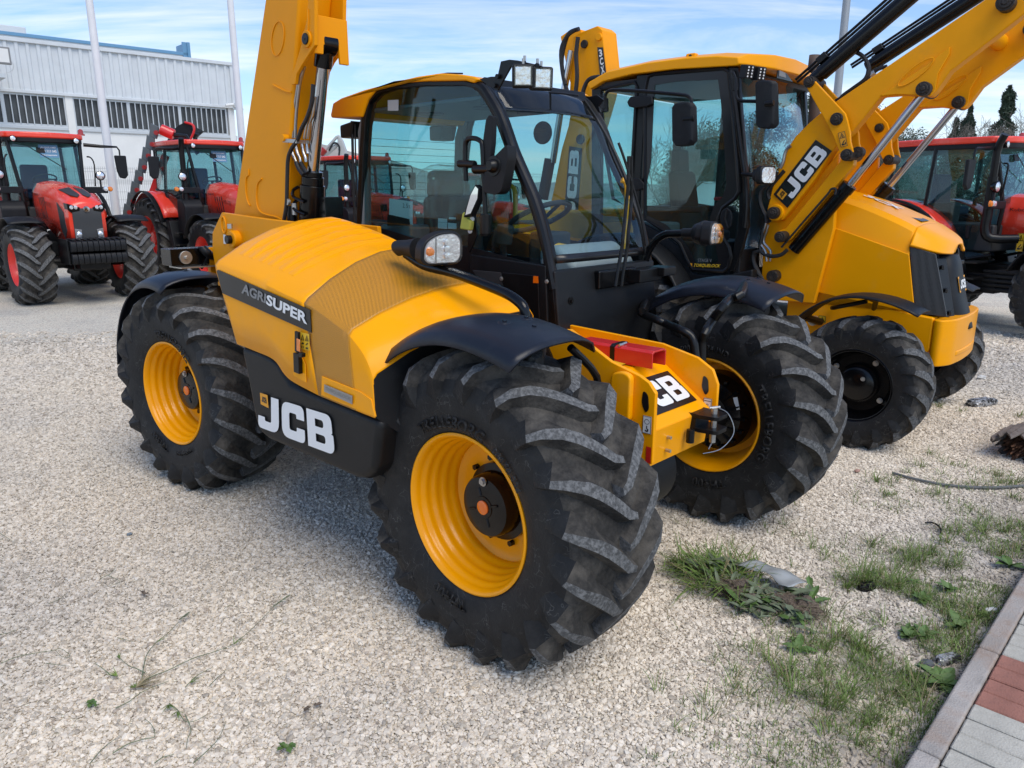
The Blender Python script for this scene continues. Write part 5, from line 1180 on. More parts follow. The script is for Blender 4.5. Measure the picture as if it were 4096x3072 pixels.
# roof: lofted from side outline
mb = MB(); 
secr = []
def rsec(y, fx, dz, inset):
    return [Vector(((a if a < -1.5 else a+fx)+(inset if a < -2.2 else 0), y, b+(dz if i in (2,3,4,5,6) else 0))) for i, (a, b) in enumerate(roofp)]
rows = [rsec(-.885,-.03,0,0), rsec(-.80,.02,.03,0), rsec(-.45,.09,.06,0), rsec(-.065,.11,.07,0), rsec(.35,.09,.06,0), rsec(.68,.02,.03,0), rsec(.76,-.03,0,0)]
mb.grid([r_+[r_[0]] for r_ in rows]); mb.add(rows[0], [tuple(range(len(rows[0])))]); mb.add(rows[-1], [tuple(range(len(rows[0])))])
mb.obj('roof', M['yellow'], Bk, bevel=.012, ang=30)
mb = MB(); q = [(-1.618,-0.8,2.953)][0]; mb.cbox((q[0],-.80,q[2]+.02),(.09,.06,.04)); mb.obj('roof_lug', M['yellow'], Bk, bevel=.012)
mb = MB(); mb.cyl((q[0],-.835,q[2]+.018),(q[0],-.829,q[2]+.018),.012,12); mb.obj('lug_hole', M['decal_black'], Bk)
q = [(-1.397,-0.55,2.983)][0]; mb = MB(); mb.lathe([(0,.10),(.02,.105),(.035,.09),(.04,0)], o=(q[0],-.55,q[2]-.03), ax='z', n=28); mb.obj('roof_beacon_plate', M['black'], Bk)
rs = [(-1.05,-0.413,2.792),(-1.05,-0.075,2.796),(-1.05,-0.258,2.859),(-1.05,-0.397,2.868)]
mb = MB(); mb.slab([(p[0]+.0, p[1], p[2]) for p in rs], (.006,0,0)); mb.obj('roof_sticker', M['decal_black'], Bk)
plate('roof_sticker_print', [quadmap(rs,.1,.25),quadmap(rs,.6,.25),quadmap(rs,.8,.8),quadmap(rs,.1,.85)], M['decal_grey'], Bk, .009)
# door and window frames as tubes and plates, glass inside
def frame_tube(name, code, r, m='black', y=None): mb = MB(); mb.tube(code, r, 8); return mb.obj(name, M[m], Bk, ang=50)
dz = [(-2.021,-0.85,2.735),(-1.996,-0.85,2.842),(-1.935,-0.85,2.858),(-1.304,-0.85,2.842),(-1.255,-0.85,2.808),(-1.201,-0.85,2.505),(-1.132,-0.85,2.113),(-1.099,-0.85,1.886),(-1.133,-0.85,1.829),(-1.231,-0.85,1.756),(-1.272,-0.85,1.652),(-1.223,-0.85,1.535),(-1.151,-0.85,1.434),(-1.129,-0.85,1.361),(-1.146,-0.85,1.27),(-1.184,-0.85,1.237),(-1.47,-0.85,1.234),(-1.527,-0.85,1.308),(-1.606,-0.85,1.444),(-1.755,-0.85,1.547),(-1.972,-0.85,1.652)]
mb = MB(); mb.tube([p for p in dz]+[dz[0]], .018, 8, cap=False); mb.obj('door_frame', M['black'], Bk)
mb = MB(); mb.prism(xz(dz), 'y', -.848, -.844); mb.obj('door_glass', M['glass'], Bk, smooth=False)
# black printed margins of the door glass
db = [(-1.254,-0.852,2.807),(-1.2,-0.852,2.504),(-1.131,-0.852,2.113),(-1.098,-0.852,1.886),(-1.132,-0.852,1.829),(-1.23,-0.852,1.756),(-1.271,-0.852,1.652),(-1.222,-0.852,1.535),(-1.15,-0.852,1.434),(-1.128,-0.852,1.361),(-1.145,-0.852,1.27),(-1.183,-0.852,1.237),(-1.239,-0.852,1.325),(-1.295,-0.852,1.532),(-1.338,-0.852,1.665),(-1.312,-0.852,1.769),(-1.237,-0.852,1.843),(-1.212,-0.852,1.944),(-1.252,-0.852,2.257),(-1.308,-0.852,2.594),(-1.344,-0.852,2.761),(-1.721,-0.852,2.781),(-1.929,-0.852,2.771),(-1.931,-0.852,2.133),(-1.99,-0.852,1.856),(-2,-0.852,1.683),(-1.971,-0.852,1.652),(-2.018,-0.852,1.651),(-2.02,-0.852,2.735),(-1.995,-0.852,2.842),(-1.933,-0.852,2.858),(-1.303,-0.852,2.842)]
mb = MB(); mb.slab(db, (0,-.002,0)); mb.obj('door_glass_border', M['decal_black'], Bk)
bl_ = [(-1.999,-0.853,1.659),(-1.753,-0.853,1.555),(-1.605,-0.853,1.452),(-1.508,-0.853,1.309),(-1.46,-0.853,1.235),(-1.183,-0.853,1.237),(-1.145,-0.853,1.27),(-1.223,-0.853,1.341),(-1.285,-0.853,1.276),(-1.428,-0.853,1.268),(-1.514,-0.853,1.402),(-1.608,-0.853,1.506),(-1.757,-0.853,1.61),(-2.001,-0.853,1.699)]
mb = MB(); mb.slab(bl_, (0,-.002,0)); mb.obj('door_glass_border', M['decal_black'], Bk)
hb_ = [(-1.187,-0.86,1.764),(-1.145,-0.86,1.735),(-1.125,-0.86,1.685),(-1.135,-0.86,1.612),(-1.172,-0.86,1.574),(-1.214,-0.86,1.595),(-1.241,-0.86,1.668),(-1.225,-0.86,1.734)]
mb = MB(); mb.slab(hb_, (0,-.02,0)); mb.obj('door_handle', M['plastic'], Bk, bevel=.012, segs=3)
mb = MB(); mb.tube([(-1.173,-0.885,1.735),(-1.184,-0.885,1.67),(-1.154,-0.885,1.597)], .010, 8); mb.obj('handle_grip', M['black'], Bk)
label_text('lettering', 'STAGE V', [(-1.423,-0.856,1.302),(-1.294,-0.856,1.307),(-1.296,-0.856,1.334),(-1.425,-0.856,1.33)], M['decal_grey'], Bk, .002)
label_text('lettering', 'TORQUELOCK', [(-1.459,-0.858,1.254),(-1.215,-0.858,1.263),(-1.209,-0.858,1.294),(-1.456,-0.858,1.286)], M['decal_yellow'], Bk, .002, bold=.02, shear=.3)
plate('emblem', [(-1.508,-0.858,1.258),(-1.473,-0.858,1.259),(-1.475,-0.858,1.287),(-1.509,-0.858,1.286)], M['decal_orange'], Bk, .002)
# rear side window and posts
rw = [(-2.49,-0.85,2.743),(-2.472,-0.85,2.78),(-2.131,-0.85,2.81),(-2.11,-0.85,2.772),(-2.13,-0.85,1.982),(-2.138,-0.85,1.744),(-2.317,-0.85,1.823),(-2.435,-0.85,2.304)]
mb = MB(); mb.prism(xz(rw), 'y', -.848, -.844); mb.obj('rear_side_window', M['glass'], Bk, smooth=False)
mb = MB(); mb.tube([p for p in rw]+[rw[0]], .016, 8, cap=False); mb.obj('window_frame', M['black'], Bk)
pb_ = [(-2.122,-0.845,2.869),(-2,-0.845,2.865),(-2.016,-0.845,2.647),(-2.036,-0.845,2.135),(-2.041,-0.845,1.642),(-2.117,-0.845,1.64),(-2.121,-0.845,2.137)]
mb = MB(); mb.slab(pb_, (0,.06,0)); mb.obj('pillar', M['black'], Bk, bevel=.008)
pa_ = [(-1.271,-0.84,2.851),(-1.186,-0.84,2.842),(-1.127,-0.84,2.473),(-1.04,-0.84,1.971),(-1.004,-0.84,1.615),(-1.043,-0.84,1.424),(-1.092,-0.84,1.242),(-1.141,-0.84,1.239),(-1.089,-0.84,1.612),(-1.103,-0.84,1.886),(-1.196,-0.84,2.478)]
mb = MB(); mb.slab(pa_, (0,.05,0)); mb.obj('pillar', M['black'], Bk, bevel=.008)
mb = MB(); mb.tube([(-1.231,-0.87,2.816),(-1.182,-0.87,2.583),(-1.11,-0.87,2.251),(-1.042,-0.87,1.971),(-1.017,-0.87,1.759),(-1.02,-0.87,1.601)], .020, 10, smooth=2); mb.obj('grab_rail', M['black'], Bk)
mb = MB()
mb.prism([(-2.60,2.80),(-2.50,2.80),(-2.45,1.0),(-2.55,1.0)], 'y', -.84, -.78); mb.prism([(-2.60,2.80),(-2.50,2.80),(-2.45,1.0),(-2.55,1.0)], 'y', .65, .71)
mb.obj('rear_pillar', M['black'], Bk, bevel=.008)
mb = MB(); mb.prism([(-1.30,2.82),(-1.22,2.82),(-1.08,1.9),(-1.10,1.0),(-1.18,1.0),(-1.16,1.9)], 'y', .65, .71); mb.obj('pillar', M['black'], Bk, bevel=.008)
mb = MB(); mb.prism([(-2.05,2.82),(-1.95,2.82),(-1.98,1.0),(-2.08,1.0)], 'y', .65, .71); mb.obj('pillar', M['black'], Bk, bevel=.008)
mb = MB(); mb.prism([(-2.56,2.80),(-1.25,2.82),(-1.10,1.9),(-1.12,1.4),(-2.5,1.4)], 'y', .700, .704); mb.obj('side_window', M['glass'], Bk, smooth=False)
# windscreen
rows = []
for y_ in np.linspace(-.80, .68, 9):
    cur = .05*(1-((y_+.06)/.74)**2)
    rows.append([(-1.24+cur,y_,2.82),(-1.16+cur,y_,2.4),(-1.09+cur,y_,1.95),(-1.10+cur,y_,1.25)])
mb = MB(); mb.grid(rows); mb.obj('windscreen', M['glass_dark'], Bk, ang=60, solid=.004)
mb = MB(); mb.slab([(-2.58,-.8,2.78),(-2.58,.68,2.78),(-2.52,.68,1.6),(-2.52,-.8,1.6)], (-.004,0,0)); mb.obj('rear_window', M['glass'], Bk, smooth=False)
mb = MB(); mb.box((-2.55,-.83,2.80),(-1.2,.70,2.84)); mb.obj('headlining', M['trim_dark'], Bk)
# lower cab body: dark grey mouldings over the wheel arch
lc = [(-2.018,-0.85,1.627),(-1.79,-0.85,1.531),(-1.604,-0.85,1.413),(-1.468,-0.85,1.203),(-1.348,-0.85,1.195),(-1.142,-0.85,1.21),(-0.932,-0.85,1.269),(-0.929,-0.85,1.136),(-1.106,-0.85,1.061),(-1.333,-0.85,0.981),(-1.613,-0.85,0.985),(-1.717,-0.85,1.202),(-1.854,-0.85,1.354),(-2.01,-0.85,1.459)]
mb = MB(); mb.slab(lc, (0,.10,0)); mb.obj('cab_side_moulding', M['panel_black'], Bk, bevel=.015)
ar = [(-2.17+.80*math.cos(a), -.86, .72+.80*math.sin(a)) for a in [R(150)-R(130)*k/16 for k in range(17)]]
mb = MB(); rows = [[(p[0]*1.0, y_, p[2]-(.02 if j in (0,) else 0)) for j, y_ in enumerate((-1.13,-1.11,-.9,-.80))] for p in ar]; mb.grid(rows); mb.obj('rear_mudguard', M['panel_black'], Bk, solid=.012, ang=50)
mb = MB(); rows = [[(p[0]*1.0, y_, p[2]) for j, y_ in enumerate((1.0,.98,.8,.70))] for p in ar]; mb.grid(rows); mb.obj('rear_mudguard', M['panel_black'], Bk, solid=.012, ang=50)
mb = MB(); mb.box((-2.55,-.78,.95),(-1.14,.66,1.25)); mb.prism([(-2.55,1.2),(-2.55,1.5),(-2.0,1.45),(-1.7,1.2)], 'y', -.8, -.5); mb.prism([(-2.55,1.2),(-2.55,1.5),(-2.0,1.45),(-1.7,1.2)], 'y', .4, .68); mb.obj('cab_floor', M['trim_dark'], Bk, bevel=.02)
# interior
mb = MB(); mb.prism([(-2.5,1.2),(-2.5,1.80),(-1.9,1.72),(-1.5,1.60),(-1.14,1.62),(-1.14,1.2)], 'y', .66, .695); mb.box((-2.5,-.05,1.2),(-2.1,.66,1.75)); mb.box((-1.95,-.46,1.25),(-1.5,.30,1.44)); mb.obj('cab_trim', M['trim_dark'], Bk, bevel=.02)
mb = MB(); mb.box((-2.05,-.32,1.42),(-1.62,.16,1.54)); mb.obj('seat_cushion', M['seat'], Bk, bevel=.04, segs=3)
mb = MB(); mb.slab([(-2.02,-.30,1.52),(-1.90,-.30,1.52),(-2.03,-.26,2.08),(-2.12,-.26,2.08)], (0,.42,0)); mb.obj('seat_back', M['seat'], Bk, bevel=.04, segs=3)
mb = MB(); mb.slab([(-2.12,-.2,2.06),(-2.03,-.2,2.06),(-2.05,-.2,2.28),(-2.12,-.2,2.28)], (0,.24,0)); mb.obj('headrest', M['seat'], Bk, bevel=.03, segs=3)
mb = MB(); mb.box((-1.98,-.42,1.70),(-1.62,-.34,1.755)); mb.box((-1.98,.18,1.70),(-1.62,.26,1.755)); mb.obj('armrest', M['trim_dark'], Bk, bevel=.02)
mb = MB(); mb.prism([(-1.42,1.2),(-1.16,1.2),(-1.16,1.95),(-1.24,2.02),(-1.36,1.95)], 'y', -.25, .25); mb.obj('dashboard', M['trim_dark'], Bk, bevel=.03)
mb = MB(); tc_ = Vector((-1.47,-.02,2.02)); ax_ = Vector((-.5,0,.86)).normalized(); e1 = Vector((0,1,0)); e2 = ax_.cross(e1)
mb.tube([tc_+(e1*math.cos(t)+e2*math.sin(t))*.18 for t in [2*math.pi*q/32 for q in range(33)]], .014, 8, cap=False); mb.tube([tc_-e1*.17,tc_+e1*.17],.014,6); mb.cyl(tc_-ax_*.2,tc_,.03,10); mb.obj('steering_wheel', M['trim_dark'], Bk)
for (x_, y_) in ((-1.62,-.48),(-1.50,.36)):
    mb = MB(); mb.lathe([(1.25,.09),(1.30,.085),(1.34,.065),(1.38,.06),(1.42,.045),(1.46,.04),(1.5,.02)], o=(x_,y_,0), ax='z', n=16); mb.tube([(x_,y_,1.5),(x_+.02,y_,1.7)],.010,6); mb.cyl((x_+.02,y_,1.68),(x_+.02,y_,1.76),.022,10); mb.obj('lever', M['trim_dark'], Bk)
mb = MB(); mb.box((-2.2,-.70,1.2),(-1.80,-.50,1.62)); mb.obj('side_console', M['trim_grey'], Bk, bevel=.03)
mb = MB(); q = [(-1.335,-0.8,1.828),(-1.269,-0.8,1.831)]; mb.tube(q, .015, 8); mb.obj('red_lever', M['red'], Bk)
# cab front lower yellow/black wall
mb = MB(); mb.box((-1.12,-.82,.95),(-1.06,.66,1.42)); mb.obj('front_bulkhead', M['plastic'], Bk, bevel=.01)
# mirrors
def bmirror(code, pos):
    mb = MB(); mb.slab(code, (.05,.03,0)); return mb.obj('mirror', M['plastic'], Bk, bevel=.022, segs=4)
bmirror([(-1.505,-1.3,2.531),(-1.472,-1.3,2.56),(-1.37,-1.3,2.557),(-1.337,-1.3,2.52),(-1.312,-1.3,2.266),(-1.349,-1.3,2.23),(-1.452,-1.3,2.229),(-1.487,-1.3,2.274)], 0)
mb = MB(); mb.tube([(-1.335,-1.25,2.317),(-1.339,-1.25,2.457),(-1.356,-1.25,2.564),(-1.384,-1.25,2.6),(-1.44,-1.25,2.617),(-1.651,-1.25,2.651),(-1.907,-1.25,2.688),(-2.084,-1.25,2.706),(-2.147,-1.25,2.694),(-2.167,-1.25,2.645),(-2.169,-1.25,2.567)], .014, 8, smooth=3); mb.obj('mirror_arm', M['black'], Bk)
mb = MB(); q = [(-1.396,-1.28,2.43),(-1.303,-1.28,2.433)]; mb.tube(q, .024, 12); q = [(-2.193,-1.22,2.65),(-2.185,-1.22,2.541)]; mb.tube(q, .034, 12); mb.obj('mirror_clamp', M['black'], Bk, bevel=.004)
mb = MB(); mb.slab([(-2.438,-1.2,2.67),(-2.396,-1.2,2.682),(-2.311,-1.2,2.682),(-2.277,-1.2,2.636),(-2.26,-1.2,2.577),(-2.297,-1.2,2.565),(-2.365,-1.2,2.599)], (0,.012,0)); mb.obj('mirror_bracket', M['black'], Bk, bevel=.002)
bmirror([(-0.947,-1.05,2.673),(-0.932,-1.05,2.7),(-0.84,-1.05,2.692),(-0.811,-1.05,2.662),(-0.78,-1.05,2.373),(-0.81,-1.05,2.342),(-0.889,-1.05,2.35),(-0.916,-1.05,2.38)], 0)
mb = MB(); mb.tube([(-1.141,-1.02,2.778),(-1.115,-1.02,2.724),(-1.102,-1.02,2.618),(-1.073,-1.02,2.57),(-0.992,-1.02,2.557),(-0.876,-1.02,2.548),(-0.811,-1.02,2.533)], .013, 8, smooth=3); mb.obj('mirror_arm', M['black'], Bk)
mb = MB(); q = [(-0.825,-1.1,2.519),(-0.759,-1.1,2.523)]; mb.tube(q, .022, 12); q = [(-1.13,-1,2.74),(-1.12,-1,2.647)]; mb.tube(q, .022, 10); mb.obj('mirror_clamp', M['black'], Bk, bevel=.004)
# dark side flags of the door (hinge mirror pods seen through the glass)
mb = MB(); mb.slab([(-2.185,-0.87,2.65),(-2.149,-0.87,2.692),(-2.021,-0.87,2.692),(-1.931,-0.87,2.675),(-1.924,-0.87,2.616),(-1.98,-0.87,2.595),(-2.108,-0.87,2.595),(-2.164,-0.87,2.611)], (0,-.02,0)); mb.slab([(-2.095,-0.87,2.004),(-2.024,-0.87,2.004),(-1.975,-0.87,1.957),(-1.982,-0.87,1.91),(-2.047,-0.87,1.895),(-2.085,-0.87,1.903)], (0,-.02,0)); mb.obj('hinge_cover', M['plastic'], Bk, bevel=.01)
# LED work lamps under the roof front
for code in ([(-1.08,-0.977,2.736),(-1.08,-0.8,2.743),(-1.08,-0.788,2.833),(-1.08,-0.887,2.833),(-1.08,-0.943,2.811)], [(-1.05,-0.802,2.749),(-1.05,-0.644,2.756),(-1.05,-0.633,2.83),(-1.05,-0.753,2.823),(-1.05,-0.804,2.798)]):
    cx_ = sum(p[1] for p in code)/len(code); cz_ = sum(p[2] for p in code)/len(code); xx = code[0][0]
    L_ = bpy.data.objects.new('led_lamp', None); put(L_, Bk); L_.location = (xx, cx_, cz_); L_.rotation_euler = (0, R(8), -.35)
    mb = MB(); mb.box((-.05,-.045,-.05),(.02,.045,.05)); mb.obj('lamp_housing', M['plastic'], L_, bevel=.008)
    mb = MB()
    for a in (-.02,.02):
        for b_ in (-.033,-.011,.011,.033): mb.cyl((.02,a,b_),(.023,a,b_),.007,10)
    o = mb.obj('led', M['white'], L_); o['kind'] = 'stuff'
# head lamp on the cab post
hl = bpy.data.objects.new('headlamp', None); put(hl, Bk); q = [(-0.838,-0.95,2.011)][0]; hl.location = q; hl.rotation_euler = (0, 0, -.35)
mb = MB(); mb.prism(rpoly([(-.085,-.07,.05),(.085,-.07,.05),(.085,.07,.05),(-.085,.07,.05)]), 'x', -.04, .02); mb.prism(rpoly([(-.06,-.05,.05),(.06,-.05,.05),(.06,.05,.05),(-.06,.05,.05)]), 'x', -.10, -.04); mb.obj('lamp_housing', M['plastic'], hl, bevel=.015)
mb = MB(); mb.prism(rpoly([(-.07,-.058,.04),(.07,-.058,.04),(.07,.058,.04),(-.07,.058,.04)]), 'x', .021, .028); mb.obj('lamp_reflector', M['lens'], hl)
mb = MB(); mb.tube([(-1.049,-0.93,2.023),(-0.988,-0.93,2.018),(-0.898,-0.93,2.003)], .016, 8); mb.obj('lamp_arm', M['black'], Bk)
# exhaust
q = [(-0.79,-0.3,2.953),(-0.761,-0.3,2.82),(-0.763,-0.3,2.66),(-0.751,-0.3,2.474)]; mb = MB()
mb.tube([q[0],(q[0][0]-.005,q[0][1],q[0][2]-.10),(q[1][0],q[1][1],q[1][2]),(q[3][0],q[3][1],q[3][2]),(q[3][0],q[3][1],1.8)], .042, 18, cap=False); mb.obj('exhaust_pipe', mat('rusty_exhaust', (.10,.07,.055), .7, dust=.5, dcol=(.16,.09,.05)), Bk, solid=.004)

# ---- loader arms
def arm(y0, y1, near):
    A = xz([(-0.924,-0.68,1.745),(-0.893,-0.68,1.936),(-0.817,-0.68,2.191),(-0.743,-0.68,2.307),(-0.646,-0.68,2.403),(-0.571,-0.68,2.464),(-0.451,-0.68,2.55),(0.438,-0.68,3.111),(0.505,-0.68,3.153),(0.674,-0.68,3.126),(0.691,-0.68,3.005),(0.565,-0.68,2.901),(0.294,-0.68,2.687),(0.225,-0.68,2.567),(0.192,-0.68,2.53),(0.124,-0.68,2.535),(0.014,-0.68,2.556),(-0.137,-0.68,2.556),(-0.256,-0.68,2.397),(-0.326,-0.68,2.304),(-0.432,-0.68,2.205),(-0.558,-0.68,1.979),(-0.748,-0.68,1.712),(-0.787,-0.68,1.663),(-0.849,-0.68,1.65),(-0.909,-0.68,1.685)])
    mb = MB(); mb.prism(A, 'y', y0, y1); return mb.obj('loader_arm', M['yellow_worn'], Bk, bevel=.012)
arm(-.68, -.56, True); arm(.36, .48, False)
def gus(y0, y1):
    G = xz([(-0.137,-0.69,2.563),(0.144,-0.69,2.74),(0.251,-0.69,2.825),(0.276,-0.69,2.841),(0.278,-0.69,2.793),(0.223,-0.69,2.674),(0.218,-0.69,2.567),(0.194,-0.69,2.529),(0.116,-0.69,2.54),(0.027,-0.69,2.554),(-0.044,-0.69,2.56),(-0.124,-0.69,2.556)])
    mb = MB(); mb.prism(G, 'y', y0, y1); mb.obj('arm_gusset', M['yellow_worn'], Bk, bevel=.006)
    ev = [(0.08,-0.7,2.696)][0]
    dx, dz_ = .79, .61
    pts = []
    for t in range(33):
        a = 2*math.pi*t/32; u = .13*math.cos(a); v = .038*math.sin(a); pts.append((ev[0]+u*dx-v*dz_, y0-.004, ev[2]+u*dz_+v*dx))
    mb = MB(); mb.tube(pts, .005, 6, cap=False); mb.obj('weld_bead', M['yellow_worn'], Bk)
gus(-.70, -.68); gus(.34, .36)
def lev(y0, y1):
    Lv = xz([(-0.69,-0.72,2.714),(-0.669,-0.72,2.731),(-0.634,-0.72,2.725),(-0.603,-0.72,2.695),(-0.356,-0.72,2.448),(-0.335,-0.72,2.398),(-0.307,-0.72,2.312),(-0.297,-0.72,2.247),(-0.274,-0.72,2.182),(-0.274,-0.72,2.139),(-0.299,-0.72,2.118),(-0.339,-0.72,2.13),(-0.371,-0.72,2.174),(-0.433,-0.72,2.296),(-0.481,-0.72,2.375),(-0.674,-0.72,2.669)])
    mb = MB(); mb.prism(Lv, 'y', y0, y1); mb.obj('tilt_lever', M['yellow_worn'], Bk, bevel=.008)
lev(-.745, -.715); lev(-.55, -.52); lev(.30, .33); lev(.49, .52)
def lowlink(y0, y1):
    K_ = xz([(-0.828,-0.66,1.541),(-0.819,-0.66,1.578),(-0.77,-0.66,1.591),(-0.355,-0.66,2.154),(-0.312,-0.66,2.164),(-0.287,-0.66,2.13),(-0.287,-0.66,2.076),(-0.713,-0.66,1.509),(-0.748,-0.66,1.484),(-0.805,-0.66,1.493)])
    mb = MB(); mb.prism(K_, 'y', y0, y1); mb.obj('link', M['yellow_worn'], Bk, bevel=.008)
lowlink(-.66, -.575); lowlink(.38, .46)
def pin(code, y0, y1, r, worn=True):
    p = code[0]
    mb = MB(); mb.cyl((p[0], y0, p[2]), (p[0], y1, p[2]), r, 20); mb.cyl((p[0], y0-.012, p[2]), (p[0], y0, p[2]), r*.72, 16); mb.cyl((p[0],y0-.020,p[2]),(p[0],y0-.01,p[2]), r*.4, 6)
    mb.obj('pin', M['grease'], Bk, bevel=.005)
for (c, r) in (([(-0.645,-0.75,2.693)], .042), ([(-0.413,-0.75,2.412)], .046), ([(-0.313,-0.75,2.152)], .044), ([(-0.84,-0.7,1.72)], .048), ([(-0.767,-0.7,1.533)], .044), ([(0.155,-0.72,2.577)], .048), ([(0.574,-0.72,3.064)], .055)):
    pin(c, -.765, -.50, r)
    pin(c, .30, .52, r)
mb = MB(); q = [(-0.84,-0.7,1.72)][0]; mb.lathe([(-.715,.062),(-.705,.066),(-.68,.066)], o=(q[0],0,q[2]), n=28); mb.obj('pin_boss', M['yellow_worn'], Bk)
mb = MB(); q = [(-0.309,-0.74,2.171)][0]; mb.cyl((q[0]+.05,-.69,q[2]),(q[0]+.05,-.62,q[2]),.042,20); mb.obj('bush', M['grease'], Bk, bevel=.004)
# lettering on the near arm
pc_ = [(-0.751,-0.685,1.759),(-0.445,-0.685,2.186),(-0.577,-0.685,2.275),(-0.876,-0.685,1.865)]
plate('lettering_panel', pc_, M['decal_black'], Bk, .004)
def pq(u, v): return quadmap(pc_, u, v)
jcb_mark(Bk, [pq(.14,.08), pq(.95,.08), pq(.95,.86), pq(.14,.86)], square=False, lift=.007)
plate('emblem', [pq(.035,.45),pq(.15,.45),pq(.15,.86),pq(.035,.86)], M['decal_orange'], Bk, .007)
mapdecal('emblem_lettering', curve2d(_jcb(0)), [pq(.05,.55),pq(.14,.55),pq(.14,.74),pq(.05,.74)], M['decal_black'], Bk, .009, box=(-.12,0,3.17,1))
warn_sticker(Bk, [(-0.361,-0.752,2.207),(-0.31,-0.752,2.216),(-0.343,-0.752,2.325),(-0.394,-0.752,2.312)], m='decal_orange')
# plates behind (chassis tower)
tw = xz([(-0.975,-0.6,1.608),(-0.782,-0.6,1.734),(-0.423,-0.6,2.181),(-0.315,-0.6,2.319),(-0.275,-0.6,2.349),(-0.165,-0.6,2.226),(-0.091,-0.6,2.223),(-0.022,-0.6,2.167),(-0.042,-0.6,2.072),(-0.155,-0.6,1.854),(-0.162,-0.6,1.517),(-0.545,-0.6,1.431),(-0.906,-0.6,1.413)])
tw = [(a, b) for a, b in tw]
mb = MB(); mb.prism([tw[0],tw[1],tw[2],(tw[2][0]+.02,1.6),(-.5,1.0),(-.95,1.0)], 'y', -.60, -.54); mb.prism([tw[0],tw[1],tw[2],(tw[2][0]+.02,1.6),(-.5,1.0),(-.95,1.0)], 'y', .40, .46); mb.obj('loader_tower', M['yellow_worn'], Bk, bevel=.01)
# lift cylinders
def cyl2(a, b, c, r1, r2, y, ms='black_gloss'):
    a, b, c = [Vector((p[0], y, p[2])) for p in (a, b, c)]
    mb = MB(); mb.cyl(a, b, r1, 24); mb.obj('chrome_rod', M['chrome'], Bk)
    mb = MB(); u = (c-b).normalized(); mb.cyl(b, b+u*.06, r2*1.12, 24); mb.cyl(b+u*.06, c, r2, 28); mb.obj('lift_cylinder', M[ms], Bk, bevel=.003)
c3 = [(0.126,-0.62,2.561),(-0.309,-0.62,1.938),(-0.696,-0.62,1.424)]
cyl2(c3[0], c3[1], c3[2], .028, .052, -.62)
cyl2(c3[0], c3[1], c3[2], .028, .052, .42)
mb = MB(); mb.tube([(p[0],-.70,p[2]) for p in [(-0.386,-0.68,1.865),(-0.384,-0.68,1.905),(-0.418,-0.68,1.905),(-0.443,-0.68,1.865),(-0.588,-0.68,1.68),(-0.729,-0.68,1.497),(-0.768,-0.68,1.447)]], .009, 8, smooth=3); mb.obj('cylinder_pipe', M['hose'], Bk)
mb = MB(); q = [(-0.836,-0.65,1.205)][0]; mb.cyl((q[0],-.68,q[2]),(q[0],-.52,q[2]),.05,16); mb.obj('cylinder_foot', M['grease'], Bk, bevel=.006)
# tilt cylinders running up over the arms
def tilt(y, code, ext):
    P_ = [Vector((p[0], y, p[2])) for p in code]
    mb = MB(); u = (P_[1]-P_[0]).normalized(); mb.cyl(P_[0]+u*.05, P_[0]+u*1.55, .058, 24); mb.cyl(P_[0]-u*.02, P_[0]+u*.06, .05, 16); mb.obj('tilt_cylinder', M['black_gloss'], Bk, bevel=.003)
    mb = MB(); mb.cyl(P_[0]+u*1.5, P_[0]+u*2.2, .03, 16); mb.obj('chrome_rod', M['chrome'], Bk)
    n_ = Vector((-u.z, 0, u.x)); 
    for k_ in (.075, .10): 
        mb = MB(); mb.tube([P_[0]-u*.12+n_*k_, P_[0]+u*.3+n_*k_, P_[0]+u*1.5+n_*k_], .011, 8); mb.obj('cylinder_pipe', M['black'], Bk)
    mb = MB(); mb.cbox(P_[0]+u*.12+n_*.08, (.08,.09,.05), ry=-math.atan2(u.z,u.x)); mb.obj('pipe_clamp', M['black'], Bk, bevel=.004)
tilt(-.63, [(-0.644,-0.63,2.73),(-0.037,-0.63,3.208)], 1)
tilt(.42, [(-0.59,0.42,2.93),(0.078,0.42,3.318)], 1)
mb = MB(); mb.tube([(-0.624,-0.6,2.817),(-0.589,-0.6,2.814),(-0.542,-0.6,2.847),(-0.464,-0.6,2.896),(-0.377,-0.6,2.892),(-0.308,-0.6,2.843),(-0.274,-0.6,2.772),(-0.287,-0.6,2.7),(-0.361,-0.6,2.644),(-0.433,-0.6,2.596),(-0.462,-0.6,2.561)], .014, 8, smooth=4); mb.obj('rubber_hose', M['hose'], Bk)
mb = MB(); mb.tube([(-0.613,-0.57,2.836),(-0.579,-0.57,2.827),(-0.526,-0.57,2.864),(-0.453,-0.57,2.904),(-0.364,-0.57,2.884),(-0.298,-0.57,2.819),(-0.274,-0.57,2.744),(-0.308,-0.57,2.663),(-0.411,-0.57,2.608),(-0.495,-0.57,2.56)], .014, 8, smooth=4); mb.obj('rubber_hose', M['hose'], Bk)
mb = MB(); q = [(-0.537,-0.6,2.851),(-0.495,-0.6,2.879)]; mb.tube(q, .022, 10); q = [(-0.532,0.3,2.84),(-0.498,0.3,2.86)]; mb.tube(q, .024, 10); mb.obj('hose_fitting', M['zinc'], Bk)
mb = MB(); mb.tube([(-0.656,0.3,2.742),(-0.575,0.3,2.796),(-0.532,0.3,2.84),(-0.477,0.3,2.882),(-0.408,0.3,2.898)], .016, 8, smooth=3); mb.obj('rubber_hose', M['hose'], Bk)
mb = MB(); mb.tube([(0.097,0.46,2.945),(0.34,0.46,2.995),(0.533,0.46,3.032)], .014, 8); mb.obj('steel_pipe', M['steel'], Bk)
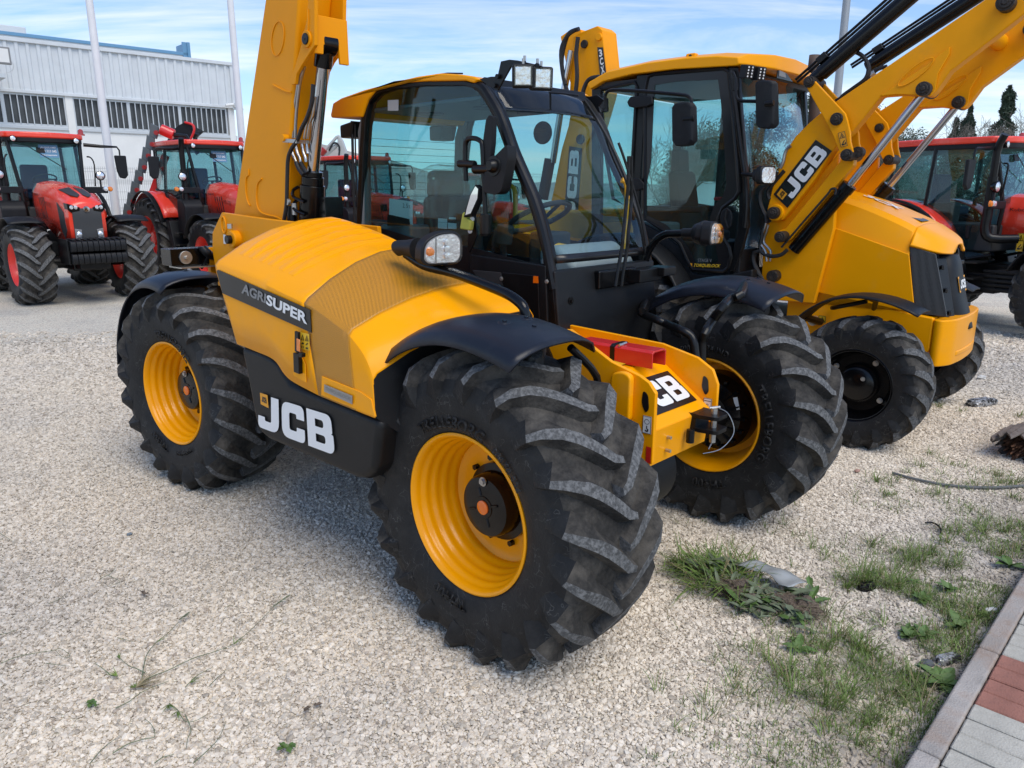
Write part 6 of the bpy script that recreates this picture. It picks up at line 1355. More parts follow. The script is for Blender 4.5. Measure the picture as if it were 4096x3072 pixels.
mb = MB(); mb.tube([(p[0], y_, p[2]) for y_, p in ((-.5, [(0.372,-0.5,2.999)][0]), (.4, [(0.372,-0.5,2.999)][0]))], .06, 16); mb.obj('cross_tube', M['yellow_worn'], Bk)
# hoses at the arm foot
def bh(code, r, m='hose', sm=4): mb = MB(); mb.tube(code, r, 8, smooth=sm); mb.obj('rubber_hose' if m == 'hose' else 'steel_pipe', M[m], Bk)
bh([(-0.848,-0.72,2.041),(-0.882,-0.72,1.976),(-0.938,-0.72,1.929),(-0.975,-0.72,1.882),(-0.971,-0.72,1.806),(-0.942,-0.72,1.739),(-0.913,-0.72,1.691),(-0.909,-0.72,1.643)], .018)
bh([(-0.806,-0.68,2.05),(-0.896,-0.68,1.939),(-0.931,-0.68,1.882),(-0.911,-0.68,1.825)], .016)
bh([(-0.754,-0.72,2.235),(-0.781,-0.72,2.213),(-0.797,-0.72,2.178),(-0.806,-0.72,2.114),(-0.826,-0.72,2.068)], .014, 'steel')
bh([(-0.916,-0.7,1.637),(-0.926,-0.7,1.583),(-0.949,-0.7,1.528),(-0.952,-0.7,1.474),(-0.92,-0.7,1.435),(-0.895,-0.7,1.396),(-0.882,-0.7,1.328)], .011, 'steel')
bh([(-0.902,-0.68,1.623),(-0.912,-0.68,1.569),(-0.928,-0.68,1.515),(-0.925,-0.68,1.474),(-0.886,-0.68,1.436),(-0.862,-0.68,1.403),(-0.863,-0.68,1.328)], .011, 'steel')
bh([(-0.94,-0.7,1.582),(-0.941,-0.7,1.515),(-0.95,-0.7,1.447),(-0.924,-0.7,1.394),(-0.844,-0.7,1.371),(-0.762,-0.7,1.389),(-0.718,-0.7,1.431)], .016)
bh([(-0.937,-0.72,1.408),(-0.986,-0.72,1.392),(-0.992,-0.72,1.337),(-0.952,-0.72,1.243),(-0.905,-0.72,1.192),(-0.895,-0.72,1.165)], .016)
bh([(-0.987,-0.7,1.377),(-0.989,-0.7,1.322),(-0.955,-0.7,1.256),(-0.922,-0.7,1.203)], .014)
# ---- digging boom folded up at the back
rb = xz([(-3.655,-0.1,1.734),(-3.584,-0.1,2.004),(-3.51,-0.1,2.323),(-3.423,-0.1,2.559),(-3.384,-0.1,2.738),(-3.412,-0.1,2.919),(-3.396,-0.1,3.217),(-3.378,-0.1,3.44),(-3.294,-0.1,3.464),(-3.078,-0.1,3.5),(-3.019,-0.1,3.454),(-2.98,-0.1,3.224),(-2.949,-0.1,3.034),(-2.992,-0.1,2.832),(-3.084,-0.1,2.559),(-3.17,-0.1,2.366),(-3.225,-0.1,2.075),(-3.277,-0.1,1.528),(-3.652,-0.1,1.518)])
mb = MB(); mb.prism(rb, 'y', -.10, .16); mb.obj('digging_boom', M['yellow_worn'], Bk, bevel=.01)
r2_ = xz([(-3.625,-0.02,3.481),(-3.541,-0.02,3.515),(-3.354,-0.02,3.517),(-3.261,-0.02,3.09),(-3.301,-0.02,2.881),(-3.418,-0.02,2.818),(-3.495,-0.02,3.041)])
mb = MB(); mb.prism(r2_, 'y', .0, .24); mb.obj('dipper', M['yellow_worn'], Bk, bevel=.01)
mb = MB(); mb.slab([(-3.056,-0.12,3.294),(-2.99,-0.12,3.286),(-2.938,-0.12,3.04),(-3.011,-0.12,3.013)], (0,-.004,0)); mb.obj('name_band', M['decal_black'], Bk)
label_text('lettering', '3CX', [(-3.037,-0.128,3.268),(-2.994,-0.128,3.053),(-2.959,-0.128,3.058),(-2.984,-0.128,3.267)][0:1]+[[(-2.976,-0.128,3.03)][0], [(-2.952,-0.128,3.04)][0], [(-2.984,-0.128,3.267)][0]], M['white'], Bk, .003, bold=.05) if False else None
c3x = [(-2.995,-0.128,3.022),(-2.941,-0.128,3.048),(-2.989,-0.128,3.275),(-3.041,-0.128,3.274)]
for k_, ch in enumerate('3CX'):
    t0, t1 = 1-(k_+.06)/3, 1-(k_+.94)/3
    label_text('lettering', ch, [quadmap(c3x,.1,t1), quadmap(c3x,.85,t1), quadmap(c3x,.85,t0), quadmap(c3x,.1,t0)], M['white'], Bk, .003, bold=.04)
jb = [(-3.458,-0.105,1.543),(-3.273,-0.105,1.538),(-3.228,-0.105,2.331),(-3.395,-0.105,2.36)]
mb = MB(); mb.slab(jb, (0,-.006,0)); mb.obj('lettering_panel', M['decal_black'], Bk)
jcb_mark(Bk, [quadmap(jb,.85,.03), quadmap(jb,.85,.96), quadmap(jb,.12,.96), quadmap(jb,.12,.03)], square=False, lift=.012)
for (c, r) in (([(-3.226,-0.12,3.345)], .04), ([(-3.047,-0.12,3.391)], .035), ([(-3.25,-0.12,2.422)], .05)):
    p = c[0]; mb = MB(); mb.cyl((p[0],-.125,p[2]),(p[0],-.09,p[2]),r,18); mb.obj('pin', M['grease'] if r != .035 else M['yellow_worn'], Bk, bevel=.004)
mb = MB(); q = [(-3.356,-0.15,3.293),(-3.463,-0.15,2.847)]; mb.cyl(q[0], q[1], .035, 20); q2 = [(-3.485,-0.15,2.741),(-3.585,-0.15,2.193)]; mb.cyl(q[1], q2[1], .035, 20); mb.obj('chrome_rod', M['chrome'], Bk)
mb = MB(); q = [(-3.623,-0.15,2.231),(-3.719,-0.15,1.812)]; mb.cyl(q[0], q[1], .06, 20); mb.obj('boom_cylinder', M['grease'], Bk)
for code in ([(-3.254,-0.17,3.482),(-3.368,-0.17,3.463),(-3.424,-0.17,3.384),(-3.467,-0.17,3.216),(-3.44,-0.17,3.038),(-3.377,-0.17,2.874),(-3.302,-0.17,2.691)], [(-3.292,-0.18,3.477),(-3.394,-0.18,3.431),(-3.469,-0.18,3.302),(-3.445,-0.18,3.09),(-3.407,-0.18,2.964)], [(-3.241,-0.2,3.401),(-3.26,-0.2,3.242),(-3.243,-0.2,3.034),(-3.261,-0.2,2.862),(-3.304,-0.2,2.724)], [(-2.945,-0.24,2.994),(-3.065,-0.24,2.979),(-3.13,-0.24,2.882),(-3.138,-0.24,2.78)]):
    mb = MB(); mb.tube(code, .022, 8, smooth=4); mb.obj('rubber_hose', M['hose'], Bk)
mb = MB(); mb.cbox((-3.35,0,1.1),(.5,1.6,1.2)); mb.obj('rear_frame', M['yellow_worn'], Bk, bevel=.03)
mb = MB(); q = [(-3.737,-0.12,2.509)][0]; mb.cyl((q[0],-.16,q[2]),(q[0],-.12,q[2]),.12,24); mb.obj('swing_boss', M['grease'], Bk, bevel=.01)

def split_pieces(root, names):
    for o in list(root.children):
        if o.type != 'MESH' or o.name.split('.')[0] not in names: continue
        me = o.data; n = len(me.vertices); par = list(range(n))
        def fd(i):
            while par[i] != i: par[i] = par[par[i]]; i = par[i]
            return i
        for e in me.edges:
            a, b = fd(e.vertices[0]), fd(e.vertices[1])
            if a != b: par[a] = b
        isl = {}
        for v in me.vertices: isl.setdefault(fd(v.index), []).append(v.index)
        L_ = []
        for vs in isl.values():
            cs = np.array([me.vertices[i].co[:] for i in vs]); L_.append([cs.min(0)-.004, cs.max(0)+.004, set(vs)])
        ch = True
        while ch:
            ch = False
            for i in range(len(L_)):
                for j in range(i+1, len(L_)):
                    if (L_[i][0] <= L_[j][1]).all() and (L_[j][0] <= L_[i][1]).all():
                        L_[i] = [np.minimum(L_[i][0], L_[j][0]), np.maximum(L_[i][1], L_[j][1]), L_[i][2] | L_[j][2]]; del L_[j]; ch = True; break
                if ch: break
        if len(L_) < 2: continue
        for k, (_, _, vs) in enumerate(L_):
            bm = bmesh.new(); bm.from_mesh(me); bm.verts.ensure_lookup_table()
            bmesh.ops.delete(bm, geom=[v for v in bm.verts if v.index not in vs], context='VERTS')
            m2 = bpy.data.meshes.new(o.name.split('.')[0]); bm.to_mesh(m2); bm.free()
            for mt in me.materials: m2.materials.append(mt)
            c = o.copy(); c.data = m2; COL.objects.link(c)
        bpy.data.objects.remove(o)
PIECES = ('valve_bolt bolt weld_bead rear_work_lamp bracket_bolt mirror_clamp pipe_clamp cylinder_pipe mudguard_tube rear_side_plate loader_tower hinge_cover armrest rear_pillar hose_clip roof_cable '
          'tow_pin hose_fitting loader_link cable cab_floor mirror_bracket axle bracket rim_nut lower_side_panel emblem pillar').split()
split_pieces(T, PIECES); split_pieces(Bk, PIECES)
for wh in (w1, w2, w3, w4): split_pieces(wh, PIECES)

# ================================================================ red tractors
KT1 = tyre_mesh('tyre', 0.70, 0.54, 0.355, 18, 0.045, drop=0.27, lw=0.044, n=72)
KT2 = tyre_mesh('tyre', 0.91, 0.62, 0.49, 20, 0.050, drop=0.32, lw=0.048, n=84)
def tractor(label, loc, rz, group='red tractors parked in the yard'):
    K = thing('tractor', label, 'tractor', loc, rz, group)
    def kw(x, y, side, rad, tm, rr, hw_):
        wh = bpy.data.objects.new('wheel', None); put(wh, K); wh.location = (x, y, rad-.03)
        t = bpy.data.objects.new('tyre', tm); put(t, wh); t.rotation_euler = (0, x*.5+.2+side*.1, 0)
        s = side; e = hw_*.84; mb = MB()
        mb.lathe([(s*e, rr+.015),(s*(e+.006), rr),(s*(e-.02), rr-.012),(s*(e-.05), rr-.03),(s*(e-.16), rr-.055),(s*.06, rr-.075),(s*.05, rr*.72),(s*.09, rr*.55),(s*.10, .13),(s*.12,.12),(s*.13,0)], n=44, cap=False)
        mb.lathe([(-s*e, rr+.015),(-s*(e-.02), rr-.012),(-s*(e-.16), rr-.055),(-s*.0, rr-.075),(-s*.0, .1)], n=44, cap=False)
        mb.obj('rim', M['rim_red'], wh, ang=45)
        mb = MB(); mb.lathe([(s*.10,.15),(s*.17,.14),(s*.18,.10),(s*.20,.0)], n=24); mb.obj('hub', M['rim_red'], wh)
    kw(0,-.83,-1,.70,KT1,.36,.27); kw(0,.83,1,.70,KT1,.36,.27); kw(-2.72,-.85,-1,.91,KT2,.495,.31); kw(-2.72,.85,1,.91,KT2,.495,.31)
    mb = MB(); mb.box((-3.1,-.28,.55),(.55,.28,1.0)); mb.cyl((0,-.7,.67),(0,.7,.67),.10,14); mb.cyl((-2.72,-.75,.88),(-2.72,.75,.88),.17,16); mb.cbox((-.3,.0,1.05),(1.4,.5,.3)); mb.cbox((.45,0,.72),(.8,.5,.28)); mb.obj('chassis', M['black'], K, bevel=.03)
    mb = MB()
    for (a, b, c_, d_) in ((-.9,-.45,.75,.35),(-1.3,-.5,.7,.3),(-.5,-.36,.9,.25),(-1.1,.45,.75,.4)): mb.cbox((a,b,c_),(.45,.22,d_))
    for k in range(5): mb.cbox((-1.0+.0*k,-.63,.62+.07*k),(.55,.03,.05))
    o = mb.obj('engine_fittings', M['plastic'], K, bevel=.02); o['kind'] = 'stuff'
    # bonnet
    def sec(x, hw, zb, zsh, zt, ht):
        return [Vector(p) for p in ((x,-hw,zb),(x,-hw-.01,(zb+zsh)/2),(x,-hw,zsh-.06),(x,-hw+.015,zsh),(x,-ht,zt-.03),(x,-ht*.55,zt),(x,0,zt+.02),(x,ht*.55,zt),(x,ht,zt-.03),(x,hw-.015,zsh),(x,hw,zsh-.06),(x,hw+.01,(zb+zsh)/2),(x,hw,zb))]
    S = [sec(-1.30,.40,1.42,1.92,2.08,.30), sec(-.9,.40,1.40,1.90,2.06,.30), sec(-.4,.39,1.22,1.85,2.01,.29), sec(0,.375,1.10,1.79,1.94,.28), sec(.35,.36,1.06,1.74,1.86,.265), sec(.55,.35,1.05,1.71,1.80,.25), sec(.655,.34,1.05,1.67,1.74,.235), sec(.70,.335,1.06,1.62,1.685,.23)]
    mb = MB(); mb.grid(list(zip(*[catmull(c, 3) for c in zip(*S)]))); mb.add(S[-1], [tuple(range(len(S[-1])))]); mb.obj('bonnet', M['tractor_red'], K, ang=40, solid=.008)
    # grilles
    mb = MB(); mb.prism([(.712,1.07),(.722,1.60),(.715,1.62),(.66,1.62),(.66,1.07)], 'y', -.275, .275); mb.obj('front_grille', M['grille'], K, bevel=.006)
    for s in (-1, 1):
        mb = MB(); mb.slab([(.20,s*.375,1.72),(.50,s*.360,1.55),(.56,s*.355,1.25),(.42,s*.365,1.10),(.26,s*.372,1.28)], (0,s*.012,0)); mb.obj('side_grille', M['grille'], K, bevel=.004)
        mb = MB(); mb.slab([(-.02,s*.04,1.965),(-.02,s*.25,1.925),(.50,s*.20,1.835),(.60,s*.10,1.80),(.52,s*.03,1.838)], (0,0,.012)); mb.obj('top_grille', M['grille'], K, bevel=.003)
        for k in range(4):
            mb = MB(); x0 = -.85+.10*k; mb.slab([(x0,s*.412,1.80),(x0+.03,s*.412,1.80),(x0+.14,s*.41,1.42),(x0+.11,s*.41,1.42)], (0,s*-.005,0)); mb.obj('side_louvre', M['decal_black'], K)
        mb = MB(); mb.slab([(.700,s*.345,1.70),(.700,s*.12,1.635),(.700,s*.13,1.575),(.700,s*.29,1.55),(.700,s*.352,1.60)], (.025,0,0)); mb.slab([(.722,s*.340,1.70),(.54,s*.352,1.71),(.60,s*.352,1.61),(.722,s*.340,1.60)], (0,s*.016,0)); mb.obj('headlamp_housing', M['black_gloss'], K, bevel=.006)
        for (a, b) in ((.715,.20),(.715,.28)):
            mb = MB(); mb.lathe([(0,.032),(.01,.035),(.018,.028),(.02,0)], o=(a+.008,s*b,1.635), ax='x', n=18); mb.obj('headlamp', M['lens'], K)
        mb = MB(); mb.slab([(.715,s*.27,1.28),(.72,s*.14,1.26),(.72,s*.16,1.12),(.715,s*.18,1.09),(.715,s*.27,1.10)], (.018,0,0)); mb.obj('lamp_surround', M['decal_grey'], K, bevel=.01)
        mb = MB(); mb.lathe([(0,.045),(.012,.048),(.02,.035),(.022,0)], o=(.735,s*.20,1.18), ax='x', n=20); mb.obj('front_lamp', M['lens'], K)
    mb = MB(); mb.lathe([(0,.055),(.008,.05),(.012,0)], o=(.725,0,1.60), ax='x', n=24); e = mb.obj('emblem', M['chrome'], K); 
    label_text('lettering', 'K', [Vector((.740,-.025,1.58)),Vector((.740,.025,1.58)),Vector((.740,.025,1.62)),Vector((.740,-.025,1.62))], M['decal_black'], K, .0)
    label_text('lettering', 'Kubota', [Vector((-1.15,-.405,1.83)),Vector((-.85,-.405,1.83)),Vector((-.85,-.40,1.88)),Vector((-1.15,-.40,1.88))], M['decal_black'], K, .012)
    label_text('lettering', 'M7-172', [Vector((-.42,-.398,1.66)),Vector((-.12,-.388,1.62)),Vector((-.12,-.388,1.70)),Vector((-.42,-.398,1.74))], M['decal_black'], K, .02)
    for ch in K.children:
        if ch.name.split('.')[0] in ('bonnet','front_grille','side_grille','top_grille','side_louvre','headlamp_housing','headlamp','lamp_surround','front_lamp','lettering'): ch.scale = (1, .83, 1)
    # front weights
    for zz, hh in ((.70,.19),(.90,.20)):
        for k in range(10):
            mb = MB(); y0 = -.43+.086*k; mb.prism(rpoly([(.78,zz),(1.16,zz+.01,.03),(1.18,zz+hh*.5,.03),(1.16,zz+hh-.01,.04),(.78,zz+hh)]), 'y', y0+.002, y0+.082); mb.obj('front_weight', M['plastic'], K, bevel=.008)
    mb = MB(); mb.box((.55,-.47,.70),(1.08,-.435,1.12)); mb.box((.55,.435,.70),(1.08,.47,1.12)); mb.box((.5,-.43,.80),(.80,.43,.88)); mb.obj('weight_carrier', M['black'], K, bevel=.01)
    for k in range(9):
        mb = MB(); mb.box((.74,-.39+.09*k,1.10),(1.12,-.34+.09*k,1.125)); mb.obj('weight_handle', M['plastic'], K, bevel=.006)
    # front mudguards
    for s in (-1, 1):
        rows = []
        for i in range(14):
            a = R(158)-(R(158)-R(62))*i/13; r_ = .79
            rows.append([(r_*math.cos(a), s*(.58+.54*j/6), .67+(r_+.02*math.sin(j/6*math.pi))*math.sin(a)) for j in range(7)])
        mb = MB(); mb.grid(rows); mb.obj('front_mudguard', M['plastic'], K, ang=50, solid=.015)
        mb = MB(); mb.tube([(-.05,s*.45,.9),(-.05,s*.5,1.3),(-.05,s*.65,1.44)],.03,8); mb.obj('mudguard_stay', M['black'], K)
    # cab
    def cabpost(s):
        mb = MB()
        mb.tube([(-1.25,s*.46,1.35),(-1.18,s*.52,1.9),(-1.36,s*.60,2.80)], .035, 8); 
        o = mb.obj('pillar', M['black'], K)
        mb = MB(); mb.tube([(-2.0,s*.72,1.2),(-2.25,s*.80,1.9),(-2.22,s*.74,2.82)], .035, 8); mb.obj('pillar', M['black'], K)
        mb = MB(); mb.tube([(-2.95,s*.70,1.75),(-2.98,s*.66,2.80)], .035, 8); mb.obj('pillar', M['black'], K)
        mb = MB(); mb.tube([(-1.25,s*.52,1.15),(-1.75,s*.72,1.02),(-2.0,s*.74,1.15),(-2.2,s*.80,1.75),(-2.95,s*.74,1.95)], .025, 8); mb.obj('door_sill', M['black'], K)
        mb = MB(); mb.slab([(-1.27,s*.52,1.15),(-1.21,s*.55,1.9),(-1.38,s*.62,2.80),(-2.2,s*.755,2.80),(-2.23,s*.815,1.9),(-2.02,s*.755,1.25),(-1.75,s*.73,1.05)], (0,s*.004,0)); mb.obj('side_glass', M['glass'], K, smooth=False)
        mb = MB(); mb.slab([(-2.27,s*.81,1.95),(-2.24,s*.755,2.80),(-2.95,s*.68,2.80),(-2.93,s*.72,1.95)], (0,s*.004,0)); mb.obj('rear_side_glass', M['glass'], K, smooth=False)
        mb = MB(); mb.cbox((-1.55,s*.72,1.50),(.05,.05,.20)); mb.obj('door_handle', M['plastic'], K, bevel=.012)
        # rear mudguard
        rows = []
        for i in range(16):
            a = R(170)-(R(170)-R(28))*i/15; r_ = 1.03
            rows.append([(-2.72+(r_-(.03 if j == 6 else 0))*math.cos(a), s*(.58+.50*j/6), .88+(r_-(.03 if j == 6 else 0))*math.sin(a)) for j in range(7)])
        mb = MB(); mb.grid(rows); mb.obj('rear_mudguard', M['tractor_red'], K, ang=50, solid=.02)
        rows = [[(-2.72+r_*math.cos(a), s*y_, .88+r_*math.sin(a)) for (r_, y_) in ((1.035,1.08),(1.04,1.16),(1.01,1.17))] for a in [R(172)-R(150)*k/15 for k in range(16)]]
        mb = MB(); mb.grid(rows); mb.obj('mudguard_lip', M['plastic'], K, ang=60, solid=.012)
        mb = MB(); mb.prism([(-1.82,1.30),(-1.60,1.30),(-1.40,.55),(-1.62,.55)], 'y', s*.70, s*1.05); mb.obj('step_panel', M['plastic'], K, bevel=.02)
        for k in range(3):
            mb = MB(); mb.cbox((-1.35+.02*k,s*.85,.55+.25*k),(.22,.35,.03)); mb.obj('step', M['black'], K, bevel=.004)
    cabpost(-1); cabpost(1)
    mb = MB(); mb.slab([(-1.18,-.48,1.95),(-1.18,.48,1.95),(-1.36,.57,2.80),(-1.36,-.57,2.80)], (-.004,0,0)); mb.obj('windscreen', M['glass'], K, smooth=False)
    for s in (-1, 1):
        mb = MB(); mb.slab([(-1.19,s*.42,1.95),(-1.19,s*.49,1.95),(-1.24,s*.50,1.3),(-1.24,s*.42,1.3)], (-.004,0,0)); mb.obj('windscreen', M['glass'], K, smooth=False)
    mb = MB(); mb.slab([(-2.96,-.66,1.95),(-2.96,.66,1.95),(-2.99,.62,2.80),(-2.99,-.62,2.80)], (-.004,0,0)); mb.obj('rear_window', M['glass'], K, smooth=False)
    rp2 = [(-1.28,-.50,.08),(-1.20,-.36,.1),(-1.14,0,.3),(-1.20,.36,.1),(-1.28,.50,.08),(-1.36,.68,.1),(-2.2,.80,.1),(-3.05,.72,.15),(-3.12,0,.3),(-3.05,-.72,.15),(-2.2,-.80,.1),(-1.36,-.68,.1)]
    mb = MB(); mb.prism(rpoly(rp2, 4), 'z', 2.86, 2.965); mb.obj('roof', M['tractor_red'], K, bevel=.03, segs=3)
    mb = MB(); mb.prism([(a*.985-.03, b*.97) for a, b in rpoly(rp2, 4)], 'z', 2.78, 2.872); mb.obj('roof_underside', M['plastic'], K, bevel=.02)
    for (a, b, r_) in ((-1.31,-.52,.048),(-1.31,.52,.048),(-1.33,.38,.036),(-1.33,-.38,.036)):
        mb = MB(); mb.lathe([(-.06,r_*.8),(0,r_*1.15),(.01,r_)], o=(a+.06,b,2.835), ax='x', n=20); o = mb.obj('roof_lamp_body', M['black_gloss'], K)
        mb = MB(); mb.lathe([(.0,r_*.95),(.008,r_*.6),(.010,0)], o=(a+.068,b,2.835), ax='x', n=20); mb.obj('roof_lamp', M['lens'], K)
    mb = MB(); mb.lathe([(0,.07),(.03,.07),(.035,.05),(.10,.045),(.12,.02),(.12,0)], o=(-1.62,.72,2.96), ax='z', n=20); mb.obj('beacon', M['beacon'], K)
    # interior
    mb = MB(); mb.box((-2.55,-.26,1.75),(-2.05,.26,1.90)); mb.obj('seat_cushion', M['navy'], K, bevel=.05, segs=3)
    mb = MB(); mb.slab([(-2.5,-.25,1.88),(-2.36,-.25,1.88),(-2.42,-.22,2.42),(-2.54,-.22,2.42)], (0,.48,0)); mb.obj('seat_back', M['navy'], K, bevel=.05, segs=3)
    mb = MB(); mb.box((-2.95,-.62,1.2),(-1.22,.62,1.62)); mb.box((-2.95,-.70,1.6),(-2.5,.70,1.95)); mb.box((-2.6,-.62,1.55),(-1.9,-.34,1.95)); mb.obj('cab_tub', M['trim_dark'], K, bevel=.03)
    mb = MB(); mb.prism([(-1.62,1.5),(-1.28,1.5),(-1.28,2.0),(-1.40,2.08),(-1.56,1.98)], 'y', -.24, .24); mb.obj('dashboard', M['trim_light'], K, bevel=.05, segs=3)
    tc_ = Vector((-1.68,0,2.13)); ax_ = Vector((-.45,0,.9)).normalized(); e1 = Vector((0,1,0)); e2 = ax_.cross(e1)
    mb = MB(); mb.tube([tc_+(e1*math.cos(t)+e2*math.sin(t))*.2 for t in [2*math.pi*q/28 for q in range(29)]], .016, 6, cap=False); mb.cyl(tc_-ax_*.2, tc_, .03, 8); mb.tube([tc_-e1*.19,tc_+e1*.19],.014,6); mb.obj('steering_wheel', M['trim_dark'], K)
    # exhaust stack and its shroud
    mb = MB(); mb.tube([(-1.28,-.76,1.6),(-1.28,-.76,2.72),(-1.26,-.76,2.84),(-1.19,-.78,2.97)], .055, 16); mb.obj('exhaust_stack', M['black'], K)
    mb = MB(); mb.prism(rpoly([(-1.45,1.0),(-1.02,1.0,.03),(-1.02,1.62,.06),(-1.15,1.74,.06),(-1.40,1.74,.06)]), 'y', -.92, -.52); mb.obj('exhaust_shroud', M['plastic'], K, bevel=.04, segs=3)
    mb = MB(); mb.cyl((-1.28,-.76,1.7),(-1.28,-.76,2.35),.07,16); mb.obj('heat_guard', M['black'], K)
    mb = MB(); mb.prism(rpoly([(-1.3,1.0),(-.9,1.0,.03),(-.9,1.35,.06),(-1.28,1.40,.06)]), 'y', .46, .75); mb.cyl((-.75,.55,1.3),(-.68,.6,1.58),.07,14); mb.obj('air_filter', M['plastic'], K, bevel=.03)
    # mirrors and lamps on arms
    for s in (-1, 1):
        mb = MB(); mb.tube([(-1.40,s*.68,2.78),(-1.36,s*.98,2.76),(-1.34,s*1.26,2.76),(-1.34,s*1.30,2.70),(-1.34,s*1.30,2.60)], [.035,.03,.018,.016,.014], 8); mb.obj('mirror_arm', M['black'], K)
        mb = MB(); mb.slab([(-1.34,s*1.20,2.60),(-1.34,s*1.42,2.60),(-1.34,s*1.42,2.22),(-1.34,s*1.36,2.15),(-1.34,s*1.26,2.17),(-1.34,s*1.22,2.3)], (-.06,0,0)); mb.obj('mirror', M['plastic'], K, bevel=.02, segs=3)
        mb = MB(); mb.cbox((-1.20,s*.72,1.93),(.10,.45,.12)); mb.tube([(-1.2,s*.84,1.98),(-1.2,s*.84,2.12)],.02,6); mb.obj('lamp_arm', M['plastic'], K, bevel=.02)
        mb = MB(); mb.lathe([(-.08,.05),(-.02,.085),(.0,.09),(.01,.075)], o=(-1.16,s*.84,2.20), ax='x', n=20); mb.obj('work_lamp_body', M['black_gloss'], K)
        mb = MB(); mb.lathe([(.0,.078),(.02,.05),(.025,0)], o=(-1.155,s*.84,2.20), ax='x', n=20); mb.obj('work_lamp', M['lens'], K)
        mb = MB(); mb.lathe([(.0,.05),(.03,.04),(.035,0)], o=(-1.15,s*.90,1.95), ax='x', n=16); mb.obj('side_lamp', M['lens'], K)
        mb = MB(); mb.lathe([(.0,.05),(.03,.04),(.035,0)], o=(-1.16,s*.99,1.95), ax='x', n=16); mb.obj('indicator', M['amber'], K)
        mb = MB(); mb.tube([(-1.20,s*.66,2.55),(-1.12,s*.70,2.53),(-1.10,s*.74,2.4),(-1.14,s*.72,2.0)], .014, 6, smooth=3); mb.obj('hand_rail', M['black'], K)
    mb = MB(); mb.tube([(-1.20,-.3,2.70),(-1.18,.28,2.30)], .008, 4); mb.obj('wiper', M['black'], K)
    mb = MB(); mb.slab([(-1.30,-.16,2.70),(-1.30,-.02,2.70),(-1.27,-.02,2.60),(-1.27,-.16,2.60)], (-.03,0,0)); mb.obj('inside_mirror', M['plastic'], K, bevel=.01)
    return K
def hire_card(K):
    c = [Vector((-1.27,-.12,2.52)), Vector((-1.27,.20,2.52)), Vector((-1.315,.20,2.75)), Vector((-1.315,-.12,2.75))]
    plate('hire_card', c, M['sign_blue'], K, .004)
    for body, a, b in (('\u00a1ALQU\u00cdLAME!', .68, .88), ('629 717 045', .38, .60), ('Agromaquinaria', .10, .24)):
        label_text('card_lettering', body, [quadmap(c,.1,a), quadmap(c,.9,a), quadmap(c,.9,b), quadmap(c,.1,b)], M['white'], K, .008, bold=.02)
KA = tractor('red tractor with black front weights parked nearest the white building on the left', (-7.831, 13.8, 0), -0.80)
hire_card(KA)
def place(label, loc, rz, sc=1.0, card=False):
    o = copy_tree(KA)
    o.location = loc; o.rotation_euler = (0, 0, rz); o.scale = (sc, sc, sc); o['label'] = label
    return o
KB = place('red tractor half hidden by the raised yellow boom, with a folded cutter behind', (-5.435, 15.966, 0), -0.791)
KC = place('red tractor standing side on at the right edge beyond the black nose grille', (7.795, 10.118, 0), -0.990, .889)
KD = place('red tractor seen between the yellow boom and the nearest cab', (-2.3, 16.6, 0), -0.78, .90)
KE = place('smaller red tractor seen only through the windows of the nearest cab', (0.4, 19.2, 0), -0.75, .80)
for k_ in (KC, KD, KE):
    for ch in list(k_.children):
        if ch.name.startswith(('hire_card', 'card_lettering')): bpy.data.objects.remove(ch)

for ch in list(KC.children):
    if ch.name.startswith('exhaust_shroud'): bpy.data.objects.remove(ch)
    elif ch.name.startswith(('rear_mudguard', 'mudguard_lip')): ch.scale = (1.09, 1.0, 1.09); ch.location = (2.72*.09, 0, -.88*.09)
mb = MB(); mb.tube([(-1.28,-.76,1.75),(-1.28,-.76,1.55),(-1.2,-.72,1.42),(-.9,-.5,1.42)], .07, 14, smooth=3); mb.obj('exhaust_elbow', M['black'], KC)
warn_sticker(KC, [Vector((-.95,-.412,1.22)), Vector((-.85,-.412,1.22)), Vector((-.85,-.412,1.5)), Vector((-.95,-.412,1.5))])

# ================================================================ buildings and yard furniture
M['wall_white'] = mat('painted_wall', (0.72, 0.72, 0.70), 0.8, var=0.04, vscale=1.5, dust=0.12, dcol=(0.5,0.48,0.44), dscale=1.2)
M['sheet_white'] = mat('white_steel_sheet', (0.60, 0.63, 0.65), 0.45, var=0.05, vscale=2, dust=0.2, dcol=(0.40,0.42,0.42), dscale=1.5)
M['blue_trim'] = mat('blue_trim', (0.12, 0.27, 0.42), 0.4)
M['dark_glazing'] = mat('dark_glazing', (0.055, 0.058, 0.060), 0.3, var=0.35, vscale=3)
M['alu'] = mat('aluminium_frame', (0.55, 0.57, 0.58), 0.4, metal=0.3)
M['pole_white'] = mat('white_mast_paint', (0.72, 0.73, 0.74), 0.4, var=.03, dust=.12, dcol=(.45,.45,.45), dscale=4)
M['galv'] = mat('galvanised_pole', (0.33, 0.34, 0.35), 0.45, metal=0.5, dust=.2)
M['wire_white'] = mat('white_wire', (0.46, 0.46, 0.44), 0.5)
U = thing('warehouse', 'long white warehouse with ribbed cladding above a band of barred windows', 'building', (-10.1046, 29.0, 0), R(42.3))
mb = MB(); mb.box((-30,0,0),(0,14,3.90)); mb.obj('wall', M['wall_white'], U)
mb = MB(); mb.box((-30,.10,3.90),(-.02,14,6.28)); mb.obj('upper_wall', M['wall_white'], U)
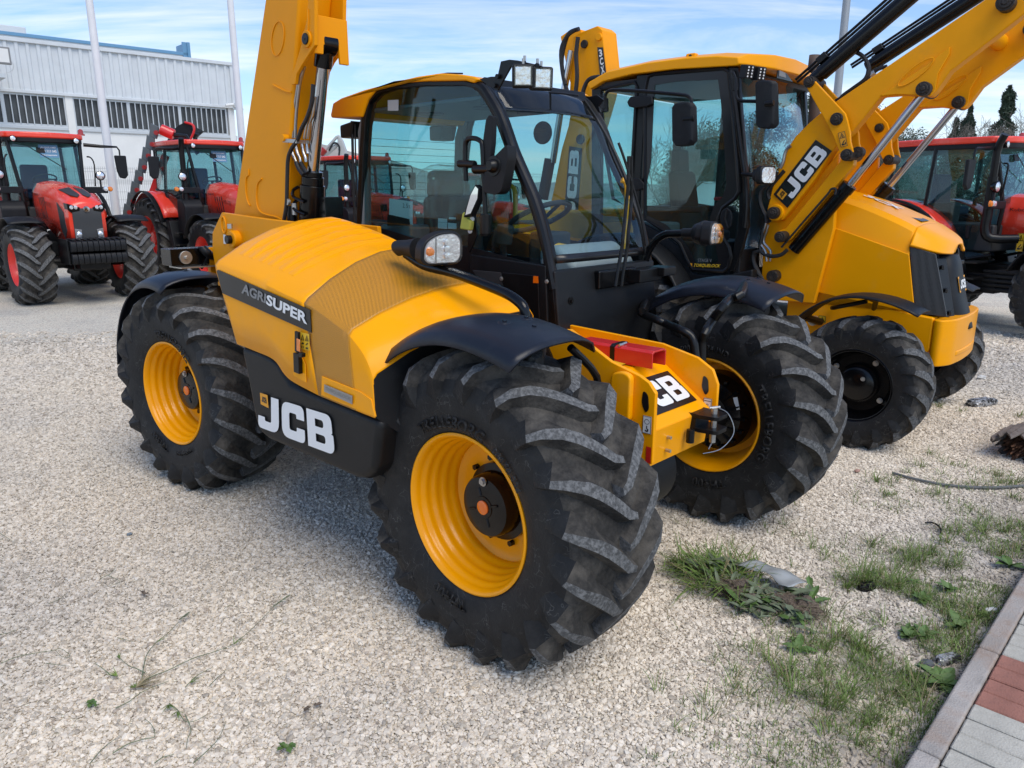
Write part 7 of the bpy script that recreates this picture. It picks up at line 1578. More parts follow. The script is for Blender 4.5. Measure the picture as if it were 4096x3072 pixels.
# ribbed cladding as one folded sheet
pr = []
x = -30.0
while x < -.02:
    for dx, dy in ((0,0),(.10,0),(.125,-.045),(.205,-.045),(.23,0)): pr.append((x+dx, dy-.05))
    x += .29
rows = [[(a, b, 4.93) for a, b in pr], [(a, b, 6.30) for a, b in pr]]
mb = MB(); mb.grid(rows); cl_ = mb.obj('ribbed_cladding', M['sheet_white'], U, smooth=False)
mb = MB(); mb.box((-.10,-.11,4.88),(.06,.3,6.37)); mb.obj('corner_flashing', M['sheet_white'], U, bevel=.01)
mb = MB(); mb.box((-30,-.14,6.29),(.08,.2,6.40)); mb.box((-30,-.12,4.84),(.05,.10,4.93)); mb.obj('eaves_flashing', M['sheet_white'], U, bevel=.01)
mb = MB(); mb.box((-30,.6,6.40),(-1.35,.7,6.56)); mb.obj('parapet', M['wall_white'], U)
mb = MB(); mb.box((-30,.55,6.56),(-1.25,.75,6.66)); mb.box((-1.45,.55,6.40),(-1.2,.62,7.0)); mb.box((-1.3,.5,6.40),(-1.2,1.6,7.0)); mb.obj('blue_parapet_trim', M['blue_trim'], U, bevel=.01)
mb = MB(); mb.box((-9.5,1.2,6.6),(-6.05,2.0,6.95)); mb.obj('roof_vent', M['sheet_white'], U, bevel=.02)
# windows: bays with bars
for (a, b) in ((-5.30,-.32),(-10.6,-5.50),(-15.9,-10.8),(-21.2,-16.1),(-26.5,-21.4)):
    n_ = 3
    for i in range(n_):
        x0 = a+(b-a)*i/n_+.03; x1 = a+(b-a)*(i+1)/n_-.03
        mb = MB(); mb.box((x0,.06,3.95),(x1,.09,4.80)); wf = mb.obj('window', M['dark_glazing'], U)
        mb = MB(); mb.box((x0-.03,-.02,3.90),(x1+.03,.04,3.96)); mb.box((x0-.03,-.02,4.78),(x1+.03,.04,4.84)); mb.box((x0-.03,-.02,3.96),(x0+.02,.04,4.78)); mb.box((x1-.02,-.02,3.96),(x1+.03,.04,4.78)); mb.obj('window_frame', M['alu'], wf)
        nb_ = 9 if a > -11 else 6
        for k in range(1, nb_):
            xx = x0+(x1-x0)*k/nb_; mb = MB(); mb.box((xx-.014,-.05,3.95),(xx+.014,-.03,4.80)); mb.obj('window_bar', M['alu'], wf, smooth=False)
for xx in (-.16,-5.40,-10.7,-16.0,-21.3):
    mb = MB(); mb.box((xx-.11,-.06,0),(xx+.11,.10,4.86)); mb.obj('wall_pillar', M['wall_white'], U, bevel=.01)
mb = MB(); mb.box((-30,-.05,3.80),(0,.0,3.90)); mb.obj('window_ledge', M['alu'], U, bevel=.008)
# floodlight on the wall
fl = thing('floodlight', 'flat rectangular floodlight on an arm high on the ribbed cladding', 'floodlight', tuple(U.matrix_basis @ Vector((-7.1,-1.3,5.5))), R(42.3))
mb = MB(); mb.box((-.75,-.06,-.05),(.05,.06,.42)); mb.obj('lamp_housing', M['decal_grey'], fl, bevel=.02); mb = MB(); mb.box((-.70,-.068,0),(.0,-.061,.37)); mb.obj('lamp_glass', M['wall_white'], fl)
mb = MB(); mb.box((-.8,-.05,-.42),(-.15,1.2,-.30)); mb.tube([(-.3,0,-.05),(-.25,.1,-.2),(-.3,.1,-.3)],.02,6); mb.tube([(.05,0,.05),(.10,.0,-.05),(.04,.05,-.2),(-.15,.1,-.28)],.01,5,smooth=3); mb.obj('lamp_arm', M['alu'], fl, bevel=.01)
scam = thing('security_camera', 'small white security camera at the warehouse corner below the cladding', 'camera', tuple(U.matrix_basis @ Vector((-.25,-.25,4.86))), R(42.3))
mb = MB(); mb.cyl((-.18,-.02,.05),(.10,-.06,.10),.05,12); mb.obj('camera_body', M['wall_white'], scam); mb = MB(); mb.box((.15,0,.0),(.45,.16,.16)); mb.box((.10,.05,-.06),(.5,.2,.0)); mb.obj('camera_bracket', M['alu'], scam, bevel=.01)
# masts
def mast(nm, lab, cat, loc, h, r0, r1, m, group=None):
    o = thing(nm, lab, cat, loc, 0, group)
    mb = MB(); mb.cyl((0,0,.1),(0,0,h), r0, 20, r2=r1); mb.obj('shaft', m, o, ang=60)
    mb = MB(); mb.cyl((0,0,0),(0,0,.1), r0*1.9, 20); mb.obj('foot', m, o); return o
mast('flagpole', 'tall white flagpole in front of the warehouse windows', 'flagpole', (-9.25, 18.0, 0), 9.5, .098, .066, M['pole_white'])
mast('flagpole', 'tall white flagpole just right of the warehouse corner', 'flagpole', (-6.85, 20.0, 0), 9.5, .098, .066, M['pole_white'])
mast('lamp_post', 'thin grey lamp post rising between the loader arms and their black cylinders', 'lamp post', (8.95, 22.0, 0), 10, .12, .09, M['galv'])
# welded mesh fence
FP = [(-17.5,16.6),(-10.9,19.8),(-2.7,24.4),(9,31.5)]
def fence():
    F_ = thing('mesh_fence', 'white welded wire mesh fence running behind the parked red tractors', 'fence', (0,0,0), 0)
    for (a, b) in zip(FP, FP[1:]):
        a = Vector((*a, 0)); b = Vector((*b, 0)); L_ = (b-a).length; n_ = max(1, round(L_/2.5)); u = (b-a)/n_
        un = u.normalized(); nn = Vector((-un.y, un.x, 0))
        for k in range(n_):
            p = a+u*k
            mb = MB(); mb.cbox(p+Vector((0,0,1.27)), (.06,.04,2.54), rz=math.atan2(u.y,u.x)); mb.obj('post', M['wire_white'], F_, smooth=False)
            mb = MB(); m_ = 48; r_ = .0048
            zs = (0.05,.25,.45,.65,.68,.72,.75,1.0,1.2,1.4,1.43,1.47,1.5,1.7,1.9,2.1,2.13,2.17,2.2,2.4,2.48)
            for z_ in zs:
                off = .03 if z_ in (.68,.72,1.43,1.47,2.13,2.17) else 0
                q0 = p+nn*off; q1 = q0+u; mb.box((0,-r_,-r_),(u.length,r_,r_), 0, Matrix.Translation(q0+Vector((0,0,z_))) @ Matrix.Rotation(math.atan2(u.y,u.x),4,'Z'))
            for j in range(m_):
                q = p+u*(j+.5)/m_; vs = []
                mb.box((-r_*.8,-r_*.8,.03),(r_*.8,r_*.8,2.53), 0, Matrix.Translation(q))
            o = mb.obj('wire_panel', M['wire_white'], F_, smooth=False, fixn=False); o['kind'] = 'stuff'
fence()
lw = MB(); lw.box((0,0,0),(1.7,.2,2.28)); o = lw.obj('low_wall', M['wall_white']); o.location = (6.0, 29.0, 0); o.rotation_euler = (0,0,R(-4)); tag(o, 'low white wall far behind the backhoe cab', 'wall')
# hedge trimmer arm folded upright behind the second tractor
hx = thing('cutter_arm', 'grey jointed disc cutter bar standing upright with a red gearbox at its top', 'mower', (0,0,0), 0)
Q0, Q1 = [Vector(p) for p in [(-8.843,17.6,1.353),(-7.917,17.6,3.329)]]
M['cutter_grey'] = mat('worn_cutter_steel', (0.13,0.145,0.15), 0.5, metal=.4, dust=.5, dcol=(.2,.19,.17), dscale=20)
ud = (Q1-Q0).normalized(); sd_ = Vector((0,1,0)).cross(ud).normalized()
for k in range(8):
    p = Q0.lerp(Q1, k/8); q = Q0.lerp(Q1, (k+.98)/8)
    mb = MB(); mb.slab([p+sd_*.10, p-sd_*.07, q-sd_*.12, q+sd_*.05, q+sd_*.09-ud*.12], (0,.06,0)); mb.obj('cutter_segment', M['cutter_grey'], hx, bevel=.008)
    mb = MB(); c = (p+q)/2+sd_*.07; mb.cyl(c, c+Vector((0,-.05,0)), .05, 10); mb.obj('cutter_disc', M['dark_red'], hx)
mb = MB(); mb.cyl(Q1+Vector((.10,0,-.08)), Q1+Vector((.36,.05,-.20)), .12, 20); mb.obj('gearbox', M['red'], hx, bevel=.02)
mb = MB(); mb.tube([Q1+Vector((.36,.05,-.20)), Q1+Vector((.6,.1,-.22)), Q1+Vector((.8,.2,-.6))], .05, 10); mb.obj('drive_shaft', M['black'], hx)
mb = MB(); lf_ = [(-8.229,17.8,1.903),(-7.858,17.8,2.7),(-8.311,17.8,1.882),(-7.9,17.8,2.721)]; mb.tube(lf_[:2], .09, 8); mb.tube(lf_[2:], .03, 6); mb.obj('lift_frame', M['red'], hx)
cb3 = thing('mower_cover', 'black canvas mower cover with a red rim folded above the second tractor', 'mower cover', (0,0,0), 0)
cp_ = [Vector(p) for p in [(-8.179,18.6,3.014),(-8.11,18.6,3.113),(-8.074,18.6,3.234),(-7.835,18.6,3.409),(-7.702,18.6,3.475),(-7.524,18.6,3.42),(-7.503,18.6,3.289),(-7.631,18.6,3.058),(-7.845,18.6,3.003)]]
rows = []
for t in np.linspace(0, 1, 7):
    rows.append([p+Vector((.10*math.sin(i*2.1+t*4), .45*t+.06*math.sin(i*3), -.15*t+.05*math.sin(i*1.7+t*5))) for i, p in enumerate(cp_)])
rows = list(zip(*[catmull(c, 4) for c in zip(*rows)]))
mb = MB(); mb.grid([list(r)+[r[0]] for r in zip(*rows)]); mb.slab(cp_, (0,.02,0)); mb.obj('canvas', M['plastic'], cb3, ang=60)
mb = MB(); mb.tube(catmull([p+Vector((.04,-.04,.0)) for p in cp_[4:8]], 5), .028, 8); mb.obj('rim_tube', M['red'], cb3)
# white loader boom far behind
wl = thing('white_crane_arm', 'small white hydraulic arm with a red ram seen between the boom and the nearest cab', 'crane', (0,0,0), 0)
c_ = [(-5.751,26,3.748),(-5.613,26,3.559),(-5.507,26,3.226),(-5.516,26,3.059),(-5.842,26,3.035),(-6.323,26,2.939),(-6.392,26,3.035),(-5.994,26,3.417)]
mb = MB(); mb.slab([c_[0],c_[1],c_[2],c_[3],[(-5.741,26,3.059),(-5.77,26,3.417)][0],[(-5.77,26,3.417)][0]], (0,.3,0)); mb.obj('arm_plate', M['wire_white'], wl, bevel=.02)
q = [(-5.755,26,3.677),(-6.205,26,3.226),(-6.053,26,3.274),(-6.361,26,3.131),(-5.77,26,3.417),(-6.32,26,2.987)]
mb = MB(); mb.cyl(q[0], q[1], .05, 10); mb.cyl(q[4], q[5], .07, 10); mb.obj('ram_rod', M['wire_white'], wl)
q = [(-6.169,25.9,3.269),(-6.327,25.9,3.116)]; mb = MB(); mb.cyl(q[0], q[1], .11, 12); mb.obj('ram', M['dark_red'], wl)
mb = MB(); mb.tube([(-6.032,25.9,3.221),(-5.896,25.9,3.434),(-5.77,25.9,3.458),(-5.679,25.9,3.316),(-5.719,25.9,3.055)], .03, 6, smooth=3); mb.obj('hose', M['hose'], wl)

# ---- hills
def hills():
    nx, ny = 90, 14; vs = []; fs = []
    rnd = random.Random(5)
    ph = [(rnd.uniform(0,6), rnd.uniform(.6,1)) for _ in range(8)]
    for j in range(ny):
        for i in range(nx):
            a = R(-60)+R(120)*i/(nx-1); d = 190+j*28
            z = 0
            for k, (p, s) in enumerate(ph): z += s*math.sin(a*(5+k*7)+p+j*.15*k)/(k+1.2)
            bump = math.exp(-((math.degrees(a)+15)/11)**2)
            h_ = (6+15*bump+3.0*z+2*rnd.random())*min(1, j/6)
            vs.append((d*math.sin(a), d*math.cos(a), h_-1.2+(-.5 if j == 0 else 0)))
    for j in range(ny-1):
        for i in range(nx-1): fs.append((j*nx+i, j*nx+i+1, (j+1)*nx+i+1, (j+1)*nx+i))
    me = bpy.data.meshes.new('hills'); me.from_pydata(vs, [], fs); me.materials.append(mat('dry_hill', (0.36,0.32,0.27), .95, var=.15, vscale=.03, dust=.5, dcol=(.20,.20,.15), dscale=.05)); me.polygons.foreach_set('use_smooth', [True]*len(me.polygons))
    o = put(bpy.data.objects.new('hills', me)); tag(o, kind='structure')
hills()
# ---- trees
M['bark'] = mat('bark', (0.10,0.085,0.07), .9, var=.2, vscale=20)
M['twig'] = mat('bare_twigs', (0.17,0.15,0.125), .9)
def leafmat(nm, c): 
    m = mat(nm, c, .65, var=.35, vscale=.9); return m
M['leaf_dark'] = leafmat('cypress_needles', (0.050,0.075,0.045)); M['leaf_olive'] = leafmat('olive_leaves', (0.10,0.125,0.07)); M['leaf_green'] = leafmat('shrub_leaves', (0.060,0.090,0.045))
def leaf_cloud(mb, pts, sz, rnd, flat=False):
    for p in pts:
        a = Vector((rnd.uniform(-1,1),rnd.uniform(-1,1),rnd.uniform(-.6,1))).normalized(); b = a.cross(Vector((rnd.random(),rnd.random(),rnd.random()+.1))).normalized()
        s = sz*rnd.uniform(.6,1.4); p = Vector(p)
        mb.add([p-b*s*.3, p+a*s, p+b*s*.3, p-a*s*.5], [(0,1,2,3)])
def cypress(x, y, h, r, seed, lab):
    rnd = random.Random(seed); T_ = thing('cypress_tree', lab, 'tree', (x,y,0), 0, 'cypresses behind the right tractor')
    mb = MB(); mb.cyl((0,0,0),(0,0,h*.5),.14,8,r2=.05); mb.obj('trunk', M['bark'], T_)
    mb = MB(); pts = []
    for k in range(11000):
        t = rnd.random()**.85; z = .3+(h-.3)*t
        rr = r*(1-t)**.62*(.80+.25*math.sin(z*4+seed)+.18*math.sin(z*9.7+seed*2)); a = rnd.uniform(0,6.283); q = rr*(.55+.5*rnd.random())
        q *= 1+.22*math.sin(a*3+z*2.3+seed)
        pts.append((q*math.cos(a), q*math.sin(a), z))
    leaf_cloud(mb, pts, .085, rnd); o = mb.obj('crown', M['leaf_dark'], T_, smooth=False, fixn=False)
def bush(x, y, h, r, seed, lab, m, n=9000, sz=.07, grp='evergreens behind the backhoe'):
    rnd = random.Random(seed); T_ = thing('evergreen_tree', lab, 'tree', (x,y,0), 0, grp)
    mb = MB(); mb.cyl((0,0,0),(0,0,h*.6),.12,8,r2=.05)
    for k in range(5): a = k*1.3; mb.tube([(0,0,h*.25),(r*.35*math.cos(a),r*.35*math.sin(a),h*.55)],[.05,.02],5)
    mb.obj('trunk', M['bark'], T_)
    cl = [(rnd.uniform(-1,1)*r*.6, rnd.uniform(-1,1)*r*.6, rnd.uniform(.3,.88)*h, rnd.uniform(.25,.5)*r) for _ in range(26)]
    mb = MB(); pts = []
    for k in range(n):
        c = cl[rnd.randrange(len(cl))]; d_ = Vector((rnd.gauss(0,1),rnd.gauss(0,1),rnd.gauss(0,1))).normalized()*c[3]*(.6+.5*rnd.random())
        pts.append((c[0]+d_.x, c[1]+d_.y, max(.1, c[2]+d_.z*1.2)))
    leaf_cloud(mb, pts, sz, rnd); mb.obj('crown', m, T_, smooth=False, fixn=False)
def bare(x, y, h, seed, lab, spread=.6, grp='bare trees at the edge of the yard'):
    rnd = random.Random(seed); T_ = thing('bare_tree', lab, 'tree', (x,y,0), 0, grp)
    trunk = MB(); tw_ = MB()
    def grow(p, d, L_, r_, lv):
        q = p+d*L_; mid = (p+q)/2+Vector((rnd.uniform(-1,1),rnd.uniform(-1,1),0))*L_*.07
        (trunk if lv < 2 else tw_).tube([p, mid, q], [r_, r_*.85, r_*.7], 5 if lv < 3 else 3, cap=False)
        if lv >= 6: return
        for k in range(3 if lv < 5 else 2):
            nd = (d+Vector((rnd.gauss(0,spread),rnd.gauss(0,spread),rnd.gauss(.08,spread*.6)))*(.75)).normalized()
            grow(q if k else p.lerp(q,.7), nd, L_*rnd.uniform(.58,.82), max(.006, r_*.58), lv+1)
    for k in range(3): grow(Vector((rnd.uniform(-.3,.3),rnd.uniform(-.3,.3),0)), Vector((rnd.gauss(0,.25),rnd.gauss(0,.25),1)).normalized(), h*.30, .07, 0)
    trunk.obj('trunk', M['bark'], T_, fixn=False); tw_.obj('crown', M['twig'], T_, smooth=False, fixn=False)
    return T_
cypress(21.75,35,6.4,1.05,3,'tallest dark cypress at the right above the red tractor roof')
cypress(20.75,36,5.7,.85,8,'middle cypress just left of the tallest one')
cypress(19.9,35.5,5.1,.8,5,'shortest cypress on the left of the three above the tractor roof')
b1 = bare(18.2,33,5.4,11,'bare branching tree left of the cypresses')
for (x, y, s_, h_, lab) in ((16.2,32,12,4.6,'small bare tree above the left end of the right tractor roof'),(22.9,33,13,6.4,'bare tree right of the tallest cypress'),(20.6,29,14,5.2,'bare bushy tree behind the cab of the side-on tractor'),(17.2,27,16,4.6,'bare tree seen through the glass of the side-on tractor'),(6.2,29.5,15,4.9,'bare tree seen through the backhoe door glass')):
    bare(x, y, h_, s_, lab)
for i, (x, y, h_, r_, m_, lab) in enumerate((
  (7.0,31,3.9,1.5,'leaf_olive','pale olive tree seen through the backhoe door'),
  (8.6,32,4.6,1.6,'leaf_olive','olive tree between the door pillar and windscreen of the backhoe'),
  (10.2,33,5.6,1.4,'leaf_dark','dark conifer seen through the backhoe windscreen'),
  (11.8,32,6.2,1.6,'leaf_green','tall conifer behind the backhoe mirror'),
  (13.6,33,5.2,1.7,'leaf_green','green tree behind the rear loader arm'),
  (15.6,34,4.6,1.9,'leaf_olive','olive tree behind the black loader rams'),
  (18.0,36,4.6,2.0,'leaf_green','broad green tree behind the side-on tractor cab'),
  (24.5,34,5.2,2.0,'leaf_green','green tree at the far right edge'),
  (14.6,28,2.9,1.4,'leaf_green','low shrub tree below the loader rams'))):
    bush(x, y, h_, r_, 30+i, lab, M[m_], n=13000)
# undergrowth mass
rnd = random.Random(77); mb = MB(); pts = [(rnd.uniform(10,34), 0, 0) for _ in range(34000)]
pts = [(x, 25.5+(x-10)*.32+rnd.uniform(0,3.5), abs(rnd.gauss(0,.75))*(.8+.5*math.sin(x*1.7))+.03) for x, _, _ in pts]
leaf_cloud(mb, pts, .09, rnd); tag(mb.obj('undergrowth', M['leaf_olive'], None, smooth=False, fixn=False), 'tangled green undergrowth along the edge of the yard', 'undergrowth', kind='stuff')

# positions of grass tufts and weeds on the ground (metres)
BPT = [(p[0], p[1], n, ln) for p, (n, ln) in zip(
  [(2.449,4.733,0),(2.899,5.017,0),(3.121,5.297,0),(2.739,4.887,0),(2.951,4.855,0),(3.13,5.05,0),(2.424,4.476,0),(2.384,4.503,0),(2.597,4.763,0),(2.414,3.819,0),(2.379,3.839,0),(1.973,3.778,0),(2.683,3.944,0),(2.825,3.944,0),(3.254,4.703,0),(3.169,4.449,0),(3.197,4.396,0),(2.621,3.681,0),(2.26,3.719,0),(2.245,3.533,0),(2.379,3.662,0),(2.085,3.606,0),(1.747,3.38,0),(1.847,3.347,0),(1.896,3.315,0),(3.859,6.551,0),(3.992,6.417,0),(4.424,6.289,0),(2.719,3.988,0),(2.164,3.606,0),(2.929,3.988,0),(3.332,4.703,0)],
  [(44,.09),(40,.08),(26,.07),(20,.06),(18,.06),(14,.05),(30,.06),(22,.05),(24,.06),(46,.08),(18,.06),(20,.08),(40,.08),(34,.08),(24,.07),(30,.08),(20,.06),(26,.08),(22,.08),(40,.10),(22,.09),(22,.09),(52,.17),(44,.15),(30,.14),(34,.09),(20,.06),(30,.08),(24,.07),(34,.09),(28,.08),(26,.07)])]
BPT += [(p[0], p[1], n, ln) for p, (n, ln) in zip(
  [(1.2,3.764,0),(1.991,3.808,0),(2.231,3.68,0),(1.709,3.354,0),(1.789,3.354,0),(1.878,3.319,0),(1.64,3.319,0),(1.094,2.603,0),(1.091,2.536,0),(1.211,2.504,0),(1.211,2.451,0),(1.279,2.483,0),(1.11,2.286,0),(0.86,2.536,0),(0.733,2.421,0),(1.463,2.626,0),(1.572,2.626,0),(1.567,2.547,0),(1.513,2.391,0),(1.902,2.771,0),(1.43,3.061,0),(1.386,2.876,0),(1.464,2.823,0),(1.496,2.81,0),(1.658,2.988,0),(1.835,2.988,0),(1.062,2.721,0),(0.895,2.163,0),(1.431,2.889,0),(1.5,2.784,0),(1.259,2.849,0),(1.444,3.202,0),(1.513,2.342,0),(0.491,2.172,0)],
  [(10,.10),(14,.12),(24,.10),(46,.20),(40,.17),(30,.15),(50,.08),(22,.20),(18,.22),(26,.24),(22,.22),(26,.14),(18,.09),(6,.16),(4,.10),(24,.11),(20,.10),(16,.14),(12,.16),(10,.13),(20,.18),(26,.15),(34,.13),(30,.12),(18,.12),(12,.10),(16,.12),(30,.05),(30,.12),(26,.12),(14,.16),(14,.10),(14,.14),(20,.03)])]
WEEDS = [(p[0], p[1], n, ln, lab) for p, n, ln, lab in zip(
  [(1.94,3.202,0),(2.125,3.302,0),(1.728,2.903,0),(1.798,2.903,0),(1.704,2.592,0),(1.213,2.81,0),(1.988,2.973,0),(2.576,3.539,0),(1.994,3.372,0),(1.741,2.945,0)],
  (6,8,8,7,9,7,4,5,4,5), (.07,.075,.07,.07,.10,.08,.09,.10,.05,.05),
  ('flat round leaved weed left of the bright green one','bright green lobed weed in the middle of the gravel strip','lobed weed in the lower middle among thin grass','spreading weed between the lobed weed and the kerb','largest leafy weed against the kerb','green weed at the lower end of the pulled clump','dull leaf lying flat close to the kerb','broad pale leaves at the top end of the kerb','tiny weed above the round leaved one','small weed beside the lobed weed'))]

# ================================================================ ground
def nz(x, y):
    return (math.sin(x*1.3+y*.7)*.5+math.sin(x*.5-y*1.9+1)*.5+math.sin(x*2.9+y*2.3+2)*.25)
def gh(x, y):
    d = math.hypot(x, y)
    return .010*nz(x, y)*(1 if d < 20 else 0.5)-.004
def gravel_mat(name, stones):
    m = bpy.data.materials.new(name); m.use_nodes = True
    nt = m.node_tree; N = nt.nodes; L = nt.links; b = N['Principled BSDF']; b.inputs['Roughness'].default_value = .88; b.inputs['Specular IOR Level'].default_value = .25
    ge = N.new('ShaderNodeNewGeometry')
    def ramp(src, stops):
        r = N.new('ShaderNodeValToRGB'); L.new(src, r.inputs[0])
        while len(r.color_ramp.elements) < len(stops): r.color_ramp.elements.new(.5)
        for e, (p, c) in zip(r.color_ramp.elements, stops): e.position = p; e.color = (*c, 1)
        return r.outputs[0]
    stops = [(0.0,(.40,.35,.285)),(.10,(.56,.50,.41)),(.35,(.71,.63,.52)),(.7,(.80,.715,.59)),(.93,(.87,.79,.67)),(1.0,(.42,.35,.28))]
    if not stones: stops = [(p, tuple(min(.95, v*1.22) for v in c)) for p, c in stops]
    if stones:
        oi = N.new('ShaderNodeObjectInfo'); col = ramp(oi.outputs['Random'], stops)
    else:
        mp = N.new('ShaderNodeVectorMath'); mp.operation = 'SCALE'; mp.inputs['Scale'].default_value = 1.0; L.new(ge.outputs['Position'], mp.inputs[0])
        vo = N.new('ShaderNodeTexVoronoi'); vo.voronoi_dimensions = '2D'; vo.inputs['Scale'].default_value = 70; L.new(mp.outputs[0], vo.inputs['Vector'])
        ve = N.new('ShaderNodeTexVoronoi'); ve.voronoi_dimensions = '2D'; ve.feature = 'DISTANCE_TO_EDGE'; ve.inputs['Scale'].default_value = 70; L.new(mp.outputs[0], ve.inputs['Vector'])
        sx = N.new('ShaderNodeSeparateColor'); L.new(vo.outputs['Color'], sx.inputs[0])
        c0 = ramp(sx.outputs[0], stops)
        mr = N.new('ShaderNodeMapRange'); mr.inputs[1].default_value = .02; mr.inputs[2].default_value = .16; mr.inputs[3].default_value = .72; mr.inputs[4].default_value = 1.02; L.new(ve.outputs['Distance'], mr.inputs[0])
        sc = N.new('ShaderNodeVectorMath'); sc.operation = 'SCALE'; L.new(c0, sc.inputs[0]); L.new(mr.outputs[0], sc.inputs['Scale']); col = sc.outputs[0]
        hm = N.new('ShaderNodeMath'); hm.operation = 'MULTIPLY_ADD'; L.new(ve.outputs['Distance'], hm.inputs[0]); hm.inputs[1].default_value = 1.0; L.new(sx.outputs[1], hm.inputs[2])
        bu = N.new('ShaderNodeBump'); bu.inputs['Strength'].default_value = .9; bu.inputs['Distance'].default_value = .010; L.new(hm.outputs[0], bu.inputs['Height']); L.new(bu.outputs[0], b.inputs['Normal'])
    n1 = N.new('ShaderNodeTexNoise'); n1.inputs['Scale'].default_value = .45; n1.inputs['Detail'].default_value = 6; n1.inputs['Roughness'].default_value = .6; L.new(ge.outputs['Position'], n1.inputs['Vector'])
    c2 = ramp(n1.outputs[0], [(.30,(.74,.75,.78)),(.50,(.98,.965,.95)),(.75,(1.06,1.03,.98))])
    mu = N.new('ShaderNodeVectorMath'); mu.operation = 'MULTIPLY'; L.new(col, mu.inputs[0]); L.new(c2, mu.inputs[1])
    # chippings go darker and greyer towards the left and back, edge broken by noise
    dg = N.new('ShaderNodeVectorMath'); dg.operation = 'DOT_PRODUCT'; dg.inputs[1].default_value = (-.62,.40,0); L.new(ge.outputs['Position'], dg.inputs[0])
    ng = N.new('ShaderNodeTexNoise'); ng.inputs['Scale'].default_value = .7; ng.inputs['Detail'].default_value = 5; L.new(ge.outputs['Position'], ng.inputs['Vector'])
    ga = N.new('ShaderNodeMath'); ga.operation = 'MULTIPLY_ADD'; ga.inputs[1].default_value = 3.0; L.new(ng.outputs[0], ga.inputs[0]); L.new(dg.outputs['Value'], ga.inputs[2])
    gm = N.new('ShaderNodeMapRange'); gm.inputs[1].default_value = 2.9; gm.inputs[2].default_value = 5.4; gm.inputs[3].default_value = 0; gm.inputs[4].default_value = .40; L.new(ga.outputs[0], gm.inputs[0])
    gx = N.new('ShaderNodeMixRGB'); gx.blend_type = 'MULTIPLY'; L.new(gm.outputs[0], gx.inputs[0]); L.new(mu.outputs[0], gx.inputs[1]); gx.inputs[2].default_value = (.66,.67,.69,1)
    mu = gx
    # earthier patches beside the kerb
    n3 = N.new('ShaderNodeTexNoise'); n3.inputs['Scale'].default_value = 2.2; n3.inputs['Detail'].default_value = 5; L.new(ge.outputs['Position'], n3.inputs['Vector'])
    sp = N.new('ShaderNodeVectorMath'); sp.operation = 'DOT_PRODUCT'; sp.inputs[1].default_value = (.719,-.695,0); L.new(ge.outputs['Position'], sp.inputs[0])
    mk = N.new('ShaderNodeMapRange'); mk.inputs[1].default_value = -1.15; mk.inputs[2].default_value = -.50; mk.inputs[3].default_value = 0; mk.inputs[4].default_value = 1; L.new(sp.outputs['Value'], mk.inputs[0])
    mm = N.new('ShaderNodeMath'); mm.operation = 'MULTIPLY'; L.new(mk.outputs[0], mm.inputs[0])
    m3 = N.new('ShaderNodeMapRange'); m3.inputs[1].default_value = .42; m3.inputs[2].default_value = .60; m3.inputs[3].default_value = .05; m3.inputs[4].default_value = .75; L.new(n3.outputs[0], m3.inputs[0]); L.new(m3.outputs[0], mm.inputs[1])
    mx = N.new('ShaderNodeMixRGB'); L.new(mm.outputs[0], mx.inputs[0]); L.new(mu.outputs[0], mx.inputs[1]); mx.inputs[2].default_value = (.26,.225,.175,1)
    L.new(mx.outputs[0], b.inputs['Base Color'])
    return m
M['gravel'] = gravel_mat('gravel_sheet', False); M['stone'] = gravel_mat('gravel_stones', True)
def ground():
    def axis(lo, hi, fine):
        v = [0.0]; s = fine
        while v[-1] < hi: v.append(v[-1]+s); s = s*1.09 if v[-1] > 12 else fine
        u = [0.0]; s = fine
        while u[-1] > lo: u.append(u[-1]-s); s = s*1.09 if -u[-1] > 12 else fine
        return sorted(set(u+v))
    xs = axis(-900, 900, .22); ys = [y for y in axis(-60, 900, .22)]
    nx, ny = len(xs), len(ys)
    vs = [(x, y, gh(x, y)-.010) for y in ys for x in xs]
    fs = [(j*nx+i, j*nx+i+1, (j+1)*nx+i+1, (j+1)*nx+i) for j in range(ny-1) for i in range(nx-1)]
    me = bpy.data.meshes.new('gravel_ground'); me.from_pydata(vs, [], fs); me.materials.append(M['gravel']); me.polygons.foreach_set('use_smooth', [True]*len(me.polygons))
    tag(put(bpy.data.objects.new('gravel_ground', me)), kind='structure')
ground()
KD_ = Vector((.6925,.7214,0)).normalized(); KN = Vector((KD_.y,-KD_.x,0)); K0 = Vector((1.35,2.134,0))   # kerb line, direction and outward normal
def side_of_kerb(x, y): return (x-K0.x)*KN.x+(y-K0.y)*KN.y
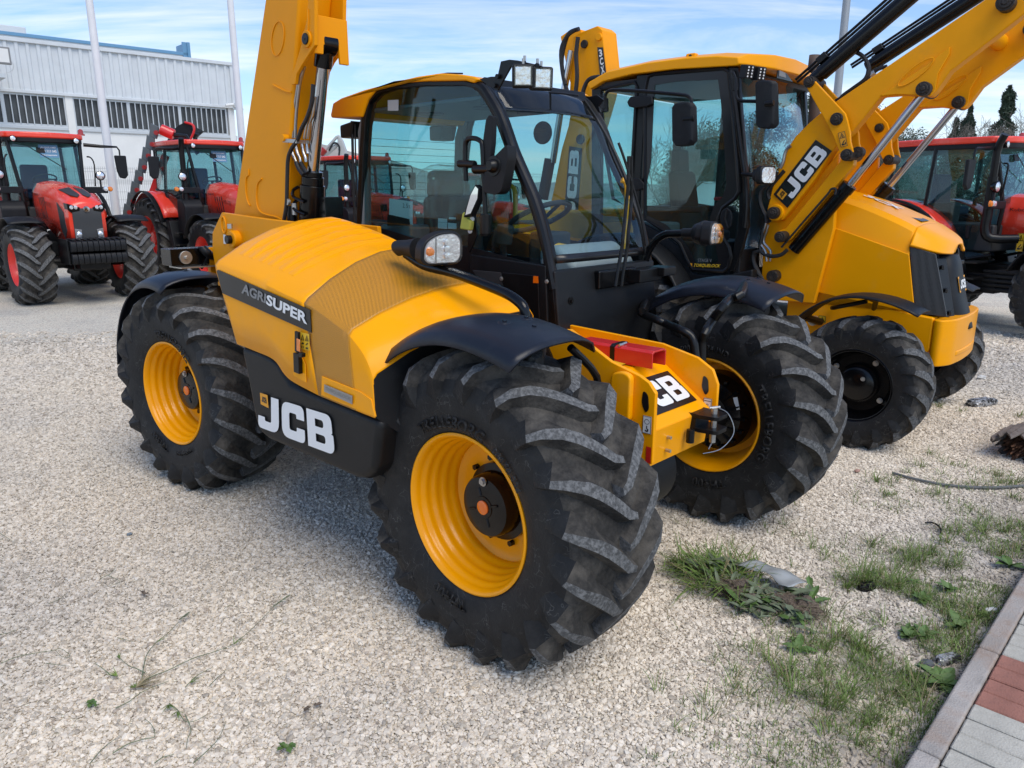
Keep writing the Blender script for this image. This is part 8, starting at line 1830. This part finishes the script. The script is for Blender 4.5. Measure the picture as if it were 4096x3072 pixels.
def stones():
    rng = np.random.default_rng(12); pts = []
    y = 1.85
    while y < 10.5:
        st = .0114 if y < 5 else .0114+(y-5)*.0022
        w_ = .74*y+.25; n = int(2*w_/st)
        x = -w_+st*np.arange(n)+rng.uniform(-.45,.45,n)*st; yy = y+rng.uniform(-.5,.5,n)*st
        pts.append(np.stack([x, yy, np.full(n, st)], 1)); y += st*.95
    P = np.concatenate(pts)
    k = (P[:,0]-K0.x)*KN.x+(P[:,1]-K0.y)*KN.y
    P = P[(k < -.002) & (rng.random(len(P)) > ((P[:,1]-6.5)/4.0).clip(0,1)**1.5)]
    z = .010*(np.sin(P[:,0]*1.3+P[:,1]*.7)*.5+np.sin(P[:,0]*.5-P[:,1]*1.9+1)*.5+np.sin(P[:,0]*2.9+P[:,1]*2.3+2)*.25)-.004-.007+rng.uniform(-.003,.004,len(P))
    sc = P[:,2]/.0114*rng.lognormal(0,.34,len(P)).clip(.45,2.3)*.0066
    me = bpy.data.meshes.new('gravel_stones'); me.vertices.add(len(P))
    me.vertices.foreach_set('co', np.stack([P[:,0],P[:,1],z],1).astype(np.float32).ravel())
    a = me.attributes.new('size','FLOAT','POINT'); a.data.foreach_set('value', sc.astype(np.float32))
    me.update(); o = put(bpy.data.objects.new('gravel_stones', me)); tag(o, 'loose cream limestone chippings covering the yard', 'gravel', kind='stuff')
    ng = bpy.data.node_groups.new('scatter_stones','GeometryNodeTree'); ng.interface.new_socket('Geometry',in_out='INPUT',socket_type='NodeSocketGeometry'); ng.interface.new_socket('Geometry',in_out='OUTPUT',socket_type='NodeSocketGeometry')
    N = ng.nodes; L = ng.links; gi = N.new('NodeGroupInput'); go = N.new('NodeGroupOutput')
    join = N.new('GeometryNodeGeometryToInstance')
    for v in range(6):
        ic = N.new('GeometryNodeMeshIcoSphere'); ic.inputs['Radius'].default_value = 1.0; ic.inputs['Subdivisions'].default_value = 1 if v % 2 else 2
        sp = N.new('GeometryNodeSetPosition'); nn = N.new('ShaderNodeTexNoise'); nn.noise_dimensions = '4D'; nn.inputs['W'].default_value = v*7.3; nn.inputs['Scale'].default_value = .9; nn.inputs['Detail'].default_value = 1
        sb = N.new('ShaderNodeVectorMath'); sb.operation = 'SUBTRACT'; sb.inputs[1].default_value = (.5,.5,.5); L.new(nn.outputs['Color'], sb.inputs[0])
        ml = N.new('ShaderNodeVectorMath'); ml.operation = 'SCALE'; ml.inputs['Scale'].default_value = 2.3; L.new(sb.outputs[0], ml.inputs[0])
        L.new(ic.outputs['Mesh'], sp.inputs['Geometry']); L.new(ml.outputs[0], sp.inputs['Offset'])
        tf = N.new('GeometryNodeTransform'); tf.inputs['Scale'].default_value = (1.15+.1*(v % 3), .95, .62+.06*(v % 2)); L.new(sp.outputs[0], tf.inputs['Geometry'])
        ss = N.new('GeometryNodeSetShadeSmooth'); ss.inputs['Shade Smooth'].default_value = False; L.new(tf.outputs[0], ss.inputs['Geometry'])
        L.new(ss.outputs[0], join.inputs[0])
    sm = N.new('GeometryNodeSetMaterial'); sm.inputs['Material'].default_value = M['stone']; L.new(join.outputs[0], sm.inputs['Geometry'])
    ip = N.new('GeometryNodeInstanceOnPoints'); ip.inputs['Pick Instance'].default_value = True
    rv = N.new('FunctionNodeRandomValue'); rv.data_type = 'FLOAT_VECTOR'; rv.inputs[0].default_value = (-.5,-.5,0); rv.inputs[1].default_value = (.5,.5,6.28)
    at = N.new('GeometryNodeInputNamedAttribute'); at.data_type = 'FLOAT'; at.inputs['Name'].default_value = 'size'
    L.new(gi.outputs[0], ip.inputs['Points']); L.new(sm.outputs[0], ip.inputs['Instance']); L.new(rv.outputs[0], ip.inputs['Rotation']); L.new(at.outputs[0], ip.inputs['Scale']); L.new(ip.outputs[0], go.inputs[0])
    md = o.modifiers.new('scatter','NODES'); md.node_group = ng
    return len(P)
NST = stones()
# ---- kerb and paving
M['kerb'] = mat('weathered_kerb', (0.42,0.385,0.35), .85, var=.25, vscale=7, dust=.7, dcol=(.30,.21,.155), dscale=3.5, dmin=.48, dmax=.62, bump=.5, bscale=160)
M['paver_grey'] = mat('grey_paver', (0.50,0.475,0.41), .85, var=.2, vscale=8, dust=.45, dcol=(.20,.185,.15), dscale=11, dmin=.5, dmax=.72, bump=.35, bscale=150)
M['paver_red'] = mat('red_paver', (0.34,0.15,0.11), .85, var=.22, vscale=9, dust=.4, dcol=(.14,.075,.06), dscale=16, bump=.35, bscale=150)
M['joint'] = mat('sandy_joint', (0.14,0.12,0.09), .95)
pv = thing('pavement', 'x', 'pavement'); del pv['label']; del pv['category']; pv['kind'] = 'structure'
rk = math.atan2(KD_.y, KD_.x)
KZ = .085
ke = thing('kerb', 'x', 'kerb', (0,0,0)); del ke['label']; del ke['category']; ke['kind'] = 'structure'
for i in range(-2, 6):
    c = K0+KD_*(i*.80+.40)+KN*.039+Vector((0,0,KZ/2-.06))
    mb = MB(); mb.cbox(c, (.795,.078,KZ+.12), rz=rk); mb.obj('kerb_stone', M['kerb'], ke, bevel=.012, segs=3)
mb = MB(); c = K0+KD_*1.6+KN*1.6+Vector((0,0,KZ/2-.055)); mb.cbox(c, (6.4,3.04,KZ-.01+.06), rz=rk); mb.obj('bedding', M['joint'], pv, smooth=False)
pmesh = {}
def pmesh_of(kind):
    if kind not in pmesh:
        mb = MB(); mb.cbox((0,0,0), (.098,.198,.05)); me = mb.mesh('paver', [M['paver_red'] if kind else M['paver_grey']])
        bm = bmesh.new(); bm.from_mesh(me); bmesh.ops.bevel(bm, geom=[e for e in bm.edges], offset=.005, segments=1, affect='EDGES'); bm.to_mesh(me); bm.free(); pmesh[kind] = me
    return pmesh[kind]
rnd = random.Random(9)
for i in range(-6, 27):
    for j in range(0, 5):
        red = (4 <= i <= 7 and j < 5) if True else False
        s_ = .02+i*.1035; t_ = .082+.1+j*.203
        if i > 20 and j > 2: continue
        o = bpy.data.objects.new('paver', pmesh_of(red)); put(o, pv)
        o.location = K0+KD_*s_+KN*t_+Vector((0,0,KZ-.022+rnd.uniform(-.003,.003))); o.rotation_euler = (rnd.uniform(-.012,.012), rnd.uniform(-.012,.012), rk+rnd.uniform(-.012,.012))
# ---- grass, weeds
M['grass'] = mat('grass_blade', (0.135,0.20,0.042), .6, var=.4, vscale=14); M['grass_dry'] = mat('dry_grass', (0.26,0.21,0.11), .8, var=.3, vscale=20)
M['weed'] = mat('weed_leaf', (0.095,0.165,0.040), .55, var=.25, vscale=25); M['weed_dull'] = mat('dull_weed_leaf', (0.135,0.165,0.095), .7, var=.3, vscale=25); M['soil'] = mat('root_soil', (0.13,0.098,0.072), .95, var=.4, vscale=60, bump=1, bscale=120)
def blade(mb, p, az, ln, wd, lean, mi=0, droop=1.0):
    d = Vector((math.cos(az), math.sin(az), 0)); s = Vector((-d.y, d.x, 0)); n = 4; vs = []
    for k in range(n+1):
        t = k/n; r_ = ln*t; el = max(-.25, (math.pi/2-lean)-droop*t*t*1.1)
        if k == 0: q = Vector(p)
        else: q = q+ (d*math.cos(el)+Vector((0,0,1))*math.sin(el))*ln/n
        if q.z < .006 and k: q.z = .006+.002*k
        w_ = wd*(1-t**1.5)*.5+.0003; vs += [q-s*w_, q+s*w_]
    mb.add(vs, [(2*k, 2*k+1, 2*k+3, 2*k+2) for k in range(n)], mi)
def tuft(mb, x, y, n, ln, rnd, spread=.03, lean=(.1,.9), wd=.004, mi=0, z=0.0):
    for _ in range(n):
        a = rnd.uniform(0,6.283); r_ = abs(rnd.gauss(0,spread))
        blade(mb, (x+r_*math.cos(a), y+r_*math.sin(a), gh(x,y)+z), a+rnd.uniform(-.8,.8), ln*rnd.uniform(.45,1.15), wd*rnd.uniform(.7,1.3), rnd.uniform(*lean), mi if rnd.random() > .14 else 1, rnd.uniform(.4,1.5))
rnd = random.Random(21)
gmb = MB()
# scattered thin grass: dense towards the kerb
tot = 0
while tot < 900:
    s_ = rnd.uniform(-.5, 3.4); t_ = -abs(rnd.gauss(.05,.42))
    if s_ > 1.9 and rnd.random() < .55: continue
    p = K0+KD_*s_+KN*(t_-.02)
    if p.x < .55 or p.y < 1.9: continue
    if nz(p.x*4.2,p.y*4.2) < -.05: continue
    tuft(gmb, p.x, p.y, rnd.randint(3,11), rnd.uniform(.03,.12), rnd, .022, wd=.0026); tot += 1
for (x, y, n, ln) in BPT: tuft(gmb, x, y, n, ln, rnd, .035, wd=.0034)
gmb.v = gmb.v
o = gmb.obj('grass', [M['grass'], M['grass_dry']], None, smooth=False, fixn=False); tag(o, 'thin green grass growing through the gravel beside the kerb', 'grass', kind='stuff')
# moss/low fine green mat near kerb
mb = MB(); rnd = random.Random(4)
for _ in range(9000):
    s_ = rnd.uniform(-.4, 2.2); t_ = -abs(rnd.gauss(0,.30)); p = K0+KD_*s_+KN*t_
    if nz(p.x*5+1,p.y*5) < .25: continue
    blade(mb, (p.x, p.y, gh(p.x,p.y)), rnd.uniform(0,6.28), rnd.uniform(.008,.03), .0022, rnd.uniform(.2,1.3))
tag(mb.obj('ground_cover', M['grass'], None, smooth=False, fixn=False), 'low fine green ground cover between the stones near the kerb', 'ground cover', kind='stuff')
def leaf(mb, p, az, ln, wd, el, lobes=3, mi=0, curl=.4):
    d = Vector((math.cos(az), math.sin(az), 0)); s = Vector((-d.y, d.x, 0)); n = 6; L_, R_, C_ = [], [], []
    q = Vector(p)
    for k in range(n+1):
        t = k/n; e = el-curl*t
        if k: q = q+(d*math.cos(e)+Vector((0,0,1))*math.sin(e))*ln/n
        q.z = max(q.z, .008)
        w_ = wd*math.sin(math.pi*min(1, .12+t*.9))**.8*(1+.30*math.sin(t*lobes*6.28))*.5
        if k == n: w_ = .001
        C_.append(q.copy()); L_.append(q+s*w_+Vector((0,0,w_*.35))); R_.append(q-s*w_+Vector((0,0,w_*.35)))
    vs = L_+C_+R_; m = n+1
    mb.add(vs, [(k, m+k, m+k+1, k+1) for k in range(n)]+[(m+k, 2*m+k, 2*m+k+1, m+k+1) for k in range(n)], mi)
def weed(x, y, n, ln, seed, lab, m='weed'):
    rnd = random.Random(seed); W_ = thing('weed', lab, 'weed', (x, y, gh(x,y)), 0, 'broad leaved weeds near the kerb')
    mb = MB(); mb.tube([(0,0,-.01),(0,0,.012)], .006, 6); mb.obj('stem', M['weed'], W_)
    for k in range(n):
        mb = MB(); a = 6.283*k/n+rnd.uniform(-.4,.4); leaf(mb, (0,0,.008), a, ln*rnd.uniform(.6,1.1), ln*.45, rnd.uniform(.15,.8), 3); mb.obj('leaf', M[m], W_, smooth=True, fixn=False)
for i, (x, y, n, ln, lab) in enumerate(WEEDS): weed(x, y, n, ln, 50+i, lab)
# pulled-up clump of weeds with roots
cl = thing('weed_clump', 'pulled clump of grass and weeds with muddy roots lying beside the front tyre', 'weeds', (0,0,0))
rnd = random.Random(31)
mb = MB()
for (x, y, n, ln, az) in ((.90,3.53,60,.17,2.7),(.97,3.43,80,.22,3.2),(.93,3.31,60,.20,3.7),(1.06,3.54,70,.16,1.7),(1.12,3.42,60,.15,.9),(1.04,3.22,45,.19,4.0),(1.18,3.50,40,.14,1.2),(.84,3.44,30,.12,2.6),(1.02,3.36,50,.14,5.2),(1.2,3.34,30,.12,.2)):
    for _ in range(n):
        blade(mb, (x+rnd.gauss(0,.035), y+rnd.gauss(0,.03), gh(x,y)+rnd.uniform(.008,.06)), az+rnd.gauss(0,.95), ln*rnd.uniform(.35,1.15), .0056, rnd.uniform(.55,1.55), 0 if rnd.random() > .15 else 1, rnd.uniform(.1,.8))
mb.obj('grass_blades', [M['grass'], M['grass_dry']], cl, smooth=False, fixn=False)
for (x, y, r_) in ((1.06,3.27,.062),(1.10,3.17,.05),(1.33,3.10,.06),(1.28,3.17,.04)):
    bm = bmesh.new(); bmesh.ops.create_icosphere(bm, subdivisions=4, radius=r_)
    for v in bm.verts: k = 1+.28*math.sin(v.co.x*90+x*9)*math.sin(v.co.y*80)+.2*math.sin(v.co.z*120+v.co.x*60)+rnd.uniform(-.10,.10); v.co = Vector((v.co.x*k*1.2, v.co.y*k, v.co.z*k*.55))
    me = bpy.data.meshes.new('root_ball'); bm.to_mesh(me); bm.free(); me.materials.append(M['soil']); o = put(bpy.data.objects.new('root_ball', me), cl); o.location = (x, y, .03)
mb = MB()
for _ in range(420):
    x, y = rnd.choice(((1.06,3.25),(1.10,3.16),(1.33,3.10),(1.38,3.03),(1.26,3.12))); a = rnd.uniform(0,6.28); p = Vector((x+rnd.gauss(0,.03), y+rnd.gauss(0,.03), rnd.uniform(.01,.06))); q = p+Vector((math.cos(a),math.sin(a),rnd.uniform(-.5,.3)))*rnd.uniform(.02,.08); q.z = max(q.z,.008); mb.tube([p,(p+q)/2+Vector((rnd.gauss(0,.01),rnd.gauss(0,.01),.008)),q], .0009, 3, cap=False)
mb.obj('roots', mat('dry_roots', (.22,.17,.12), .9), cl, smooth=False, fixn=False)
for _ in range(210):
    mb = MB(); x, y = rnd.choice(((1.16,3.16),(1.20,3.08),(1.24,3.14),(1.30,3.20),(1.37,3.20),(1.17,3.22),(1.22,3.02),(1.30,2.98),(1.08,3.10),(1.02,3.50),(.96,3.42),(.90,3.50),(1.06,3.44),(1.12,3.50),(1.00,3.30)))
    leaf(mb, (x+rnd.gauss(0,.025), y+rnd.gauss(0,.025), rnd.uniform(.012,.055)), rnd.uniform(0,6.28), rnd.uniform(.05,.13), rnd.uniform(.014,.036), rnd.uniform(-.2,.6), rnd.choice((2,3)), 0, rnd.uniform(.1,.9)); mb.obj('leaf', M[rnd.choice(('weed_dull','weed_dull','weed'))], cl, fixn=False)
# grey plastic sheet caught in the clump
sh = thing('plastic_sheet', 'torn scrap of grey translucent plastic caught in the pulled weeds', 'plastic sheet', (0,0,0))
SHC = [(1.10+(a-1.10)*.8+.03, 3.46+(b-3.46)*.8) for a, b in [(1.10,3.44),(1.22,3.46),(1.33,3.38),(1.42,3.30),(1.46,3.27),(1.52,3.26),(1.43,3.19),(1.34,3.12),(1.31,3.12),(1.28,3.17),(1.26,3.25),(1.22,3.33),(1.16,3.38)]]
bm = bmesh.new(); f = bm.faces.new([bm.verts.new((a, b, .045)) for a, b in SHC]); bmesh.ops.triangulate(bm, faces=[f]); bmesh.ops.subdivide_edges(bm, edges=bm.edges, cuts=3, use_grid_fill=True)
for v in bm.verts: v.co.z = .050+.010*math.sin(v.co.x*17+v.co.y*9)+.006*math.sin(v.co.y*41-v.co.x*17)-.10*(v.co.y-3.2)*max(0,v.co.x-1.3)+.05*abs(math.sin((v.co.x-1.1)*8))*.4
me = bpy.data.meshes.new('plastic_sheet'); bm.to_mesh(me); bm.free(); me.materials.append(mat('grey_plastic_sheet', (.36,.375,.37), .30, var=.12, vscale=9)); me.polygons.foreach_set('use_smooth', [True]*len(me.polygons))
o = put(bpy.data.objects.new('sheet', me), sh); md = o.modifiers.new('s','SOLIDIFY'); md.thickness = .0015
# uprooted seeding grass on the left
def stalk(name, lab, codes, r_=.0022, heads=(), tufts=(), cat='grass stalk'):
    S_ = thing(name, lab, cat, (0,0,0)); rnd = random.Random(len(lab))
    for c in codes:
        c = [Vector((p[0], p[1], gh(p[0],p[1])+(p[2] if p[2] > .004 else .012)+.004)) for p in c]
        mb = MB(); mb.tube(catmull(c, 6), [r_, r_*.45], 5); mb.obj('stem', M['weed_dull'], S_, fixn=False)
    for (p, az, ln) in heads:
        mb = MB()
        for k in range(38):
            t = k/38; q = Vector((p[0]+math.cos(az)*ln*t, p[1]+math.sin(az)*ln*t, .022+.012*t)); blade(mb, q, az+rnd.uniform(-.5,.5), .032*(1-.5*t), .0032, rnd.uniform(1.1,1.5))
        mb.obj('seed_head', M['weed_dull'], S_, smooth=False, fixn=False)
    for (p, az, n, ln) in tufts:
        mb = MB()
        for k in range(n): blade(mb, (p[0], p[1], .014), az+rnd.gauss(0,.5), ln*rnd.uniform(.4,1.1), .004, rnd.uniform(1.0,1.5), 0, .3)
        mb.obj('leaves', M['grass'] if n < 16 else M['grass_dry'], S_, smooth=False, fixn=False)
    return S_
g1 = [(-1.465,2.54,0),(-1.432,2.605,0),(-1.386,2.646,0),(-1.315,2.727,0),(-1.246,2.772,0),(-1.185,2.83,0),(-1.146,2.939,0),(-1.106,3.11,0)]
g2 = [(-1.463,2.59,0),(-1.498,2.683,0),(-1.521,2.761,0),(-1.521,2.841,0),(-1.501,2.92,0),(-1.494,3.003,0)]
g3 = [(-1.47,2.631,0),(-1.515,2.657,0),(-1.558,2.678,0),(-1.619,2.727,0)]
g4 = [(-1.57,2.61,0),(-1.598,2.615,0),(-1.652,2.657,0),(-1.705,2.694,0)]
stalk('grass_stalk', 'long uprooted grass stalk with a feathery seed head lying on bare gravel', [g1, g2, g3, g4], .0024,
  heads=[(g1[-1], math.atan2(.09,.055), .10), (g2[-1], 1.0, .05)], tufts=[(g1[0], 2.6, 14, .03), (g1[0], .6, 22, .12), (g3[-1], 2.3, 6, .05), (g4[0], 3.0, 7, .05), (g2[3], .5, 3, .05), (g1[5], .9, 4, .05)])
stalk('grass_stalk', 'thin bent grass stalk with curled tip at the left edge of the gravel', [[(-2.088,2.694,0),(-2.05,2.738,0),(-1.987,2.766,0),(-1.929,2.783,0),(-1.902,2.795,0),(-1.845,2.755,0),(-1.836,2.733,0),(-1.872,2.744,0),(-1.916,2.783,0)], [(-1.903,2.694,0),(-1.851,2.683,0),(-1.796,2.675,0)], [(-2.232,2.902,0),(-2.204,2.914,0),(-2.185,2.939,0)]], .0016)
stalk('weed_sprig', 'leafy green sprig with a curved stem near the bottom of the gravel', [[(-1.291,2.445,0),(-1.245,2.409,0),(-1.208,2.365,0),(-1.181,2.343,0),(-1.149,2.352,0),(-1.126,2.382,0)], [(-1.204,2.382,0),(-1.151,2.305,0),(-1.142,2.256,0),(-1.128,2.209,0)]], .002, tufts=[([(-1.289,2.44,0)][0], 5.2, 14, .05), ([(-1.241,2.4,0)][0], 5.0, 12, .05)], cat='weed')
stalk('dry_twig', 'dry brown twig curved across the gravel at the bottom left', [[(-1.37,2.186,0),(-1.338,2.232,0),(-1.293,2.256,0),(-1.264,2.268,0),(-1.298,2.322,0),(-1.342,2.36,0)], [(-1.206,2.141,0),(-1.19,2.167,0),(-1.158,2.182,0)], [(-1.478,2.418,0),(-1.448,2.454,0),(-1.418,2.52,0),(-1.35,2.58,0)]], .0022, cat='twig')
stalk('dry_twig', 'short thin twigs lying on the grey gravel left of the front tyre', [[(-2.908,3.926,0),(-2.822,3.864,0),(-2.743,3.804,0)], [(-2.175,3.159,0),(-2.15,3.195,0),(-2.143,3.269,0)], [(-2.061,3.402,0),(-2.034,3.46,0),(-2.049,3.536,0)], [(-2.038,3.435,0),(-1.944,3.37,0),(-1.976,3.331,0)], [(-1.705,2.877,0),(-1.655,2.859,0),(-1.621,2.847,0)], [(-1.331,3.11,0),(-1.311,3.138,0),(-1.253,3.103,0)]], .0016, cat='twig')
stalk('grass_stalk', 'green grass stalk lying at the bottom of the gravel beside the leafy sprig', [[(-1.075,2.141,0),(-1.047,2.209,0),(-1.034,2.264,0),(-1.039,2.339,0)], [(-1.27,2.54,0),(-1.254,2.61,0),(-1.212,2.667,0)], [(-1.179,2.55,0),(-1.167,2.6,0),(-1.149,2.646,0)], [(-1.422,2.137,0),(-1.416,2.209,0),(-1.395,2.256,0)]], .0020, tufts=[([(-1.263,2.57,0)][0], .7, 5, .06)])
for i, (q, lab) in enumerate((([(-1.579,2.454,0)][0], 'small dark crumpled leaf on the gravel left of the leafy sprig'), ([(-0.78,2.216,0)][0], 'small dark green leaf on the gravel at the bottom centre'), ([(-0.762,2.438,0)][0], 'dark scrap of leaf below the front tyre'), ([(-1.766,3.239,0)][0], 'small dark hole-like leaf scrap on the left gravel'))):
    lf = thing('fallen_leaf', lab, 'leaf', (q[0], q[1], gh(q[0],q[1])+.006)); rnd = random.Random(i)
    for k in range(5 if i < 2 else 2):
        mb = MB(); leaf(mb, (rnd.gauss(0,.008), rnd.gauss(0,.008), .004), rnd.uniform(0,6.28), .035, .020, rnd.uniform(0,.7), 2, 0, .5); mb.obj('leaf', M['weed'] if i < 2 else M['soil'], lf, fixn=False)
# cable, hose bits, litter
mb = MB(); cpts = [(2.615,4.855,0),(2.639,4.824,0),(2.679,4.769,0),(2.753,4.697,0),(2.831,4.638,0),(2.968,4.593,0),(3.07,4.581,0),(3.214,4.587,0),(3.363,4.615,0),(3.491,4.644,0)]
mb.tube([(p[0],p[1],gh(p[0],p[1])+.014) for p in cpts], .0095, 8, smooth=4); tag(mb.obj('cable', mat('grey_cable', (.13,.135,.135), .6, bump=.5, bscale=90)), 'grey cable snaking over the gravel below the broken log', 'cable')
mb = MB(); cpts = [(2.416,4.055,0),(2.452,4.059,0),(2.467,4.032,0),(2.46,3.977,0),(2.429,3.912,0)]
mb.tube([(p[0],p[1],gh(p[0],p[1])+.012) for p in cpts], .006, 6, smooth=4); tag(mb.obj('hose_scrap', M['hose']), 'short dark curved scrap of hose in the gravel', 'hose')
for (q, s_, lab, m_) in (([(4.308,6.634,0)][0], (.15,.055,.035), 'crumpled black and silver foil beyond the backhoe tyre', 'foil'), ([(2.217,3.112,0)][0], (.03,.012,.012), 'small white paper scrap near the kerb', 'paper'), ([(1.805,2.734,0)][0], (.055,.022,.018), 'pale crumpled scrap lying against the kerb', 'foil'), ([(1.733,3.311,0)][0], (.045,.02,.02), 'black plastic scrap under the tall grass tuft', 'black')):
    if 'foil' not in M:
        M['foil'] = mat('crumpled_foil', (.5,.5,.5), .3, metal=.5, dust=.95, dcol=(.02,.02,.02), dscale=25, dmin=.45, dmax=.55)
    o = crumple('litter', s_, (q[0], q[1], gh(q[0],q[1])+s_[2]*.8), M[m_], int(q[0]*100) % 97, amp=.05); o.rotation_euler = (0,0,.3); tag(o, lab, 'litter')
for (q, s_, lab, m_) in (([(2.398,4.912,0)][0], .016, 'small pink stone on the gravel below the tyres', (.42,.25,.2)), ([(1.703,2.703,0)][0], .022, 'dark grey pebble near the pale scrap by the kerb', (.10,.11,.12)), ([(4.877,7.583,0)][0], .035, 'larger white stone beyond the backhoe tyre', (.62,.60,.56)), ([(-2.179,3.936,0)][0], .012, 'small bluish pebble in the left gravel', (.16,.19,.22))):
    bm = bmesh.new(); bmesh.ops.create_icosphere(bm, subdivisions=2, radius=s_)
    for v in bm.verts: v.co = Vector((v.co.x*1.3, v.co.y, v.co.z*.7))*(1+.25*math.sin(v.co.x*200)*math.sin(v.co.y*170+1))
    me = bpy.data.meshes.new('stone'); bm.to_mesh(me); bm.free(); me.materials.append(mat('pebble', m_, .8, bump=.4, bscale=200)); o = put(bpy.data.objects.new('stone', me)); o.location = (q[0], q[1], gh(q[0],q[1])+s_*.6); tag(o, lab, 'stone')
# rotten log
M['log'] = mat('weathered_log', (.16,.13,.11), .9, var=.3, vscale=9, dust=.6, dcol=(.11,.085,.07), dscale=14, bump=.9, bscale=35); M['rot'] = mat('rotten_wood', (.20,.095,.050), .9, var=.5, vscale=30, dust=.6, dcol=(.05,.025,.016), dscale=22, bump=.9, bscale=60)
lg = thing('log', 'rotten broken log with splintered reddish end lying at the right edge', 'log', (3.70, 5.20, .085), R(37))
rnd = random.Random(2); nsg = 46
def lr(i, x): return .112+.012*math.sin(i*1.9)+.010*math.sin(i*5.1+x*3)
rows = []
for k in range(24):
    x = .0+k*.09; rows.append([(x+(rnd.uniform(-.10,.05) if k == 0 else 0), lr(i, x)*math.cos(6.283*i/nsg)*1.25, lr(i, x)*math.sin(6.283*i/nsg)) for i in range(nsg)])
mb = MB(); mb.grid(rows, wrap=True); mb.obj('bark_shell', M['log'], lg, ang=25, solid=.012)
for k in range(64):
    a = rnd.uniform(0,6.283); r_ = rnd.uniform(0,.10); y_ = r_*math.cos(a)*1.25; z_ = r_*math.sin(a); ln = rnd.uniform(.05,.20)*(1.2-r_*4)
    mb = MB(); w_ = rnd.uniform(.008,.026); t_ = rnd.uniform(.004,.012); q0 = Vector((.10,y_,z_)); q1 = q0+Vector((-ln,rnd.gauss(0,.02),rnd.gauss(-.01,.02)))
    mb.add([q0+Vector((0,-w_,-t_)),q0+Vector((0,w_,-t_)),q0+Vector((0,w_,t_)),q0+Vector((0,-w_,t_)),q1+Vector((0,-w_*.4,-t_*.4)),q1+Vector((.02,w_*.5,0)),q1+Vector((0,0,t_*.5))], [(0,1,2,3),(0,4,5,1),(1,5,6,2),(2,6,3),(3,6,4,0),(4,6,5)]); mb.obj('splinter', M['rot'], lg, smooth=False)
for k in range(9):
    a = R(15)+R(150)*k/8; mb = MB(); y_ = .120*math.cos(a)*1.25; z_ = .120*math.sin(a); w_ = .035; ln = rnd.uniform(.06,.22)
    mb.slab([(.15,y_-w_,z_),(.15,y_+w_,z_),(-ln*.8,y_+w_*.5,z_-.012),(-ln,y_-w_*.3,z_-.02)], (0,0,.014)); mb.obj('bark_plank', M['log'], lg, bevel=.002)
mb = MB(); mb.tube([(.09,0,0),(2.1,0,0)], .102, 14); mb.obj('heartwood', M['rot'], lg)
